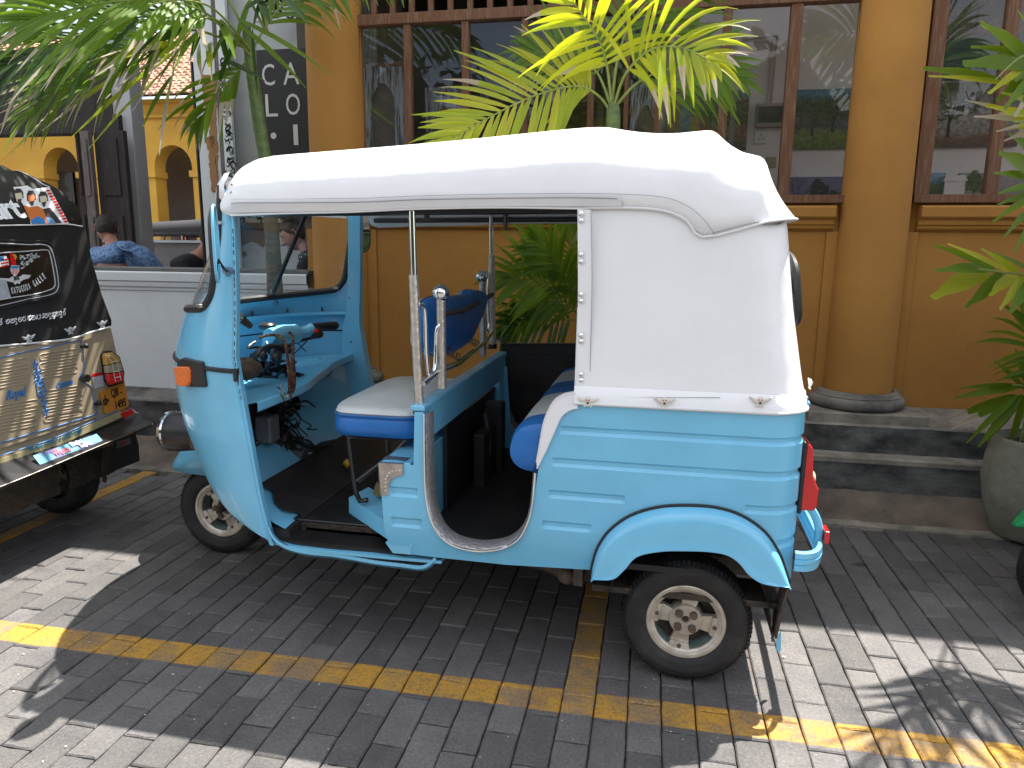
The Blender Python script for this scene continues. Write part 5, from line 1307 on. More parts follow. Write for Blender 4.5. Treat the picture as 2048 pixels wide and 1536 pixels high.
# near grip pointing at the camera
gr = MB(); gr.tube([at(553,700,y=-.10), at(552,716,y=-.20)], [.026,.022], 14); gr.ball(at(552,717,y=-.205), .022, 12); hobj('grip', gr, RUBBER)
gr = MB(); gr.tube(spline([at(575,700,y=-.1), at(560,694,y=-.14), at(540,693,y=-.2), at(520,700,y=-.24), at(508,722,y=-.26), at(503,752,y=-.26)], 4), .0095, 8); hobj('brake_lever', gr, BLKPLASTIC)
gr = MB(); p = at(576,697,y=-.05); gr.ball(p, .03, 12, (1,.9,.8)); p = at(525,713,y=-.15); gr.ball(p, .022, 10); hobj('switch_cluster', gr, BLKPLASTIC)
cj = MB(); p0, p1 = at(530,745,y=-.05), at(545,745,y=-.05)
cj.tube([at(525,745,y=-.03), at(537,700,y=-.03)], .03, 12); hobj('steering_tube', cj, BLUE)
rnd = random.Random(5)
ju = MB()
for k in range(30):
    x0, y0 = rnd.uniform(500, 585), rnd.uniform(695, 755)
    P = [at(x0+rnd.uniform(-18,18)*i*.6, y0+rnd.uniform(-10,12)*i*.6, y=-.08+rnd.uniform(-.05,.05)) for i in range(4)]
    ju.tube(spline(P, 3), rnd.uniform(.004,.009), 6)
for k in range(5):
    p = at(rnd.uniform(512,575), rnd.uniform(722,752), y=-.06); ju.box(p-Vector((.014,.01,.012)), p+Vector((.014,.01,.016)), rot=Matrix.Rotation(rnd.uniform(-.5,.5), 3, 'Y'))
hobj('cable_bundle', ju, BLKPLASTIC, smooth=False)
# lanyard looped over the bar
LAN = mat('patterned_lanyard', (.05,.012,.012), .8, col2=(.30,.19,.02), nscale=85, fac_lo=.55, fac_hi=.6)
ly = MB(); y_ = -.12
for path_ in (((518,676),(535,671),(555,671),(568,680),(572,700)), ((578,664),(585,676),(585,705),(583,735),(583,770),(580,795)), ((572,690),(575,715),(578,750),(580,785),(588,775),(588,740),(584,690))):
    ly.tube(spline([at(px, py, y=y_).lerp(at(px, py, x=-1.455), max(0, min(1, (py-690)/45))) for px, py in path_], 5), .0062, 5)
lyo = obj('lanyard', ly, LAN, label='patterned red and yellow lanyard looped over the blue handlebar', cat='lanyard')
ky = MB(); rnd = random.Random(9)
for k in range(6): 
    p = at(rnd.uniform(560,582), rnd.uniform(782,797), x=-1.455); ky.beam(p, p+Vector((rnd.uniform(-.04,.02), 0, rnd.uniform(-.03,.03))), .010, .0025)
obj('key_bunch', ky, CHROME, smooth=False, label='bunch of small metal keys hanging at the end of the lanyard', cat='keys')
# brown cloth bundle on the shelf
cb2 = MB(); c = at(490,738,y=-.30); rws = []
for j in range(9):
    a = math.pi*j/8; rws.append([Vector((c.x+.06*math.sin(a)*math.cos(t_)*(1+.25*noise.noise(Vector((t_, a, 1)))), c.y+.07*math.sin(a)*math.sin(t_), c.z-.0+.042*math.cos(a)*(1+.3*noise.noise(Vector((t_*1.5, a*2, 2)))))) for t_ in [2*math.pi*i/18 for i in range(18)]])
cb2.grid(rws, closed_u=True); obj('cloth_bundle', cb2, BROWNCLOTH, label='crumpled brown cloth stuffed on the blue dash shelf', cat='cloth')
# black torch-like mirror stalk at the near edge
tq = MB(); tq.tube([at(472,632,y=-.45), at(485,640,y=-.42), at(500,652,y=-.38)], [.017,.016,.012], 12); rb('spot_lamp', tq, GREASE)
tq = MB(); tq.tube([at(470,630,y=-.46), at(478,634,y=-.44)], .019, 12); rb('spot_lamp_ring', tq, CHROME)
# steering column and messy loom below the shelf
lo_ = MB(); rnd = random.Random(21)
lo_.tube([at(560,790,y=-.02), at(552,850,y=-.05), at(575,900,y=-.05), at(590,935,y=-.02)], [.03,.035,.04,.035], 10)
lo_.tube([at(535,838,y=-.08), at(545,870,y=-.1), at(560,915,y=-.1)], .022, 8)
lo_.tube([at(590,880,y=0), at(615,893,y=0), at(640,899,y=0), at(655,893,y=0), at(662,886,y=0)], .011, 8)
lo_.box(at(545,885,y=-.08)-Vector((.02,.02,.03)), at(545,885,y=-.08)+Vector((.03,.04,.05)))
rb('steering_column', lo_, GREASE, smooth=False)
pd_ = MB(); c = at(654,888,y=-.02); pd_.box(c-Vector((.045,.03,.008)), c+Vector((.03,.035,.008)), rot=Matrix.Rotation(R(-14), 3, 'Y')); rb('brake_pedal', pd_, RUBBER, smooth=False, bevel=.005)
wr = MB()
for k in range(34):
    x0, y0 = rnd.uniform(550,585), rnd.uniform(775,880); n = 6; P = []
    for i in range(n): P.append(at(x0, y0, y=-.08+rnd.uniform(-.04,.04))); x0 += rnd.uniform(-16,20); y0 += rnd.uniform(-8,20)
    wr.tube(spline(P, 4), rnd.choice((.0022,.003,.0045)), 5)
rb('wiring_loom', wr, BLKPLASTIC, kind='stuff')
w2 = MB(); rnd = random.Random(33)
for k in range(7):
    x0, y0 = rnd.uniform(548,585), rnd.uniform(782,805); P = []
    for i in range(5): P.append(at(x0, y0, y=-.12+rnd.uniform(-.02,.02))); x0 += rnd.uniform(-14,12); y0 += rnd.uniform(-4,7)
    w2.tube(spline(P, 4), .0015, 4)
rb('bare_wires', w2, mat('wire_tan', (.32,.24,.12), .5), kind='stuff')
rs = MB(); c = at(597,915,y=-.05); rs.box(c-Vector((.035,.03,.03)), c+Vector((.035,.03,.035))); rb('brake_fluid_box', rs, GREYPL, smooth=False, bevel=.008)
rs = MB(); c = at(608,940,y=-.03); rs.box(c-Vector((.03,.03,.035)), c+Vector((.03,.03,.03)), rot=Matrix.Rotation(R(12),3,'Y')); rb('pedal_bracket', rs, GREYPL, smooth=False, bevel=.006)
rs = MB(); rs.tube([at(497,850,y=-.35), at(503,872,y=-.33), at(511,884,y=-.3)], .003, 5); rs.ball(at(513,886,y=-.3), .014, 12); rb('choke_knob', rs, BLKPLASTIC)
rs = MB(); rs.tube([at(515,858,y=-.22), at(527,850,y=-.2), at(545,905,y=-.2), at(530,840,y=-.2)], .024, 8); 
rs = MB(); rs.box(at(530,860,y=-.2)-Vector((.03,.03,.05)), at(530,860,y=-.2)+Vector((.04,.05,.06))); rb('fuse_case', rs, GREYPL, smooth=False, bevel=.01)
# driver's seat --------------------------------------------------
seat = empty('driver_seat', (-1.1, -.1, .62), parent=rk)
sx0, sx1, sy0, sy1 = -1.25, -.90, -.515, .15
def cushion(name, x0, x1, y0, y1, z0, z1, m, parent, e=.35, crown=.02, sub=10):
    mb = MB(); rws = []; n = 40; 
    for j in range(sub+1):
        v = j/sub
        if v < .12: s_, z = lerp(.965, 1, v/.12), lerp(z0, z0+.012, v/.12)
        elif v < .6: s_, z = 1.0+.012*math.sin((v-.12)/.48*math.pi), lerp(z0+.012, z1-.018, (v-.12)/.48)
        else:
            a = (v-.6)/.4*math.pi/2; s_, z = 1-.10*(1-math.cos(a)), z1-.018+.018*math.sin(a)
        row = []
        for i in range(n):
            a = 2*math.pi*i/n; c, q_ = math.cos(a), math.sin(a)
            row.append(Vector(((x0+x1)/2+(x1-x0)/2*s_*math.copysign(abs(c)**e, c), (y0+y1)/2+(y1-y0)/2*s_*math.copysign(abs(q_)**e, q_), z)))
        rws.append(row)
    mb.grid(rws, closed_u=True)
    # crowned top
    for k in (.8,.55,.3,.1):
        row = [Vector((lerp((x0+x1)/2, p.x, k), lerp((y0+y1)/2, p.y, k), z1+crown*(1-k**2)+.006*noise.noise(Vector((p.x*9*k, p.y*9*k, 2))))) for p in rws[-1]]
        mb.grid([prev_ if k != .8 else rws[-1], row], closed_u=True); prev_ = row
        if k == .8: prev_ = row
    mb.add(row, [list(range(n))])
    return obj(name, mb, m, parent, angle=80, clean=True)
cushion('seat_side', sx0, sx1, sy0, sy1, .718, .793, SEATBLUE, seat, crown=.0)
cushion('seat_top', sx0+.004, sx1-.004, sy0+.004, sy1-.004, .787, .822, SEATWHITE, seat, crown=.022)
pp = MB(); n = 60; e = .35; pp.tube([Vector(((sx0+sx1)/2+(sx1-sx0)/2*1.004*math.copysign(abs(math.cos(a))**e, math.cos(a)), (sy0+sy1)/2+(sy1-sy0)/2*1.004*math.copysign(abs(math.sin(a))**e, math.sin(a)), .793)) for a in [2*math.pi*i/n for i in range(n)]], .003, 5, closed=True); obj('seat_piping', pp, SEATBLUE, seat)
fm_ = MB(); yn = -.46
def fp_(px, py, y=yn): return at(px, py, y=y)
fm_.tube([fp_(697,874), fp_(704,930), fp_(712,985), fp_(720,1002), fp_(735,1000)], .0095, 8)
fm_.tube([fp_(697,874), fp_(828,878)], .0085, 8); fm_.tube([fp_(815,878), fp_(790,905), fp_(715,962)], .0095, 8); fm_.tube([fp_(775,874), fp_(776,905)], .0075, 8)
yf = .10; fm_.tube([(-1.20,yf,.71),(-1.19,yf,.40)], .0095, 8); fm_.tube([(-1.20,yn,.71),(-1.20,yf,.71)], .0085, 8); fm_.tube([(-.95,yn,.71),(-.95,yf,.71)], .0085, 8); fm_.tube([(-.97,yf,.61),(-1.18,yf,.45)], .0095, 8)
obj('seat_frame', fm_, BLKMETAL, seat)
# things stowed under the seat
hum = MB(); hum.slab([(-1.20,-.34,.39),(-1.05,-.62,.385),(-.90,-.62,.385),(-.90,-.2,.39),(-1.1,-.2,.39)], (0,0,.001))
h1 = [at(705,990,y=-.40), at(765,1075,y=-.60)]
hp_ = MB(); hp_.add([Vector((-1.225,-.40,.39)), Vector((-1.225,-.40,.45)), Vector((-.965,-.60,.43)), Vector((-.965,-.62,.385)), Vector((-1.19,-.30,.46)), Vector((-.93,-.5,.44)), Vector((-1.19,-.28,.39)), Vector((-.9,-.5,.39))], [(0,1,2,3),(1,4,5,2),(4,6,7,5)]); rb('engine_hump', hp_, BLUE, smooth=False, solid=.004, bevel=.003)
hh = MB(); hh.box((-1.14,-.33,.39),(-.93,.25,.54)); rb('battery_tray', hh, mat('grey_case', (.10,.11,.12), .5, noise_amt=.4), smooth=False, bevel=.006)
bk = MB(); bk.box((-1.13,-.40,.44),(-.94,-.335,.49), rot=Matrix.Rotation(R(18),3,'Y')); rb('tool_roll', bk, mat('olive_strip', (.20,.18,.07), .5), smooth=False, bevel=.004)
hx_ = MB(); hx_.ball((-1.06,.42,.42), .14, 16, (1,.8,.7)); rb('rear_mat_hump', hx_, MATR)
yc = MB(); p = at(695,927,y=.02); yc.tube([p+Vector((-.012,0,.008)), p+Vector((.012,0,-.008))], .016, 14); obj('yellow_cap', yc, mat('yellow_plastic', (.62,.36,.01), .4), label='small yellow plastic cap lying on the black cab floor', cat='cap')
# chrome hand rails ----------------------------------------------
def ppt(px, py, y): return at(px, py, y=y)
def rbar(name, pts, r, m=CHROME, n=12, sm=0, **k):
    mb = MB(); mb.tube(spline(pts, sm) if sm else pts, r, n); return rb(name, mb, m, **k)
WRAP = mat('quilted_chrome_tape', (.66,.62,.55), .3, metal=.75, noise_amt=.3, nscale=50, bump=.7, bscale=75, bdist=.004)
yp = -.605
rbar('door_post', [ppt(824,415,yp), ppt(828,552,yp)], .0105); rbar('post_sleeve', [ppt(827,550,yp), ppt(839,826,yp)], .0155, WRAP)
cl = MB(); cl.tube([ppt(838,818,yp), ppt(839,826,yp)], .021, 10); rb('post_collar', cl, BLKMETAL)
yq = -.50
rbar('back_post', [ppt(882,597,yq), ppt(884,776,yq)], .0155, WRAP); kb = MB(); kb.ball(ppt(882,586,yq), .0285, 20); rb('ball_finial', kb, CHROME)
yr = .56
rbar('door_post', [ppt(982,415,yr), ppt(983,510,yr)], .0105); rbar('post_sleeve', [ppt(983,510,yr), ppt(985,695,yr)], .0155, WRAP)
cl = MB(); cl.tube([ppt(985,688,yr), ppt(985,697,yr)], .022, 10); rb('post_collar', cl, BLKMETAL)
ys_ = .43
rbar('back_post', [ppt(965,562,ys_), ppt(966,712,ys_)], .0155, WRAP); kb = MB(); kb.ball(ppt(964,553,ys_), .0285, 20); rb('ball_finial', kb, CHROME)
rbar('guard_loop', [ppt(837,608,yp), ppt(846,612,yp+.02), ppt(850,630,yp+.03), ppt(852,700,yp+.03), ppt(856,742,yp+.04), ppt(862,748,yp+.06), ppt(870,735,yp+.08), ppt(872,690,yp+.09), ppt(874,660,yp+.09), ppt(882,645,yp+.1)], .0075, sm=4)
rbar('guard_loop', [ppt(985,548,yr), ppt(978,552,yr-.02), ppt(976,600,yr-.03), ppt(978,655,yr-.04), ppt(974,662,yr-.07), ppt(970,640,yr-.1), ppt(968,612,yr-.12)], .0075, sm=4)
rbar('cross_rail', [ppt(846,768,yp), ppt(880,740,yq), ppt(915,728,-.3), ppt(970,684,ys_), ppt(986,662,yr)], .0100, CHROME)
rbar('cross_rail', [ppt(884,628,yq), ppt(925,622,-.25), ppt(968,600,ys_), ppt(986,588,yr)], .0100, GREASE)
# blue backrest pad
bkp = MB(); pad = [(846,612),(870,592),(900,592),(930,588),(938,579),(955,580),(972,590),(968,618),(955,650),(940,680),(915,700),(885,712),(866,706),(845,695),(842,660)]
ctr = at(905,645,y=-.02)
F_ = []
for (px, py) in pad:
    t = (px-842)/130; F_.append(at(px, py, y=lerp(-.48,.42,t)))
Fs = spline(F_, 4, closed=True); cc_ = sum(Fs, Vector())/len(Fs); rws = []
nrm = Vector((1,.05,.1)).normalized()
for k, (sc, dx) in enumerate(((.0,.030),(.5,.029),(.85,.022),(.97,.010),(1.0,-.01),(.97,-.035),(.85,-.045))): rws.append([cc_.lerp(p, max(sc,.001))+nrm*dx for p in Fs])
bkp.grid(rws, closed_u=True); rb('backrest_pad', bkp, SEATBLUE, angle=70)
bq = MB(); rws = [[cc_.lerp(p, sc)+nrm*dx for p in Fs] for sc, dx in ((1.01,-.022),(.985,-.038),(.85,-.048),(.0001,-.055))]; bq.grid(rws, closed_u=True); rb('backrest_front', bq, SEATWHITE, angle=70)
bs = MB(); bs.tube([at(915,640,y=0)+Vector((.03,0,0)), at(880,700,y=-.2)+Vector((.03,0,0))], .0016, 4); rb('pad_seam', bs, BLKPLASTIC)
for (x0, x1, y0, y1, z_) in ((893,922,700,718,-.3),(932,960,676,690,.2)):
    mb = MB(); A, B = at(x0, y0, y=z_), at(x1, y1, y=z_+.1); pts = []
    for i in range(41): t = i/40; p = A.lerp(B, t); pts.append(p+Vector((.010*math.cos(t*25), 0, .014*math.sin(t*25))))
    mb.tube(pts, .0022, 5); rb('spring', mb, GREASE)
# passenger bench -----------------------------------------------
bench = empty('passenger_bench', (-.3, 0, .6), parent=rk)
def bprof(o=0.0):     # cross-section in x,z: rolled front cushion
    return [(-.46,.655),(-.53,.66),(-.565,.675),(-.585,.705),(-.585,.74),(-.568,.785),(-.53,.812),(-.44,.825),(-.28,.82),(-.10,.79)]
bands = [(-.62,-.50,'b'),(-.50,-.26,'w'),(-.26,-.02,'b'),(-.02,.30,'w'),(.30,.46,'b'),(.46,.60,'w')]
bands = [(-.575,-.44,'b'),(-.44,-.07,'w'),(-.07,.19,'b'),(.19,.48,'w'),(.48,.58,'b')]
for (y0, y1, c) in bands:
    mb = MB(); rws = []; prf = spline([(x, 0, z) for x, z in bprof()], 3)
    for j in range(9):
        y = lerp(y0, y1, j/8); shrink = 1.0
        e_ = min(1, (y+.60)/.08, (.60-y)/.08); pin = (1-math.sqrt(max(0, 1-(1-max(0,e_))**2)))*.05
        rws.append([Vector((lerp(p.x, -.33, pin*2), y, lerp(p.z, .70, pin*2)+.004*math.sin((y-y0)/(y1-y0)*math.pi))) for p in prf])
    mb.grid(rws)
    if y0 < -.56 or y1 > .56:      # stitched-in end of the roll
        yy = y0 if y0 < 0 else y1; sg_ = -1 if y0 < 0 else 1; src = rws[0] if y0 < 0 else rws[-1]; cN = Vector((-.36, yy+sg_*.018, .735))
        ring_ = src+[Vector((-.10, yy, .655))]; r2 = [cN.lerp(p, .8)+Vector((0, sg_*.010, 0)) for p in ring_]; r3 = [cN.lerp(p, .02) for p in ring_]
        mb.grid([ring_, r2, r3], closed_u=True)
    obj('bench_panel', mb, SEATBLUE if c == 'b' else SEATWHITE, bench, angle=80)
bk_ = MB(); bk_.slab([(-.12,-.58,.70),(-.02,-.58,1.20),(.05,-.58,1.20),(.05,-.58,.70)], (0,1.16,0)); obj('bench_back', bk_, SEATBLUE, bench, smooth=False, bevel=.03)
bb = MB(); bb.box((-.46,-.54,.40),(-.34,.56,.62)); obj('bench_base', bb, BLKPLASTIC, bench, smooth=False)
# mirrors --------------------------------------------------------
MIR = mat('mirror_glass', (.9,.9,.9), .02, metal=1)
def mirror(poly, y, d, x=None, nrm=(1,0,0), m_shell=None):
    t = empty('wing_mirror', at(*poly[0], y=y), parent=rk)
    P = [at(px, py, y=y) for px, py in poly]; Ps = spline(P, 4, closed=True); c = sum(Ps, Vector())/len(Ps); n = Vector(d)
    mb = MB(); mb.grid([[c.lerp(p, .02)+n for p in Ps], [c.lerp(p, .7)+n*.95 for p in Ps], [c.lerp(p, .97)+n*.5 for p in Ps], Ps, [c.lerp(p, .94) for p in Ps]], closed_u=True); obj('shell', mb, m_shell or BLKPLASTIC, t, angle=60)
    mb = MB(); mb.add([c.lerp(p, .95)+n*.02 for p in Ps], [list(range(len(Ps)))]); obj('mirror_glass', mb, MIR, t, smooth=False)
    return t
# near mirror: tall oval seen nearly edge-on, its glass towards the driver
t = empty('wing_mirror', at(432,490,y=-.70), parent=rk); yc_ = -.72
mc = at(432,488,y=yc_); n1 = Vector((.86,.42,.0)).normalized(); rgt = Vector((0,0,1)).cross(n1).normalized()
ov = []
for i in range(32):
    a = 2*math.pi*i/32; c_, s_ = math.cos(a), math.sin(a); ov.append(mc+rgt*(.052*math.copysign(abs(c_)**.8, c_))+Vector((0,0,1))*(.118*math.copysign(abs(s_)**.75, s_)))
mb = MB(); mb.grid([[mc.lerp(p, .02)-n1*.018 for p in ov], [mc.lerp(p, .75)-n1*.016 for p in ov], [mc.lerp(p, .98)-n1*.008 for p in ov], ov, [mc.lerp(p, .92)+n1*.001 for p in ov]], closed_u=True); obj('shell', mb, BLKPLASTIC, t, angle=60)
mb = MB(); mb.tube(ov, .0045, 6, closed=True); obj('mirror_rim', mb, BLUE, t)
mb = MB(); mb.add([mc.lerp(p, .93) for p in ov], [list(range(32))]); obj('mirror_glass', mb, MIR, t, smooth=False)
mb = MB(); mb.tube(spline([at(424,509,y=-.72), at(436,520,y=-.69), at(450,540,y=-.64), at(458,541,y=-.61)], 4), .0045, 6); obj('mirror_stalk', mb, BLKMETAL, t)
mb = MB(); mb.tube([at(448,541,y=-.625), at(462,541,y=-.60)], .012, 10); mb.ball(at(455,548,y=-.615), .009, 8); obj('stalk_clamp', mb, mat('blue_grey_plastic', (.12,.22,.32), .4), t)
# far mirror reflecting the wall
yf2 = .78; t = empty('wing_mirror', at(720,470,y=yf2), parent=rk); fmp = spline([at(px, py, y=yf2) for px, py in ((707,420),(726,418),(735,440),(738,480),(734,500),(722,507),(708,505),(706,470))], 4, closed=True)
c_ = sum(fmp, Vector())/len(fmp); n2 = Vector((.35,-.93,0)).normalized(); fmp = [Vector((p.x, p.y+(p.x-c_.x)*.6, p.z)) for p in fmp]
mb = MB(); mb.grid([[c_.lerp(p, .02)+Vector((-.01,.03,0)) for p in fmp], [c_.lerp(p, .9)+Vector((-.01,.025,0)) for p in fmp], fmp, [c_.lerp(p, .95)-Vector((0,.002,0)) for p in fmp]], closed_u=True); obj('shell', mb, BLKPLASTIC, t, angle=60)
mb = MB(); mb.add([c_.lerp(p, .95)-Vector((0,.0025,0)) for p in fmp], [list(range(len(fmp)))]); obj('mirror_glass', mb, MIR, t, smooth=False)
mb = MB(); mb.tube([Vector((-1.61,.60,1.28)), c_+Vector((-.02,.02,-.05))], .005, 6); obj('mirror_stalk', mb, BLKMETAL, t)
# turn indicator on the cowl
ti = empty('turn_indicator', at(380,745,y=-.45), parent=rk)
def cq(px, py, off):   # a point on the cowl skin (searched along u) that is seen at this place, pushed out by off
    best = None
    for i in range(4, 40):
        for z in [v/100 for v in range(60, 110, 2)]:
            p = cowlp(i/100, z); d = p-CAM_POS; wz = d.dot(_fwd); e_ = (1024+FOC*d.dot(_rt)/wz-px)**2+(768-FOC*d.dot(_up)/wz-py)**2
            if best is None or e_ < best[0]: best = (e_, i/100, z)
    return cowlp(best[1], best[2], -off)
cI = cq(392,742,0); uI = None
az = math.atan2(-(cI.y), -(cI.x+1.5))
fw2 = Vector((-.88,-.47,0)).normalized(); sd2 = Vector((-fw2.y, fw2.x, 0))
base_c = at(392,745,y=-.455); 
def ipt(px, py, y): return at(px, py, y=y)
mb = MB(); A = [ipt(*q, y=lerp(-.545,-.612,(q[0]-352)/56)) for q in ((364,716),(402,724),(408,775),(368,774),(355,762),(352,722))]; B = [p+Vector((.035,.075,0)) for p in A]
mb.slab(A, (.03,.08,0)); obj('housing', mb, BLKPLASTIC, ti, smooth=False, bevel=.007)
mb = MB(); A = [ipt(*q, y=-.578) for q in ((351,733),(378,733),(384,742),(384,764),(376,773),(357,771))]; c_ = sum(A, Vector())/6
mb.slab([p+Vector((-.004,-.010,0)) for p in A], (.012,.02,0)); obj('lens', mb, ORANGE, ti, smooth=False, bevel=.005)
# headlamps: tapered black pods with chrome bezels
for yy in (-.26, .26):
    hl = empty('headlamp', (-2.0, yy, .63), parent=rk); cF = Vector((-2.045, yy, .635)) if yy > 0 else at(352,862,y=-.27)
    if yy < 0: cF2 = Vector((cF.x, cF.y, cF.z))
    else: cF = Vector((cF2.x, -cF2.y, cF2.z))
    ax = Matrix(((0,0,-1),(0,1,0),(1,0,0)))
    mb = MB(); mb.lathe([(.078,-.015),(.080,-.0),(.0815,.02),(.076,.07),(.068,.12),(.058,.19),(.05,.24)], cF, Matrix(((0,0,1),(0,1,0),(1,0,0))), 32); obj('pod', mb, BLKPLASTIC, hl, angle=60)
    mb = MB(); mb.lathe([(.079,-.010),(.083,-.016),(.080,-.030),(.070,-.038),(.066,-.034)], cF, Matrix(((0,0,1),(0,1,0),(1,0,0))), 32); obj('bezel', mb, CHROME, hl)
    mb = MB(); mb.lathe([(.067,-.034),(.05,-.044),(.025,-.049),(.0005,-.05)], cF, Matrix(((0,0,1),(0,1,0),(1,0,0))), 32); obj('lens', mb, CHROME, hl)
# front mudguard
mg = MB(); rws = []
P = [at(px, py, y=-.07) for px, py in ((338,944),(352,921),(372,899),(395,884),(418,874))]
top = spline([(P[0].x-.03, 0, P[0].z),(P[1].x-.025,0,P[1].z+.008),(P[2].x,0,P[2].z+.055),(P[3].x,0,P[3].z+.080),(P[4].x,0,P[4].z+.095),(-1.93,0,.655),(-1.80,0,.64)], 4)
for p in top:
    t = (p.x-top[0].x)/.5; hw = interp(t, [0,.08,.25,.6,1], [.012,.045,.075,.09,.095]); low = interp(t, [0,.1,.4,.8,1], [.002,.03,.09,.13,.13])
    bz = min(p.z-.002, .372+.004*math.sin(t*6))
    rws.append([Vector((p.x+.004, -hw, bz)), Vector((p.x+.002, -hw*1.0, lerp(bz, p.z, .4))), Vector((p.x, -hw*.85, lerp(bz, p.z, .78))), Vector((p.x, -hw*.5, lerp(bz, p.z, .95))), Vector((p.x, 0, p.z)),
                Vector((p.x, hw*.5, lerp(bz, p.z, .95))), Vector((p.x, hw*.85, lerp(bz, p.z, .78))), Vector((p.x+.002, hw, lerp(bz, p.z, .4))), Vector((p.x+.004, hw, bz))])
mg.grid(rws); rb('front_mudguard', mg, BLUE, angle=70, solid=.004)
fk = MB(); fk.tube([(-1.86,-.09,.62),(-1.95,-.085,.30),(-2.0,-.06,.21)], .016, 8); fk.tube([(-1.86,.09,.62),(-1.95,.085,.30),(-2.0,.06,.21)], .016, 8); fk.tube([(-2.0,-.07,.205),(-2.0,.07,.205)], .012, 8); rb('front_fork', fk, GREASE)
# hood frame tubes inside
hf = MB()
for x in (-.85,-.30):
    z = hemz(x); hf.tube([p-Vector((0, 0, .03))*(1) for p in hoop(x, z, x, topz(x)-.015, ys=.585)], .010, 6)
hf.tube([(-1.5,-.59,1.47),(-.9,-.59,1.475),(-.3,-.59,1.48)], .011, 6); hf.tube([(-1.5,.59,1.49),(-.9,.59,1.495),(-.3,.59,1.50)], .011, 6); rb('hood_frame', hf, BLKMETAL)
vp_ = MB(); pts = [at(px, py, y=.60) for px, py in ((860,416),(930,419),(985,425),(1060,420),(1155,424))]
vp_.grid([[p+Vector((0,0,.03)) for p in pts], pts]); rb('far_valance', vp_, VINYL_DARK, solid=.004, smooth=False)
# ------------------------------------------------------------------ the other rickshaws: copies of the body, each with its own paint and fittings
TAN = mat('tan_paint', (.38,.30,.20), .5, noise_amt=.16, nscale=4, coat=.3, bump=.05, bscale=9)
GREEN = mat('bright_green_paint', (.01,.27,.085), .3, noise_amt=.1, coat=.5)
REDP = mat('dark_red_paint', (.32,.012,.012), .3, coat=.5)
BLACKHOOD = mat('black_hood_vinyl', (.014,.013,.014), .6, noise_amt=.25, nscale=5, bump=.3, bscale=6, bdist=.015)
def clone(loc, rotz, label, group, swap, skip=()):
    r = rk.copy(); COL.objects.link(r); r.location = Vector(loc)+Vector((-.9,0,0)); r.rotation_euler.z = rotz
    r['label'] = label; r['group'] = group; WP[r.name] = Vector(loc)+Vector((-.9,0,0))
    def rec(o, par, lvl):
        if o.name.split('.')[0] in skip: return
        c = o.copy(); COL.objects.link(c); c.parent = par
        for i, sl__ in enumerate(c.material_slots):
            m0 = sl__.material
            if m0 in swap: sl__.link = 'OBJECT'; sl__.material = swap[m0]
        for ch in kids.get(o.name, []): rec(ch, c, lvl+1)
    for ch in kids[rk.name]: rec(ch, r, 1)
    return r
kids = {}
for o in list(COL.objects):
    if o.parent is not None: kids.setdefault(o.parent.name, []).append(o)
EXTRA = ('winged_emblem', 'wiring_loom', 'bare_wires', 'weld_gaps', 'corner_plate', 'rivet', 'screw')
OFF = Vector((-3.115, -.31, 0)); LX = -2.735
lr = clone(OFF, 0, 'tan and black auto rickshaw seen from behind, lettered all over its rear', 'auto rickshaws', {BLUE: TAN, VINYL: BLACKHOOD, VINYL_TRIM: BLACKHOOD, PIPING: BLACKHOOD, STITCH: PIPING},
           ('tail_lamp', 'bumper', 'bumper_bracket', 'rear_window', 'rear_reflector', 'hatch_latch', 'flap_tip')+EXTRA)
clone_g = at(2012, 1056, z=.36) - Vector((-2.28, 0, .36)); clone_g.z = 0
clone(clone_g, 0, 'green auto rickshaw whose mudguard and wheel show at the right edge', 'auto rickshaws', {BLUE: GREEN, VINYL: BLACKHOOD, PIPING: BLACKHOOD, VINYL_TRIM: BLACKHOOD}, EXTRA)
fr1 = at(420, 395, y=7.6)
clone((at(335, 420, y=7.6).x+1.5, 7.6, .02), R(4), 'black hooded red rickshaw parked far behind the cafe opening', 'auto rickshaws', {BLUE: REDP, VINYL: BLACKHOOD, PIPING: BLACKHOOD, VINYL_TRIM: BLACKHOOD}, EXTRA)
clone((fr1.x-3.4, 7.3, .0), R(2), 'black hooded rickshaw farther left behind the dark door posts', 'auto rickshaws', {BLUE: BLACKHOOD, VINYL: BLACKHOOD, PIPING: BLACKHOOD, VINYL_TRIM: BLACKHOOD}, EXTRA)
for k in range(1): pass

# fittings on the rear of the left rickshaw; the rear is the plane x = LX, measured there
def L(px, py, o=0.0): return at(px, py, x=LX+o)
def lobj(n_, mb, m, par=None, **k): return obj(n_, mb, m, par or lr, **k)
XN = Vector((1, 0, 0))
def lslab(name, poly, o, th, m, par=None, **k):
    mb = MB(); mb.slab([L(*q, o) for q in poly], (th, 0, 0)); return lobj(name, mb, m, par, smooth=False, **k)
BLUELINE = mat('blue_pinstripe', (.03,.17,.45), .45); SILVER = mat('silver_print', (.55,.56,.58), .45); WHITEP = mat('white_print', (.72,.74,.76), .5)
def lline(name, pl, r, m, o=.012, n=4, closed=False, par=None):
    mb = MB(); mb.tube(spline([L(px, py, o) for px, py in pl], n, closed=closed), r, 5, closed=closed); return lobj(name, mb, m, par)
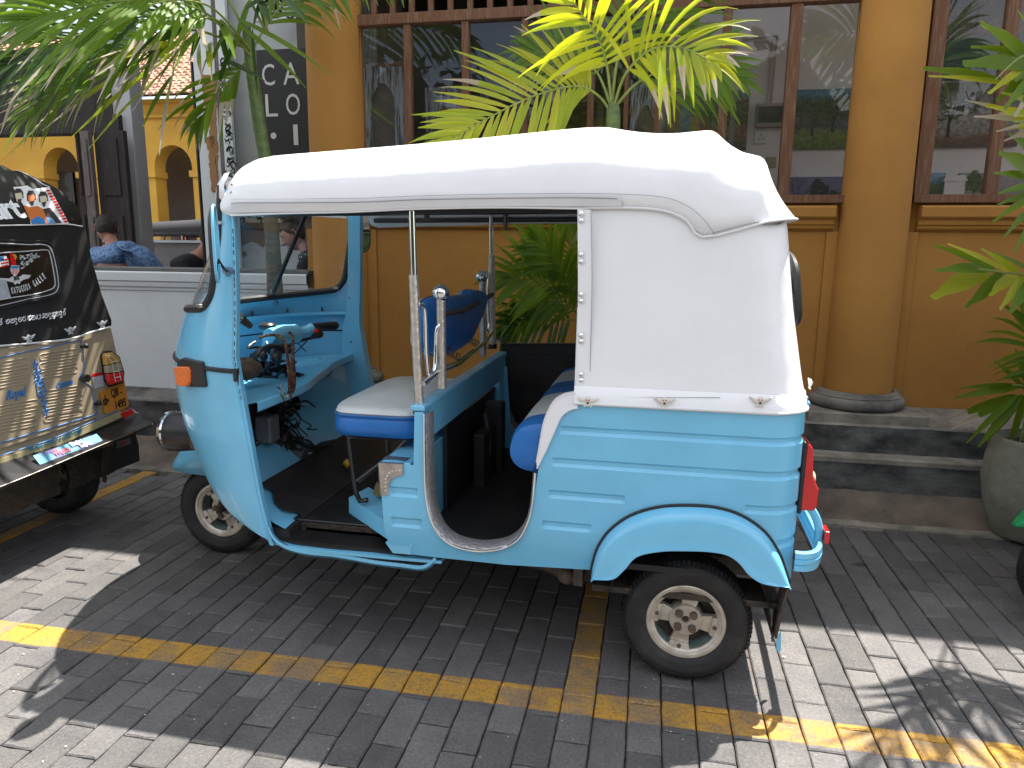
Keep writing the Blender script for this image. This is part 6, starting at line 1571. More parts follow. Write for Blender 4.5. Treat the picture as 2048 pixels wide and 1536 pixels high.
# body panel over the copied skin, hatch with pressed loops
lslab('rear_panel', [(-60,700),(60,690),(140,675),(218,655),(228,700),(240,760),(250,835),(200,880),(100,905),(-60,945)], -.006, .012, TAN, bevel=.004)
hat = lslab('hatch', [(-40,702),(155,682),(163,688),(168,735),(160,756),(182,772),(192,835),(60,878),(-40,910)], .0065, .008, TAN, bevel=.003)
lline('pinstripe', [(-40,726),(40,706),(100,694),(152,682),(163,688),(168,735),(158,756),(170,766),(182,775),(191,820),(186,830),(60,868),(-40,898)], .0022, BLUELINE, .0155, 3, par=hat)
def pressed(px0, px1, pys, slope):
    for (py) in pys:
        c0, c1 = L(px0, py+ (0)*slope, .0145), L(px1, py-(px1-px0)*slope, .0145); h = .013
        mb = MB(); pts = []
        for i in range(9): a = math.pi/2+math.pi*i/8; pts.append(c0+Vector((0, math.cos(a)*h, math.sin(a)*h)))
        for i in range(9): a = -math.pi/2+math.pi*i/8; pts.append(c1+Vector((0, math.cos(a)*h, math.sin(a)*h)))
        mb.tube(pts, .0028, 5, closed=True); lobj('pressed_loop', mb, TAN, hat)
        mb = MB(); mb.tube([c0+Vector((0,.012,-.002)), c1-Vector((0,.02,0))], .0022, 5); lobj('pressed_rib', mb, TAN, hat)
pressed(84, 150, (714, 732, 750), .16); pressed(92, 160, (788, 806, 824, 838), .17)
pressed(-40, 52, (738, 758, 776), .17); pressed(-40, 70, (826, 846, 866), .19)
# blue scroll ornament down the middle
orn = MB(); y0 = 0
cx0 = [(68,716),(72,745),(80,778),(86,808),(94,838)]
top_o, bot_o = L(68,716,.0165), L(95,838,.0165)
for sg_ in (-1, 1):
    for t0 in (.12,.26,.40,.60,.74,.88):
        c = top_o.lerp(bot_o, t0); r_ = .020*(1-abs(t0-.5)*1.1)
        pts = [c+Vector((0, sg_*(r_*.2+r_*(1-t*.75)*math.cos(t*7+.5)*.8+r_*.5), r_*(1-t*.75)*math.sin(t*7+.5)*1.2)) for t in [i/12 for i in range(13)]]
        orn.tube(pts, .0022, 4)
orn.tube([top_o.lerp(bot_o, t) for t in (0,.1,.2,.3,.38)], [.0004,.003,.004,.003,.002], 5); orn.tube([top_o.lerp(bot_o, t) for t in (.62,.7,.8,.9,1)], [.002,.003,.004,.003,.0004], 5)
c = top_o.lerp(bot_o, .5); orn.tube([c+Vector((0, .020*math.cos(a), .034*math.sin(a))) for a in [2*math.pi*i/20 for i in range(20)]], .0024, 5, closed=True)
orn.tube(spline([c+Vector((0,.006,.016)), c+Vector((0,-.006,.010)), c+Vector((0,.006,0)), c+Vector((0,-.006,-.010)), c+Vector((0,.004,-.016))], 4), .0022, 5)
lobj('scroll_ornament', orn, BLUELINE, hat)
def ltext(s_, pc, pr, size, m, o=.0165, width=None, shear=0, par=None, name='lettering', bold=0):
    """text centred at pixel pc, its baseline running towards pixel pr"""
    c, r_ = L(*pc, o), L(*pr, o); me = text_mesh(s_, size, m, extrude=.0006, shear=shear, width=width, bold=bold)
    return place_text(name, me, c, (r_-c), (0,0,1), par or lr)
ltext('Royal', (30,788), (60,780), .052, BLUELINE, width=.104, shear=.5, par=hat, bold=.0012)
ltext('Custom', (128,768), (150,762), .040, BLUELINE, width=.094, shear=.5, par=hat, bold=.001)
# hinges and knob
for (px, py) in ((172,692),(198,806)):
    mb = MB(); p = L(px, py, .02); mb.ball(p, .013, 10); mb.box(p-Vector((.008,.03,.006)), p+Vector((.0,.0,.006))); lobj('hinge', mb, RUBBER)
mb = MB(); p = L(165,756,.02); mb.tube([p, p+Vector((.03,0,0))], .017, 14); mb.box(p-Vector((.004,-.005,.012)), p+Vector((.004,.03,.012))); lobj('hatch_lock', mb, BLKPLASTIC)
# reflector sticker, lamp
lslab('reflex_sticker', [(183,748),(204,744),(206,749),(184,754)], .008, .002, REDLENS); lslab('reflex_sticker', [(184,755),(206,750),(208,772),(187,778)], .008, .002, mat('silver_sticker', (.45,.44,.46), .5))
tl_ = empty('tail_lamp', L(224,735), parent=lr)
mb = MB(); mb.slab([L(*q, .006) for q in ((199,708),(204,702),(218,701),(234,712),(244,745),(243,765),(214,773),(205,760))], (.018,0,0)); obj('base', mb, RUBBER, tl_, bevel=.006, smooth=False)
def lens(poly, m, nm='lens'):
    mb = MB(); mb.slab([L(*q, .025) for q in poly], (.022,0,0)); obj(nm, mb, m, tl_, bevel=.006, smooth=False)
lens([(203,711),(206,706),(219,705),(231,714),(235,724),(205,731)], mat('amber_dull_lens', (.50,.27,.06), .25, coat=.4)); lens([(205.5,731.5),(235,725),(239,742),(208,747)], mat('clear_dull_lens', (.36,.30,.20), .2, coat=.4)); lens([(208.5,748),(239.5,743),(242,762),(215,770),(211,762)], REDLENS)
for pl in ([(216,712),(224,712),(234,722),(242,760),(231,763),(224,726),(216,714)], [(222,724),(234,722)], [(228,744),(239,742)], [(230,756),(241,753)]): 
    mb = MB(); mb.tube([L(*q, .05) for q in pl], .0014, 4); obj('lens_grille', mb, WHITEP, tl_)
# number plate
np_ = empty('number_plate', L(222,800,.01), parent=lr); PL = mat('plate_orange', (.60,.235,.03), .4, noise_amt=.15, nscale=30)
mb = MB(); mb.slab([L(*q, .010) for q in ((198,785),(206,781),(248,763),(257,811),(246,819),(209,829))], (.003,0,0)); obj('plate', mb, PL, np_, bevel=.002, smooth=False)
def ptext(s_, pc, pr, size, width=None):
    c, r_ = L(*pc, .0145), L(*pr, .0145); me = text_mesh(s_, size, BLKPLASTIC, extrude=.0005, width=width, bold=.0012); place_text('lettering', me, c, r_-c, (0,0,1), np_)
ptext('QB -', (233,785), (250,781), .056, .072); ptext('1495', (241,808), (255,803), .056, .070); ptext('SP', (212,805), (220,803), .040, .040)
mb = MB(); c = L(210,794,.0135)
for k in range(3): mb.box((c.x, c.y-.006+.002*k, c.z-.012+.009*k), (c.x+.0015, c.y+.006-.002*k, c.z-.006+.009*k))
obj('plate_emblem', mb, BLKPLASTIC, np_, smooth=False)
# bumper: sloping black board with strip of painted boards above
bmpr = empty('rear_bumper', L(100,900,.03), parent=lr)
mb = MB(); A = [at(*q, x=LX+.01) for q in ((-60,942),(60,905),(160,875),(262,830))]; B = [at(*q, x=LX+.13) for q in ((-60,1000),(0,968),(110,925),(200,892),(305,846))]
mb.grid([[A[0], A[1], A[2], A[3]], [at(-60,995,x=LX+.13), at(60,948,x=LX+.13), at(170,902,x=LX+.13), at(305,846,x=LX+.13)], [at(-60,1003,x=LX+.12), at(60,955,x=LX+.12), at(170,908,x=LX+.12), at(303,852,x=LX+.12)], [at(-60,1003,x=LX-.05), at(60,955,x=LX-.05), at(170,908,x=LX-.05), at(280,860,x=LX-.05)]])
obj('step_board', mb, BLKPLASTIC, bmpr, smooth=False, solid=.004)
mb = MB(); mb.tube(spline([at(*q, x=LX+.132) for q in ((-60,997),(60,950),(170,904),(290,854),(304,849),(303,844),(290,840))], 4), .0022, 5); obj('chrome_edge', mb, STEEL, bmpr)
CREAMB = mat('cream_board', (.40,.36,.20), .5, noise_amt=.2, nscale=20)
mb = MB(); mb.slab([L(*q, .012) for q in ((-60,938),(100,884),(238,822),(244,832),(110,893),(-60,952))], (.01,0,0)); obj('cream_strip', mb, CREAMB, bmpr, smooth=False)
mb = MB(); mb.slab([L(*q, .0225) for q in ((240,827),(262,817),(268,826),(247,837))], (.004,0,0)); obj('reflector', mb, REDLENS, bmpr, smooth=False)
mb = MB(); mb.slab([L(*q, .0225) for q in ((263,817),(272,824),(278,827),(269,826))], (.004,0,0)); obj('reflector', mb, WHITEP, bmpr, smooth=False)
mb = MB(); mb.tube([L(*q, .024) for q in ((-60,930),(100,880),(236,820))], .0022, 4); obj('pinstripe', mb, BLUELINE, bmpr)
me = text_mesh('All ways Reading Is Good Policy', .034, mat('blue_script', (.02,.22,.36), .5), extrude=.0005, shear=.5, width=.30, bold=.0006); c, r_ = L(112,878,.024), L(150,864,.024); place_text('lettering', me, c, r_-c, (0,0,1), bmpr)
# violet sticker
STK = mat('violet_galaxy_print', (.10,.06,.24), .35, col2=(.10,.38,.50), nscale=14, fac_lo=.4, fac_hi=.62)
mb = MB(); sp_ = [at(*q, x=LX+.105) for q in ((66,914),(80,932),(206,884),(193,871))]
up_ = ((sp_[0]-sp_[1])).normalized()
for i in range(4): sp_[i] = sp_[i]+Vector((.004 if i in (1,2) else -.062, 0, .004))
mb.slab([at(66,914,x=LX+.070)+Vector((0,0,.004)), at(80,932,x=LX+.108)+Vector((0,0,.004)), at(206,884,x=LX+.108)+Vector((0,0,.004)), at(193,870,x=LX+.070)+Vector((0,0,.004))], (.001,0,.002)); obj('sticker', mb, STK, bmpr, smooth=False)
P0, P1, P2, P3 = at(66,914,x=LX+.070), at(80,932,x=LX+.108), at(206,884,x=LX+.108), at(193,870,x=LX+.070)
rt_ = (P2-P1).normalized(); upv = (P0-P1)
for s_, f_, g_, sz, w_, m_ in (('Weera', .36, .45, .050, .085, mat('pink_print', (.60,.10,.16), .5)), ('Bajaj', .62, .70, .030, .066, WHITEP), ('Super', .72, .28, .030, .066, WHITEP)):
    me = text_mesh(s_, sz, m_, extrude=.0004, width=w_, bold=.001); c = P1.lerp(P2, f_)+upv*g_+Vector((.004,0,.009)); place_text('lettering', me, c, rt_, upv, bmpr)
# mud flap with small label
mb = MB(); mb.slab([at(*q, x=LX-.10) for q in ((222,882),(268,860),(276,890),(278,922),(222,944))], (.006,0,0)); mfo = lobj('mud_flap', mb, RUBBER, smooth=False, bevel=.004)
mb = MB(); mb.slab([at(*q, x=LX-.092) for q in ((232,884),(260,876),(261,888),(233,897))], (.002,0,0)); obj('label_plate', mb, mat('dull_label', (.12,.11,.12), .5), mfo, smooth=False)
me = text_mesh('TRD', .026, mat('label_red', (.35,.02,.03), .5), extrude=.0004, width=.046, bold=.001); c, r_ = at(246,886,x=LX-.089), at(258,882,x=LX-.089); place_text('lettering', me, c, r_-c, (0,0,1), mfo)
# lower hood edge, emblems, window, lettering on the hood back
lline('hood_edging', [(-60,700),(0,692),(60,687),(140,678),(180,665),(219,654)], .004, PIPING, .018)
HP_ = lslab('hood_back', [(-60,453),(0,452),(120,450),(165,450),(167,460),(180,520),(200,590),(219,640),(219,652),(180,662),(140,675),(60,684),(0,689),(-60,697)], -.01, .014, BLACKHOOD, bevel=.006)
for q in ((57,677),(140,661),(204,648)):
    emblem(L(*q, .014), (0,1,.06), (0,0,1), .034, lr, SILVER, GREASE)
wn = empty('rear_window', L(55,545), parent=lr)
wo_ = [(-60,492),(60,484),(92,484),(105,492),(113,515),(121,560),(120,580),(108,592),(60,602),(-60,618)]
for o_, r_, m_, k_ in ((.012,.006,RUBBER,1.0), (.016,.0022,SILVER,.955), (.014,.0045,RUBBER,.92)):
    c_ = Vector((20,548)); pts = [(c_.x+(q[0]-c_.x)*k_, c_.y+(q[1]-c_.y)*(k_ if k_ == 1 else k_-.04)) for q in wo_]
    mb = MB(); mb.tube(spline([L(px, py, o_) for px, py in pts], 3, closed=True), r_, 6, closed=True); obj('gasket', mb, m_, wn)
mb = MB(); mb.slab([L(*q, .008) for q in [(20+(q[0]-20)*.93, 548+(q[1]-548)*.88) for q in wo_]], (.003,0,0)); obj('pane', mb, mat('tinted_window', (.012,.012,.013), .12, coat=.6), wn, smooth=False)
mb = MB(); mb.tube(spline([L(*q, .014) for q in [(-60,510),(60,502),(92,500),(100,508),(110,560),(108,574),(98,580),(60,590),(-60,606)]], 4), .0022, 5); obj('silver_outline', mb, SILVER, wn)
# bird crest: shield, wings, body
mb = MB(); mb.slab([L(*q, .0125) for q in ((22,531),(38,531),(38,543),(33,550),(29,553),(24,548),(21,541))], (.001,0,0)); obj('crest_shield', mb, WHITEP, wn, smooth=False)
for k in range(5):
    mb = MB(); mb.slab([L(*q, .0138) for q in ((23.5+k*3,538),(24.8+k*3,538),(25.5+k*2.6,549),(24.4+k*2.6,549))], (.0005,0,0)); obj('crest_stripe', mb, REDLENS, wn, smooth=False)
mb = MB(); mb.slab([L(*q, .0138) for q in ((22.5,532),(37.5,532),(37.5,537),(22.5,537))], (.0005,0,0)); obj('crest_field', mb, BLUELINE, wn, smooth=False)
mb = MB(); mb.slab([L(*q, .0125) for q in ((20,507),(27,506),(31,518),(32,530),(23,531),(20,518))], (.001,0,0)); obj('bird_neck', mb, REDLENS, wn, smooth=False)
mb = MB(); mb.slab([L(*q, .014) for q in ((25,510),(31,508),(34,514),(31,520),(29,515))], (.0005,0,0)); obj('bird_beak', mb, mat('beak_gold', (.55,.28,.04), .5), wn, smooth=False)
rnd = random.Random(8); mb = MB()
for k in range(46):
    t = rnd.random(); u = rnd.random(); px = 40+36*t; py = lerp(507+1*t, 540-26*t, u); s_ = rnd.uniform(1.2,3.2); a = rnd.uniform(-.9,.2)
    mb.slab([L(px+s_*math.cos(a)*2-s_*.3*math.sin(a), py+s_*math.sin(a)*2, .0125), L(px-s_*.6*math.sin(a), py+s_*.7*math.cos(a), .0125), L(px-s_*math.cos(a), py-s_*math.sin(a), .0125), L(px+s_*.6*math.sin(a), py-s_*.5*math.cos(a), .0125)], (.0006,0,0))
obj('crest_wing', mb, SILVER, wn, smooth=False, kind='stuff')
for k, q in enumerate((((-20,516),(12,512),(17,522),(18,530),(-20,538)),)):
    mb = MB(); mb.slab([L(*p_, .0125) for p_ in q], (.0006,0,0)); obj('flag_print', mb, WHITEP, wn, smooth=False)
mb = MB()
for k in range(3): mb.slab([L(*p_, .0136) for p_ in ((2,519+k*6.5),(16,517+k*6),(18,520+k*6),(2,522+k*6.5))], (.0004,0,0))
obj('flag_stripe', mb, REDLENS, wn, smooth=False, kind='stuff'); mb = MB(); mb.slab([L(*p_, .0136) for p_ in ((-18,517),(7,513),(8,521),(-18,527))], (.0004,0,0)); obj('flag_canton', mb, BLUELINE, wn, smooth=False)
mb = MB(); mb.slab([L(*q, .0125) for q in ((0,556),(18,557),(24,553),(40,553),(46,549),(62,550),(58,556),(46,560),(40,564),(40,568),(34,566),(30,570),(27,565),(14,562),(0,562))], (.0006,0,0)); obj('bird_print', mb, SILVER, wn, smooth=False)
c, r_ = L(33,557,.0142), L(50,555.5,.0142); place_text('lettering', text_mesh('2018', .020, BLKPLASTIC, extrude=.0003, width=.026, bold=.001), c, r_-c, (0,0,1), wn)
s_ = 'US KATUGODA GALLE'; pos = []
for i, ch in enumerate(s_):
    t = i/(len(s_)-1); px = lerp(10, 88, t); py = 583-4*t-26*t**2.6; sl = -(4+26*2.6*t**1.6)/80
    if ch != ' ':
        c = L(px, py, .0125); r_ = L(px+5, py+5*sl, .0125); place_text('lettering', text_mesh(ch, .036, SILVER, extrude=.0004, bold=.0010, width=.0088), c, r_-c, (0,0,1), wn)
mb = MB(); mb.slab([L(*q, .0145) for q in ((-60,556),(12,560),(22,597),(-60,610))], (.001,0,0)); obj('faded_sticker', mb, mat('faded_sticker_grey', (.40,.43,.46), .5, noise_amt=.2, nscale=30), wn, smooth=False)
# line of rounded script on the hood: hand drawn strokes
SINH = {
 'r': [[(.1,.2),(.3,0),(.6,.05),(.7,.35),(.5,.6),(.25,.5),(.35,.3)], [(.5,.6),(.6,.85),(.35,1.0)], [(.45,.75),(.75,1.05)]],
 'm': [[(.75,.15),(.35,0),(.05,.25),(.1,.6),(.4,.65),(.45,.4),(.2,.35)], [(.4,.65),(.8,.7),(.95,.4),(.75,.15)]],
 'n': [[(.1,.55),(.35,.7),(.45,.4),(.2,.35),(.1,.1),(.5,0),(.9,.15),(.95,.5),(.7,.7),(.6,.45)]],
 't': [[(.8,.7),(.35,.75),(.1,.4),(.3,.05),(.75,.1),(.9,.35)], [(.35,.75),(.5,.5)]],
 'd': [[(.6,.1),(.2,.2),(.15,.55),(.5,.7),(.75,.5),(.45,.4)], [(.6,.1),(.75,-.25),(.35,-.3)]],
 'p': [[(.1,.7),(.05,.2),(.4,0),(.8,.1),(.9,.5),(.75,.7),(.6,.5)]],
 's': [[(.1,.5),(.3,.7),(.5,.5),(.3,.3),(.1,.1),(.5,0),(.9,.2),(.85,.6),(.6,.65)], [(.9,.2),(.7,-.3),(.3,-.25)]],
 'a': [[(.5,.75),(.75,.6),(.6,.4),(.35,.1),(.6,0)]], 'v': [[(.1,.75),(.35,1.0),(.55,.85)], [(.7,.7),(.3,.65),(.1,.3),(.4,0),(.8,.1),(.8,.4),(.5,.4)]],
 'e': [[(.6,.75),(.3,.6),(.5,.35),(.25,.05)], [(.2,.0),(.6,.1)]],
}
line = 'pra mnd mt mnap end suda'.replace('u','n')
gm_ = MB(); xcur = -2
word = [('p',-14),('a',-6),('r',3),('m',22),('n',34),('d',44),('m',56),('t',67),('m',82),('n',92),('a',101),('p',108),('e',120),('n',127),('d',138),('s',148),('n',158),('d',168),('r',178)]
word = [(c, lerp(-14, 125, (x+14)/192)) for c, x in word]
for ch, px in word:
    py = 652-(px+14)*.155; sz = 12
    for strk in SINH[ch]:
        pts = [L(px+x*sz*.66, py-(y_)*sz-x*1.2, .0125) for x, y_ in strk]; gm_.tube(spline(pts, 4), .0021, 4)
lobj('script_lettering', gm_, SILVER)
# sloping upper hood: big sticker letters and a three figure sticker
UH = [(-60,338),(40,342),(70,355),(100,374),(117,380),(160,420),(164,448),(120,449),(60,450),(-60,452)]
def U(px, py, o=0.0): 
    t = (450-py)/110; return at(px, py, x=LX+.012-.13*max(0,t)+o)
mb = MB(); rws = [[U(px, py) for px, py in ((-60,452),(0,451),(60,450),(120,449),(165,447))], [U(px, py) for px, py in ((-60,420),(0,418),(50,414),(110,408),(154,412))], [U(px, py) for px, py in ((-60,385),(0,382),(45,378),(95,376),(124,384))], [U(px, py) for px, py in ((-60,345),(0,340),(40,343),(72,357),(96,368))]]
mb.grid(rws); lobj('upper_hood', mb, BLACKHOOD, solid=.006, angle=60)
mb = MB(); mb.tube(spline([U(*q, .006) for q in ((-60,452),(0,451),(60,450),(130,448),(165,453))], 3), .0028, 5); mb.tube(spline([U(*q, .006) for q in ((34,340),(60,352),(85,368),(100,374))], 3), .002, 5); lobj('hood_piping', mb, PIPING)
me = text_mesh('art', .135, WHITEP, extrude=.0005, bold=.004, space=.85, width=.155); c, r_ = U(11,418,.008), U(52,416,.008); place_text('lettering', me, c, r_-c, U(20,395,.008)-c, lr)
def ust(nm, poly, m, o=.008, th=.0008):
    mb = MB(); mb.slab([U(*q, o) for q in poly], (th,0,0)); lobj(nm, mb, m, stk, smooth=False)
stk = empty('figure_sticker', U(95,410), parent=lr)
ust('sticker_back', [(26,374),(42,373),(54,371),(66,378),(98,374),(138,447),(62,449),(56,424),(40,400)], WHITEP)
SK1, SK2, SK3 = mat('print_skin', (.42,.20,.09), .5), mat('print_orange', (.50,.14,.03), .5), mat('print_dark', (.03,.02,.025), .5)
for (c0, sk_, dx) in (((37,392),mat('print_pale', (.55,.48,.35), .5),0), ((62,396),SK2,3), ((86,398),mat('print_pale', (.55,.48,.35), .5),0)):
    x, y_ = c0
    ust('figure_hair', [(x-9,y_-8),(x-5,y_-15),(x+4,y_-15),(x+9,y_-8),(x+10,y_+4),(x-8,y_+6)], SK3, .0095)
    ust('figure_face', [(x-7,y_-5),(x+5,y_-7),(x+8,y_),(x+6,y_+9),(x+1,y_+14),(x-4,y_+10)], sk_, .0105)
    ust('figure_beard', [(x-3,y_+7),(x+6,y_+5),(x+4,y_+14),(x+1,y_+16)], SK3, .0112)
ust('figure_coat', [(46,410),(60,414),(75,412),(90,420),(104,447),(64,448)], SK2, .0100); ust('figure_coat', [(86,418),(100,415),(124,446),(98,447)], SK3, .0108)
ust('figure_shirt', [(62,440),(76,432),(90,440),(92,447),(64,448)], BLUELINE, .0115); ust('figure_shirt', [(92,434),(104,436),(112,447),(96,447)], mat('print_blue', (.12,.25,.45), .5), .0117)
for k in range(12):
    x, y_ = 92+k*3.2, 380+k*5.6; ust('sticker_marks', [(x,y_),(x+8,y_-1),(x+9,y_+2.4),(x+1,y_+3)], REDLENS, .0120)
# rear wheel shadow and light under the left rickshaw come from the copied chassis
# ------------------------------------------------------------------ palms
def leaf_mat(name, col, tr, mixf=.5, col2=None, rough=.38):
    m = bpy.data.materials.new(name); m.use_nodes = True; t = m.node_tree; L_ = t.links; b = t.nodes['Principled BSDF']; out = t.nodes['Material Output']
    g = t.nodes.new('ShaderNodeNewGeometry'); n = t.nodes.new('ShaderNodeTexNoise'); n.inputs['Scale'].default_value = 9; n.inputs['Detail'].default_value = 4; L_.new(g.outputs['Position'], n.inputs['Vector'])
    oi = t.nodes.new('ShaderNodeObjectInfo'); ad = t.nodes.new('ShaderNodeMath'); ad.operation = 'MULTIPLY_ADD'; ad.inputs[1].default_value = .5; L_.new(n.outputs['Fac'], ad.inputs[0])
    s = t.nodes.new('ShaderNodeMath'); s.operation = 'MULTIPLY'; s.inputs[1].default_value = .55; L_.new(oi.outputs['Random'], s.inputs[0]); L_.new(s.outputs[0], ad.inputs[2])
    mx = t.nodes.new('ShaderNodeMix'); mx.data_type = 'RGBA'; L_.new(ad.outputs[0], mx.inputs[0]); mx.inputs[6].default_value = (*col, 1); mx.inputs[7].default_value = (*(col2 or tuple(c*1.6 for c in col)), 1)
    L_.new(mx.outputs[2], b.inputs['Base Color']); b.inputs['Roughness'].default_value = rough; b.inputs['Specular IOR Level'].default_value = .45
    tl = t.nodes.new('ShaderNodeBsdfTranslucent'); m2 = t.nodes.new('ShaderNodeMix'); m2.data_type = 'RGBA'; m2.blend_type = 'MULTIPLY'; m2.inputs[0].default_value = 1; L_.new(mx.outputs[2], m2.inputs[6]); m2.inputs[7].default_value = (*tr, 1)
    L_.new(m2.outputs[2], tl.inputs[0]); ms = t.nodes.new('ShaderNodeMixShader'); ms.inputs[0].default_value = mixf; L_.new(b.outputs[0], ms.inputs[1]); L_.new(tl.outputs[0], ms.inputs[2]); L_.new(ms.outputs[0], out.inputs['Surface'])
    return m
LG = leaf_mat('palm_leaf_green', (.075,.165,.014), (2.6,2.3,1.0), .5, (.15,.25,.018), .5)
LY = leaf_mat('palm_leaf_yellow_sunlit', (.24,.36,.022), (2.1,1.9,.7), .52, (.52,.52,.045), .38)  # yellow green, with sun glow raised into leaf and translucent colour
LD = leaf_mat('palm_leaf_dark', (.03,.08,.012), (2.0,2.0,1.2), .4, (.045,.11,.016))
DRY = leaf_mat('dry_leaf', (.36,.28,.19), (1.2,1.1,.9), .35, (.55,.50,.42), .8)
STALK = mat('palm_stalk', (.22,.27,.06), .5, noise_amt=.3, nscale=20)
def leaflet(p, d, nrm, ln, w_, droop, rnd, m, parent, dry=0, blunt=.10):
    """one folded blade; the last fifth may be dry"""
    seg = 7; d = d.normalized(); side = d.cross(nrm).normalized(); rows = []; pos = Vector(p); tw = rnd.uniform(-.5,.5); mi = []
    for i in range(seg+1):
        t = i/seg; ww = w_*min(1, .35+t*3.2)*(1 if t < .55 else max(blunt, 1-((t-.55)/.45)**1.3))
        sd = (side*math.cos(tw*t)+nrm*math.sin(tw*t)).normalized(); up_ = sd.cross(d).normalized()
        rows.append([pos-sd*ww/2+up_*ww*.16, pos.copy(), pos+sd*ww/2+up_*ww*.16])
        d = (d+Vector((0,0,-1))*droop*(.10+.26*t)).normalized(); pos = pos+d*(ln/seg)
    mb = MB(); mb.grid(rows)
    if dry:
        nd = 1+int(dry*seg); mb.mi = [0 if (k//2) < seg-nd else 1 for k in range(len(mb.f))]
    return obj('leaflet', mb, [m, DRY] if dry else m, parent, angle=180)
def frond(palm, path, n=34, ln=.42, w_=.026, ang0=62, ang1=24, droop=.5, seed=1, m=LG, nrm=(0,-1,.35), r=.008, start=.22, dry=.15, fan=.28, m_top=None, both=(1,1), name='frond'):
    rnd = random.Random(seed); P = spline([Vector(p) for p in path], 8); rach = MB(); k = len(P)
    rach.tube(P, [r*(1-.8*i/(k-1)) for i in range(k)], 6); fo_ = obj(name, rach, STALK, palm)
    nv = Vector(nrm).normalized()
    for i in range(n):
        t = start+(1-start)*i/(n-1); f_ = t*(k-1); j = min(int(f_), k-2); p = P[j].lerp(P[j+1], f_-j); tg = (P[j+1]-P[j]).normalized()
        sv = tg.cross(nv).normalized(); nn = sv.cross(tg).normalized()
        q = (t-start)/(1-start); L_ = ln*(.62+.55*math.sin(math.pi*min(1, q*.9+.12)))*(1-.35*q**3)
        for s_ in (-1, 1):
            if not both[0 if s_ < 0 else 1]: continue
            a = R(lerp(ang0, ang1, q**1.2)+rnd.uniform(-7,7)); d = tg*math.cos(a)+sv*s_*math.sin(a)+nn*rnd.uniform(-.02,fan)
            leaflet(p, d, nn, L_*rnd.uniform(.82,1.1), w_*rnd.uniform(.75,1.2), droop*rnd.uniform(.5,1.5), rnd, (m_top or m) if s_ > 0 else m, fo_, dry=rnd.uniform(.05,.5) if rnd.random() < dry else 0)
    leaflet(P[-1], (P[-1]-P[-2]), nv, ln*.6, w_, droop, rnd, m, fo_)
    return fo_
A = lambda px, py, y: at(px, py, y=y)
def blades(palm, rach, lst, seed=1, m=LG, r=.007, droop=.12, alt=None, altp=.3, blunt=.12):
    """a frond whose single blades were measured one by one: ((x0, y0), (x1, y1), width px, dry share) on planes y0..y1"""
    rnd = random.Random(seed); P = spline([A(*q) for q in rach], 6); mb = MB(); k = len(P); mb.tube(P, [r*(1-.6*i/(k-1)) for i in range(k)], 6); fo_ = obj('frond', mb, STALK, palm)
    for e in lst:
        (x0, y0), (x1, y1), wd, dry = e[:4]; da, db = e[4] if len(e) > 4 else (rach[0][2], rach[-1][2]); da += rnd.uniform(-.04, .04); db += rnd.uniform(-.08, .08)
        a, b = A(x0, y0, da), A(x1, y1, db); ln = (b-a).length; dr = droop*rnd.uniform(.6, 1.5); px = (a-CAM_POS).dot(_fwd)/FOC
        # start a little upwards so that the drooping blade ends on its measured tip
        d = (b-a).normalized()+Vector((0,0,dr*.55)); nn = (Vector((0,-1,.25))+Vector((rnd.uniform(-.4,.4),0,rnd.uniform(-.3,.3)))).normalized(); nn = (nn-d.normalized()*nn.dot(d.normalized())).normalized()
        leaflet(a, d, nn, ln*1.03, wd*px, dr, rnd, alt if alt and rnd.random() < altp else m, fo_, dry=dry if dry >= .1 else 0, blunt=blunt)
    return fo_
BARK = mat('ringed_palm_bark', (.16,.14,.10), .85, col2=(.07,.075,.05), nscale=18, bump=.6, bscale=50, ns_vec=(1,1,3))
GBARK = mat('green_palm_stem', (.13,.19,.06), .6, noise_amt=.4, nscale=14, ns_vec=(1,1,2))
def ringed(pts, radii, m, parent, name='trunk', ring=.03):
    P = spline(pts, 10); mb = MB(); k = len(P); rr = []; tot = 0
    for i in range(k):
        base_r = interp(i/(k-1), [j/(len(radii)-1) for j in range(len(radii))], radii); rr.append(base_r*(1.05 if i % 3 == 0 else 1.0))
    mb.tube(P, rr, 18); return obj(name, mb, m, parent, angle=60)
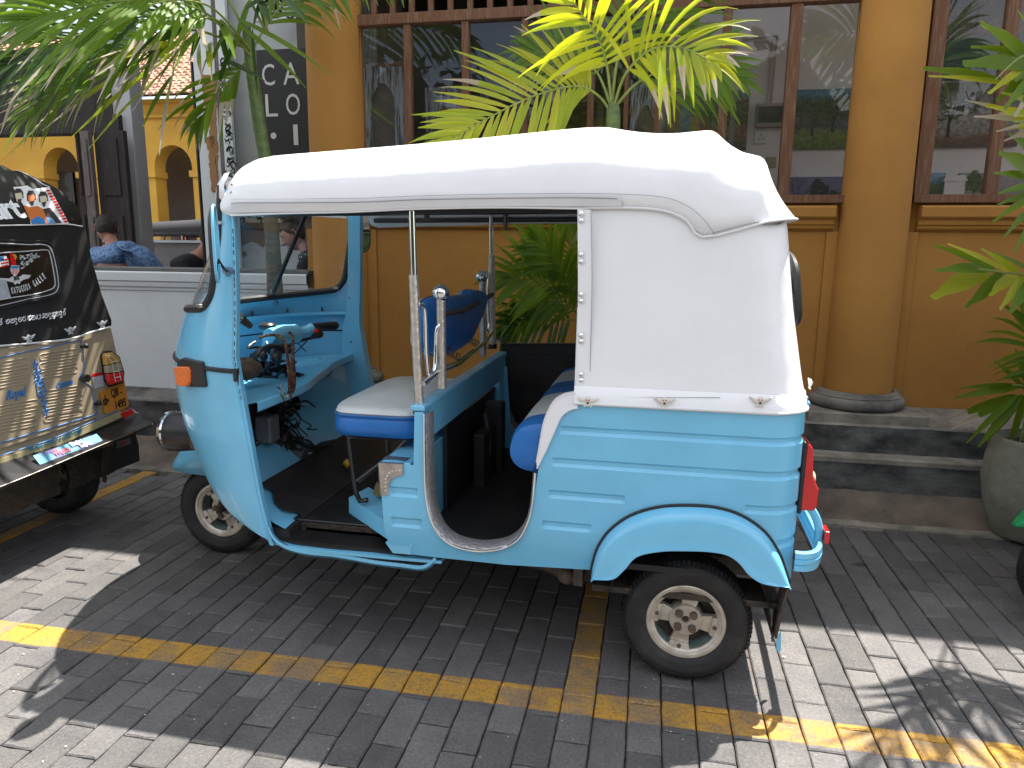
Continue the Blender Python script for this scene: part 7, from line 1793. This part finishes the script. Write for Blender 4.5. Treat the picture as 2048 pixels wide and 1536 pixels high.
# left palm ------------------------------------------------------
y1 = 1.12
pL = empty('palm_tree', (A(548,600,y1).x, y1, 0), 'palm with grey ringed trunk rising before the white cafe wall', 'palm tree', 'palms along the wall')
ringed([A(555,780,y1), A(549,560,y1), A(541,430,y1), A(532,325,y1)], [.050,.044,.039,.037], BARK, pL)
ringed([A(532,327,y1), A(519,250,y1), A(509,180,y1), A(500,120,y1), A(492,50,y1)], [.036,.036,.034,.030,.022], GBARK, pL, 'crownshaft')
cr = A(497,110,y1)
specs = [
 ([(500,100,1.1),(400,30,1.0),(250,40,.8),(100,90,.6),(0,140,.5)], 34, .55, .020, LD, 61, .35, .2, dict(ang0=48, ang1=18)),
 ([(500,100,1.1),(380,60,1.0),(250,100,.85),(140,160,.75),(60,230,.7)], 30, .45, .018, LG, 62, .45, .4, dict(ang0=45, ang1=18)),
 # path in pixels + depth, n, ln, w, m, seed, droop, dry
 ([(495,90,1.1),(400,20,.8),(300,0,.6),(180,10,.45),(60,40,.4)], 28, .62, .026, LG, 2, .25, .3, dict(ang0=50, ang1=20)),
 ([(490,60,1.1),(420,-40,1.0),(280,-70,.85),(120,-60,.75),(-40,-30,.7)], 30, .60, .026, LG, 4, .4, .2, dict(ang0=50, ang1=20)),
 ([(495,120,1.1),(470,150,1.1),(430,190,1.0),(400,240,1.0)], 10, .34, .030, LG, 6, .5, .3, dict(ang0=45, ang1=20)),
 ([(500,110,1.1),(540,40,1.2),(600,-20,1.2),(690,-60,1.1),(800,-50,1.0)], 22, .42, .026, LG, 8, .55, .3, dict(ang0=50, ang1=20)),
]
for path, n, ln, w_, m, sd_, dr, dry, kw in specs: frond(pL, [A(*q) for q in path], n, ln, w_, droop=dr, seed=sd_, m=m, dry=dry, **kw)
rl = .45
blades(pL, [(500,110,1.1),(440,45,.9),(400,40,.7),(372,75,.6),(350,120,.55),(345,150,.52)], [
 ((386,51),(183,152),19,.25), ((367,81),(129,213),14,.1), ((359,98),(149,266),13,0), ((338,135),(181,291),13,0), ((359,91),(285,100),16,.35), ((356,112),(268,215),14,.6), ((350,135),(320,302),17,.55),
 ((349,146),(286,249),11,0), ((389,51),(285,58),20,.1), ((315,-10),(374,62),18,0), ((369,-10),(413,92),20,.15), ((399,88),(403,150),17,.2), ((420,85),(424,154),18,.25), ((405,60),(350,130),13,0), ((378,70),(300,140),13,.2),
 ((440,40),(470,110),15,0), ((430,80),(395,180),13,.3), ((365,75),(180,120),12,.3), ((362,90),(215,190),10,.5)], 101, LY, alt=LG, altp=.45, droop=.10, blunt=.2)
blades(pL, [(500,100,1.1),(430,20,.8),(360,0,.6),(300,10,.5)], [
 ((330,4),(-40,8),14,.1), ((335,20),(-30,52),13,0), ((320,40),(-20,72),12,.1), ((310,55),(-10,98),13,0), ((300,66),(-20,118),12,0), ((290,80),(-10,136),12,.2), ((285,90),(5,165),13,0), ((275,100),(-10,190),12,.1),
 ((265,110),(0,170),11,.1), ((255,118),(5,222),13,.1), ((235,125),(2,245),12,.3), ((215,140),(4,318),14,0), ((200,150),(22,305),13,0), ((190,150),(60,265),12,.5), ((250,100),(120,230),10,.6), ((240,60),(60,110),12,.4),
 ((300,30),(90,30),12,0), ((310,20),(150,70),13,.4), ((280,120),(120,200),13,0), ((270,130),(90,255),11,.4), ((180,120),(40,210),12,.2), ((230,90),(30,140),14,0), ((340,10),(200,-10),14,0), ((260,40),(-20,30),12,0)], 102, LG, alt=LY, altp=.3, droop=.08)
blades(pL, [(500,100,1.1),(470,60,1.05),(440,30,1.0)], [
 ((474,37),(656,142),9,0,(.95,.8)), ((480,50),(610,170),10,0,(1.0,.9)), ((450,120),(530,160),9,0,(1.0,.9)), ((490,20),(560,-20),14,0,(1.0,.9)), ((520,0),(540,45),16,0,(1.0,.9)), ((560,-10),(620,52),11,0,(1.0,.9)), ((480,70),(440,150),12,0,(1.0,1.0)),
 ((470,80),(430,190),12,.2,(1.0,.95)), ((505,60),(515,190),9,0,(1.0,.9)), ((455,60),(420,130),12,0,(1.0,.95)), ((500,0),(470,90),12,0,(1.0,1.0)), ((530,-20),(505,60),12,0,(1.0,1.0)), ((440,60),(460,140),12,0,(1.0,1.0)), ((410,40),(380,120),14,.1,(.95,.9))], 103, LD, alt=LG, altp=.4)
for k_, pth_ in enumerate(([(-2.3,1.1,2.5),(-2.35,.8,3.1),(-2.4,.4,3.35),(-2.5,-.15,3.25)], [(-2.3,1.1,2.5),(-2.2,.6,3.4),(-2.3,.2,3.7),(-2.35,-.3,3.75)], [(-2.3,1.1,2.5),(-2.45,.5,3.2),(-2.6,.0,3.4),(-2.75,-.5,3.35)])):  # fronds above the view, added to shade the left rickshaw
    frond(pL, pth_, 26, .55, .040, droop=.4, seed=131+k_, m=LG, nrm=(0,-.3,1), ang0=60, ang1=25, dry=.1)
# middle palm behind the hood ------------------------------------
y2 = .95
pM = empty('palm_tree', (A(1225,240,y2).x, y2, .1), 'bright yellow green palm rising behind the white hood', 'palm tree', 'palms along the wall')
ringed([Vector((A(1225,300,y2).x, y2, .02)), A(1225,300,y2), A(1223,225,y2)], [.055,.036,.026], GBARK, pM)
specs = [
 ([(1222,225,.95),(1195,190,.90),(1150,172,.85),(1060,195,.75),(960,245,.7),(895,285,.65)], 26, .40, .030, LY, 21, .18, .12, dict(ang0=62, ang1=28, start=.28, fan=.05)),
 ([(1224,215,.95),(1215,140,.9),(1200,85,.8),(1165,30,.7),(1120,-30,.6)], 14, .37, .030, LY, 22, .35, .25, dict(ang0=68, ang1=30, start=.3)),
 ([(1226,220,.95),(1250,150,.85),(1300,100,.75),(1360,95,.65),(1420,120,.6)], 14, .36, .030, LY, 23, .55, .4, dict(ang0=65, ang1=30, start=.3)),
 ([(1226,220,.95),(1270,170,1.0),(1330,140,1.05),(1400,135,1.05),(1460,150,1.05)], 14, .34, .028, LG, 24, .4, .15, dict(ang0=60, ang1=25, start=.3)),
 ([(1223,215,.95),(1235,120,1.0),(1260,50,1.05),(1310,-10,1.1),(1380,-50,1.1)], 14, .42, .030, LG, 25, .35, .1, dict(start=.28)),
 ([(1223,215,.95),(1190,140,1.05),(1130,110,1.15),(1060,100,1.2)], 18, .32, .026, LG, 26, .35, .1, dict(start=.3)),
]
for path, n, ln, w_, m, sd_, dr, dry, kw in specs: frond(pM, [A(*q) for q in path], n, ln, w_, droop=dr, seed=sd_, m=m, dry=dry, **kw)
# low palm between the rickshaw and the wall ---------------------
pB = empty('potted_palm', (A(1150,700,1.15).x, 1.15, .1), 'young palm with drooping green leaves seen through the passenger opening', 'palm', 'palms along the wall')
ringed([Vector((A(1165,700,1.15).x, 1.15, .1)), A(1165,700,1.15), A(1165,610,1.15)], [.05,.035,.02], GBARK, pB, 'stem')
specs = [
 ([(1165,640,1.15),(1120,590,1.1),(1070,560,1.0),(1015,556,.95)], 15, .30, .028, LG, 31, .3, .05, dict(ang0=60, ang1=25, start=.2)),
 ([(1165,640,1.15),(1140,570,1.1),(1110,520,1.05),(1070,480,1.0)], 15, .28, .026, LG, 32, .3, .05, dict(ang0=55, ang1=22, start=.25)),
 ([(1165,640,1.15),(1130,610,1.1),(1080,605,1.05),(1020,640,1.0)], 15, .28, .026, LG, 33, .45, .05, dict(ang0=55, ang1=22, start=.2)),
 ([(1165,640,1.15),(1120,640,1.1),(1060,650,1.0),(1010,670,1.0)], 13, .24, .024, LD, 34, .45, .05, {}),
 ([(1165,640,1.15),(1150,560,1.2),(1140,500,1.2),(1150,450,1.2)], 15, .28, .026, LG, 35, .3, .05, {}),
 ([(1165,640,1.15),(1200,570,1.2),(1240,520,1.2),(1300,500,1.2)], 13, .28, .026, LG, 36, .4, .05, {}),
]
for path, n, ln, w_, m, sd_, dr, dry, kw in specs: frond(pB, [A(*q) for q in path], n, ln, w_, droop=dr, seed=sd_, m=m, dry=dry, r=.005, **kw)
potm = MB(); c = Vector((A(1165,700,1.15).x, 1.15, 0)); potm.lathe([(.001,.12),(.13,.12),(.19,.22),(.21,.36),(.20,.46),(.215,.47),(.215,.50),(.19,.50),(.185,.44),(.001,.43)], c, 'Z', 28)
POT = mat('weathered_pot', (.30,.285,.225), .85, col2=(.19,.18,.14), nscale=7, bump=.4, bscale=40)
obj('plant_pot', potm, POT, angle=50, label='cement pot of the young palm hidden behind the blue rickshaw', cat='plant pot')
# right palm in a big pot ---------------------------------------
pc_ = at(2075, 1000, y=.93); 
pot = MB(); pot.lathe([(r__, z__*.90) for r__, z__ in ((.001,.015),(.14,.015),(.155,.03),(.205,.20),(.222,.33),(.215,.44),(.195,.53),(.20,.545),(.196,.56),(.180,.56),(.175,.50),(.001,.47))], (pc_.x, .98, 0), 'Z', 40)
obj('plant_pot', pot, POT, angle=50, label='large round grey cement pot at the right edge holding a palm', cat='plant pot')
so_ = MB(); so_.disc((pc_.x, .98, .46), .176, 'Z', 24); obj('potting_soil', so_, mat('dark_soil', (.03,.022,.018), .95, noise_amt=.5, nscale=40, bump=.8), label='dark soil filling the large cement pot at the right edge', cat='soil', smooth=False)
px0 = pc_.x
pR = empty('palm_tree', (px0, .98, .5), 'palm in the big cement pot, fronds reaching in from the right', 'palm tree', 'palms along the wall')
for k, (dx, dy, tx) in enumerate(((0,0,.05),(.05,.03,.14),(-.04,.02,.02))): ringed([(px0+dx, .98+dy, .48), (px0+dx+tx*.3, .98+dy, 1.1), (px0+dx+tx, .98+dy, 1.7+.3*k)], [.03,.024,.016], GBARK, pR, 'stem')
specs = [
 ([(2100,820,.98),(2080,740,.95),(2060,690,.9),(2050,640,.9)], 12, .26, .024, LG, 48, .35, .05, {}),
 ([(2200,0,.8),(2230,-200,.5),(2200,-420,.2),(2100,-600,-.1)], 26, .55, .040, LG, 51, .5, .1, {}),
 ([(2200,0,.8),(2300,-200,.5),(2450,-300,.3),(2600,-320,.2)], 26, .55, .040, LG, 53, .5, .1, {}),
]
for path, n, ln, w_, m, sd_, dr, dry, kw in specs: frond(pR, [A(*q) for q in path], n, ln, w_, droop=dr, seed=sd_, m=m, dry=dry, **kw)

rr = .72
blades(pR, [(2160,160,.95),(2090,125,.85),(2046,112,.78),(1990,160,.72)], [
 ((2060,125),(1964,48),34,0), ((2075,128),(1930,128),36,0), ((2010,165),(1852,136),20,.08), ((2020,168),(1862,152),14,0), ((2070,120),(1980,185),16,0), ((2075,130),(1995,200),18,0), ((2080,135),(2010,215),17,0), ((2085,110),(2038,25),26,0), ((2085,130),(2030,160),20,0), ((2060,110),(1945,92),12,0), ((2090,140),(2030,230),15,.2)], 111, LG, alt=LY, altp=.25, blunt=.45, droop=.05)
blades(pR, [(2160,250,.95),(2080,240,.8),(2030,245,.72)], [
 ((2070,240),(1934,200),11,.2), ((2080,245),(1952,232),15,.45), ((2080,250),(1995,262),14,.4), ((2085,235),(1975,212),12,0), ((2085,255),(2010,280),12,.5), ((2080,230),(2000,225),14,.1), ((2090,250),(2020,255),14,.2), ((2095,215),(2005,185),14,0)], 112, LY, droop=.05, blunt=.2)
blades(pR, [(2160,380,.95),(2090,350,.8),(2050,340,.72)], [
 ((2075,350),(2000,305),32,0), ((2080,360),(1990,345),18,0), ((2085,370),(2000,385),16,0), ((2085,380),(1996,408),14,0), ((2090,380),(1990,440),16,0), ((2090,390),(2010,470),14,0), ((2095,330),(2020,268),22,0), ((2090,400),(2030,500),14,0)], 113, LG, droop=.08, blunt=.35)
blades(pR, [(2150,560,.95),(2080,552,.85),(2010,545,.75),(1955,538,.7)], [
 ((1990,540),(1871,489),13,0), ((1985,538),(1873,541),24,.05), ((1975,543),(1868,594),40,.05), ((2005,548),(1933,610),30,.05), ((2030,550),(1982,590),24,0), ((2048,553),(2000,615),22,0), ((2070,556),(2022,622),24,0), ((2020,545),(1900,488),10,0), ((2040,548),(1965,498),12,0), ((2075,552),(1990,505),12,0)], 114, LY, alt=LG, altp=.5, droop=.06, blunt=.35)
blades(pR, [(2090,840,.98),(2060,780,.92),(2025,770,.88)], [
 ((2030,775),(1912,794),15,0), ((2030,790),(1900,838),16,.15), ((2035,790),(1935,882),14,0), ((2040,795),(1958,890),18,0), ((2045,790),(1975,880),17,0), ((2050,790),(2018,895),14,0), ((2035,770),(1920,775),9,0), ((2050,780),(1990,720),12,0), ((2055,780),(2032,700),14,0), ((2030,800),(1905,855),12,.4), ((2060,790),(2040,880),14,0)], 115, LG, droop=.10, blunt=.2)
# ------------------------------------------------------------------ people seated in the cafe
SKIN = mat('skin', (.42,.22,.15), .5, noise_amt=.12, nscale=20); SKIN2 = mat('skin_tanned', (.38,.17,.11), .5, noise_amt=.12, nscale=20)
HAIRB = mat('dark_brown_hair', (.022,.014,.012), .45, noise_amt=.5, nscale=30, bump=.6, bscale=90); HAIR2 = mat('short_brown_hair', (.045,.025,.018), .6, noise_amt=.5, nscale=60, bump=.7, bscale=140)
DENIM = mat('mottled_blue_shirt', (.05,.11,.24), .85, col2=(.17,.28,.45), nscale=45, bump=.4, bscale=60, fac_lo=.42, fac_hi=.58)
BLKTEE = mat('black_tee', (.012,.012,.014), .9, noise_amt=.2, bump=.4, bscale=14)
DOTS = bpy.data.materials.new('spotted_blouse'); DOTS.use_nodes = True
_t = DOTS.node_tree; _b = _t.nodes['Principled BSDF']; _v = _t.nodes.new('ShaderNodeTexVoronoi'); _v.inputs['Scale'].default_value = 42; _v.inputs['Randomness'].default_value = .5
_g = _t.nodes.new('ShaderNodeNewGeometry'); _t.links.new(_g.outputs['Position'], _v.inputs['Vector']); _m = _t.nodes.new('ShaderNodeMapRange'); _m.inputs['From Min'].default_value = .26; _m.inputs['From Max'].default_value = .20
_t.links.new(_v.outputs['Distance'], _m.inputs['Value']); _x = _t.nodes.new('ShaderNodeMix'); _x.data_type = 'RGBA'; _x.inputs[6].default_value = (.012,.011,.014,1); _x.inputs[7].default_value = (.5,.5,.5,1)
_t.links.new(_m.outputs[0], _x.inputs[0]); _t.links.new(_x.outputs[2], _b.inputs['Base Color']); _b.inputs['Roughness'].default_value = .85
def skin_mesh(name, joints, edges, radii, m, parent, sub=2):
    o0 = WP[parent.name]; me = bpy.data.meshes.new(name); me.from_pydata([tuple(Vector(j)-o0) for j in joints], edges, []); me.materials.append(m)
    o = bpy.data.objects.new(name, me); link(o, parent); WP[o.name] = o0
    o.modifiers.new('skin', 'SKIN'); 
    if not me.skin_vertices: me.attributes
    for i, r_ in enumerate(radii):
        r_ = r_ if isinstance(r_, tuple) else (r_, r_); me.skin_vertices[0].data[i].radius = r_
    me.skin_vertices[0].data[0].use_root = True
    s_ = o.modifiers.new('sub', 'SUBSURF'); s_.levels = s_.render_levels = sub
    o.modifiers['skin'].use_smooth_shade = True
    return o
def head(parent, c, fwd, up, s=1.0, skin=SKIN, hair=HAIRB, style='short'):
    """c = centre of the skull; a face with brow, nose, lips, chin, ears and eyes"""
    f = Vector(fwd).normalized(); u = Vector(up); u = (u-f*u.dot(f)).normalized(); r_ = f.cross(u)
    M = lambda x, y, z: Vector(c)+ (r_*x+f*y+u*z)*s
    mb = MB(); rows = []; nv, nh = 40, 48
    def shape(th, ph):        # th from crown 0..pi, ph around, 0 = forward
        x = .073*math.sin(th)*math.sin(ph); y = .093*math.sin(th)*math.cos(ph); z = .108*math.cos(th)
        if z < 0: x *= 1-.30*(-z/.108)**1.4
        fr = max(0, math.cos(ph))*math.sin(th)
        if y < 0 and z < -.03: y *= 1-.75*min(1, (-z-.03)/.07)
        g = lambda a, b, w1, w2: math.exp(-((x-a)/w1)**2-((z-b)/w2)**2)*(1 if y > 0 else 0)
        y += .008*g(0,.032,.05,.014)                       # brow
        y -= .010*(g(.031,.008,.016,.012)+g(-.031,.008,.016,.012))   # eye sockets
        y += .026*math.exp(-(x/.010)**2)*(1 if y > 0 else 0)*(math.exp(-((z+.022)/.012)**2)+.55*math.exp(-((z+.002)/.020)**2))   # nose
        y += .008*g(0,-.022,.018,.009)
        y += .007*g(0,-.050,.022,.0055)+.006*g(0,-.062,.019,.0055)-.004*g(0,-.056,.022,.002)-.003*g(0,-.073,.02,.006)            # lips
        y += .012*g(0,-.090,.026,.015)                     # chin
        return x, y, z
    for i in range(nv+1):
        th = math.pi*(.001+.998*i/nv); rows.append([M(*shape(th, 2*math.pi*k/nh)) for k in range(nh)])
    mb.grid(rows, closed_u=True); h = obj('head', mb, skin, parent, angle=180)
    for sx in (-1, 1):
        e = MB(); e.ball(M(sx*.031, .0755, .008), .0125*s, 12); obj('eye', e, mat('eye_white', (.6,.58,.56), .3), h)
        e = MB(); e.ball(M(sx*.031, .0760, .0095), .0137*s, 12, (1,1,.8)); obj('eyelid', e, skin, h)
        e = MB(); pts = [M(sx*(.031+.017*math.cos(a)), .090-.006*abs(math.cos(a)), .027+.004*math.sin(a*1)) for a in [math.pi*i/6 for i in range(7)]]; e.tube(pts, .0022*s, 5); obj('eyebrow', e, hair, h)
        e = MB(); ax_ = []
        for i in range(14): a = 2*math.pi*i/14; ax_.append(M(sx*(.074+.006*(1+math.cos(a))*.5), -.008-.012*math.cos(a)-.004*math.sin(a), -.004+.029*math.sin(a)*(1.0 if math.sin(a) > 0 else .85)))
        e.tube(ax_, .0048*s, 6, closed=True); e.add([M(sx*.073, -.008, -.004)]+ax_, [(0, i+1, (i+1) % 14+1) for i in range(14)]); obj('ear', e, skin, h)
    e = MB(); e.tube([M(-.019,.0975-.004,-.0555), M(-.009,.0985,-.0545), M(0,.0990,-.0555), M(.009,.0985,-.0545), M(.019,.0935,-.0555)], .0028*s, 6); obj('lips', e, mat('lip_tint', (.36,.12,.10), .45), h)
    # hair cap
    hm = MB(); rows = []; rn = random.Random(4)
    for i in range(25):
        th = math.pi*(.001+.72*i/24); row = []
        for k in range(40):
            ph = 2*math.pi*k/40; fr = math.cos(ph)
            lim = .34+.0 if fr > .62 else (.34+.22*((.62-fr)/.62) if fr > 0 else .58+.14*min(1, -fr*1.4))
            t2 = min(th, math.pi*lim); x, y, z = shape(t2, ph)
            k_ = 1.11 if style == 'short' else 1.09
            if t2 < th: k_ = 1.0
            nz_ = 1+.02*noise.noise(Vector((x*60, y*60, z*60)))*(1.8 if style == 'short' else .6)
            row.append(M(x*k_*nz_, y*k_*nz_, z*k_*nz_+.004))
        rows.append(row)
    hm.grid(rows, closed_u=True)
    if style == 'long':
        hm.ball(M(0,-.085,.005), .048*s, 14, (1,.9,1.2)); hm.tube([M(0,-.09,-.02), M(0,-.10,-.06), M(0,-.085,-.12), M(0,-.07,-.16)], [.036*s,.034*s,.026*s,.012*s], 12)
    ho_ = obj('hair', hm, hair, parent, angle=180)
    if style == 'short':
        tf = MB()
        for k in range(900):
            th = rn.uniform(.05, 1.75); ph = rn.uniform(0, 6.28)
            if math.cos(ph) > .5 and th > 1.0: continue
            x, y, z = shape(th, ph); b_ = M(x*1.08, y*1.08, z*1.08); d_ = (b_-Vector(c)).normalized()+Vector((rn.uniform(-.7,.7), rn.uniform(-.7,.7), rn.uniform(-.5,.5)))
            n_ = Vector((rn.uniform(-1,1), rn.uniform(-1,1), rn.uniform(-1,1))).normalized()*.0022
            tf.add([b_-n_, b_+n_, b_+d_*.018], [(0,1,2)])
        obj('hair_tufts', tf, hair, ho_, kind='stuff', smooth=False)
    return h
def person(loc, label, pelvis, chest, neck, headc, hf, hu, shl, shr, ell, elr, hal, har, knl, knr, skin, cloth, hair, style='short', bulk=1.0, sleeve=.4):
    p = empty('person', loc, label, 'person')
    V_ = Vector; pel, ch, nk = V_(pelvis), V_(chest), V_(neck); shl, shr, ell, elr, hal, har, knl, knr = [V_(q) for q in (shl, shr, ell, elr, hal, har, knl, knr)]
    mid = pel.lerp(ch, .5)
    J = [pel, mid, ch, nk.lerp(ch, .35), nk, V_(headc)-V_(hu).normalized()*.04, shl, ell, hal, shr, elr, har, pel+(knl-pel)*.35, knl, knl+V_((0,0,-.40)), pel+(knr-pel)*.35, knr, knr+V_((0,0,-.40))]
    E_ = [(0,1),(1,2),(2,3),(3,4),(4,5),(3,6),(6,7),(7,8),(3,9),(9,10),(10,11),(0,12),(12,13),(13,14),(0,15),(15,16),(16,17)]
    b = bulk; Rr = [.11*b,.105*b,(.12*b,.10*b),.07*b,.050,.05,.052*b,.042*b,.028,.058*b,.042*b,.028,.08,.06,.045,.08,.06,.045]
    body = skin_mesh('body', J, E_, Rr, skin, p)
    # shirt: a slightly larger shell over torso and upper arms
    Js = [pel+V_((0,0,-.02)), mid, ch, nk.lerp(ch, .35), nk.lerp(ch, .05), shl, shl.lerp(ell, sleeve+.35), shr, shr.lerp(elr, sleeve+.35)]
    Es = [(0,1),(1,2),(2,3),(3,4),(3,5),(5,6),(3,7),(7,8)]
    Rs = [.145*b,.145*b,(.175*b,.14*b),.125*b,.070,.080*b,.066*b,.080*b,.066*b]
    skin_mesh('shirt', Js, Es, Rs, cloth, p)
    # hands: palm and five fingers
    for hnd, el in ((hal, ell), (har, elr)):
        d = (hnd-el).normalized(); sd = d.cross(V_((0,0,1))).normalized(); mb = MB(); pc = hnd+d*.045
        mb.ball(pc, .035, 10, (1,1,.55))
        for k in range(4):
            st_ = pc+d*.03+sd*(.024-.016*k); L_ = (.065,.075,.07,.055)[k]; mb.tube([st_, st_+d*L_*.5+V_((0,0,-.004)), st_+d*L_*.85+V_((0,0,-.02))], [.0085,.0078,.006], 7)
        mb.tube([pc-d*.01+sd*.03, pc+d*.02+sd*.05, pc+d*.045+sd*.048+V_((0,0,-.012))], [.010,.009,.007], 7); obj('hand', mb, skin, p, angle=60)
    head(p, headc, hf, hu, 1.0, skin, hair, style)
    return p
# man in a mottled blue shirt, back to the street, head bowed to the left
hc1 = at(213,458,y=2.22)
def rel(c, dx, dy, dz): return (c.x+dx, c.y+dy, c.z+dz)
person((hc1.x+.15, 2.3, .42), 'man in a mottled blue shirt hunched over a cafe table, seen from behind', rel(hc1,.22,-.05,-.62), rel(hc1,.15,-.06,-.24), rel(hc1,.07,-.03,-.12), hc1, (-.55,.62,-.55), (-.25,.35,.9),
       rel(hc1,-.06,-.02,-.20), rel(hc1,.34,-.02,-.22), rel(hc1,-.16,.14,-.42), rel(hc1,.42,.12,-.48), rel(hc1,-.10,.38,-.46), rel(hc1,.22,.38,-.48), rel(hc1,.05,.40,-.62), rel(hc1,.35,.40,-.62), SKIN2, DENIM, HAIR2, bulk=1.12)
# man in a black tee facing right with bowed head
hc2 = at(424,476,y=2.35)
person((hc2.x-.15, 2.4, .42), 'man in a black tee bending forward beside the near wing mirror', rel(hc2,-.28,.02,-.62), rel(hc2,-.20,.0,-.27), rel(hc2,-.09,.0,-.11), hc2, (.75,.25,-.55), (.5,.1,.85),
       rel(hc2,-.16,-.17,-.22), rel(hc2,-.16,.18,-.22), rel(hc2,-.06,-.20,-.46), rel(hc2,-.06,.20,-.46), rel(hc2,.16,-.08,-.44), rel(hc2,.16,.10,-.44), rel(hc2,.15,-.10,-.62), rel(hc2,.15,.12,-.62), SKIN2, BLKTEE, HAIR2)
# woman in profile facing left, looking down
hc3 = at(591,468,y=1.88)
person((hc3.x+.1, 1.9, .42), 'woman in a black spotted top looking down, seen through the windscreen', rel(hc3,.24,.04,-.62), rel(hc3,.19,.03,-.30), rel(hc3,.075,.01,-.10), hc3, (-.84,-.22,-.50), (-.45,-.1,.88),
       rel(hc3,.13,-.10,-.18), rel(hc3,.15,.13,-.20), rel(hc3,.04,-.10,-.44), rel(hc3,.06,.13,-.44), rel(hc3,-.18,-.06,-.46), rel(hc3,-.18,.10,-.46), rel(hc3,-.10,-.06,-.62), rel(hc3,-.10,.12,-.62), SKIN, DOTS, HAIRB, 'long', bulk=.82)
# tables and stools they sit at
for c, lb in ((hc1,'round cafe table in front of the man in the blue shirt'),(hc3,'small cafe table before the woman in the spotted top')):
    tb = empty('cafe_table', (c.x-.18, c.y+.30 if c is hc1 else c.y+.05, .42), lb, 'table'); o_ = WP[tb.name]
    mb = MB(); mb.lathe([(.0005,.66),(.24,.66),(.245,.675),(.24,.69),(.0005,.69)], (o_.x, o_.y, .36), 'Z', 28); obj('table_top', mb, DARKW, tb, angle=30)
    mb = MB(); mb.tube([(o_.x, o_.y, .44), (o_.x, o_.y, 1.02)], .022, 10); mb.lathe([(.0005,.0),(.16,.0),(.15,.02),(.0005,.03)], (o_.x, o_.y, .421), 'Z', 20); obj('pedestal', mb, BLKMETAL, tb)
for c, dx, lb in ((hc1,.22,'wooden stool under the man in the blue shirt'),(hc2,-.28,'wooden stool under the man in the black tee'),(hc3,.24,'wooden stool under the woman in the spotted top')):
    st_ = empty('stool', (c.x+dx, c.y, .42), lb, 'stool', 'cafe stools'); zt2 = c.z-.62-.12
    mb = MB(); mb.lathe([(.0005,-.03),(.17,-.03),(.175,-.01),(.17,0),(.0005,0)], (c.x+dx, c.y, zt2), 'Z', 24); obj('seat', mb, DARKW, st_, angle=30)
    for a in (45,135,225,315):
        mb = MB(); mb.beam((c.x+dx+.11*math.cos(R(a)), c.y+.11*math.sin(R(a)), zt2-.03), (c.x+dx+.15*math.cos(R(a)), c.y+.15*math.sin(R(a)), .42), .03, .03); obj('leg', mb, DARKW, st_, smooth=False)
# ------------------------------------------------------------------ unseen dark tree screen, added across the street to dim window reflections
rnd = random.Random(77); tr_ = MB()
tr_.grid([[(-30+60*i/60, -23.5+.5*math.sin(i*1.3), z+(0 if j == 0 else 1.2*math.sin(i*.45)+.6*math.sin(i*1.7))) for i in range(61)] for j, z in enumerate((0, 7.5))])
for k in range(2600):
    x = rnd.uniform(-24, 24); z = rnd.uniform(.5, 8.0+1.2*math.sin(x*.45)); y = -23+rnd.uniform(-.6,.6); s_ = rnd.uniform(.25,.5); q = [Vector((rnd.uniform(-1,1), rnd.uniform(-.5,.5), rnd.uniform(-1,1)))*s_ for _ in range(4)]
    tr_.add([Vector((x,y,z))+v for v in q], [(0,1,2,3)])
obj('reflection_screen', tr_, mat('dark_screen_foliage', (.022,.035,.015), .9, spec=.1), kind='stuff', smooth=False)
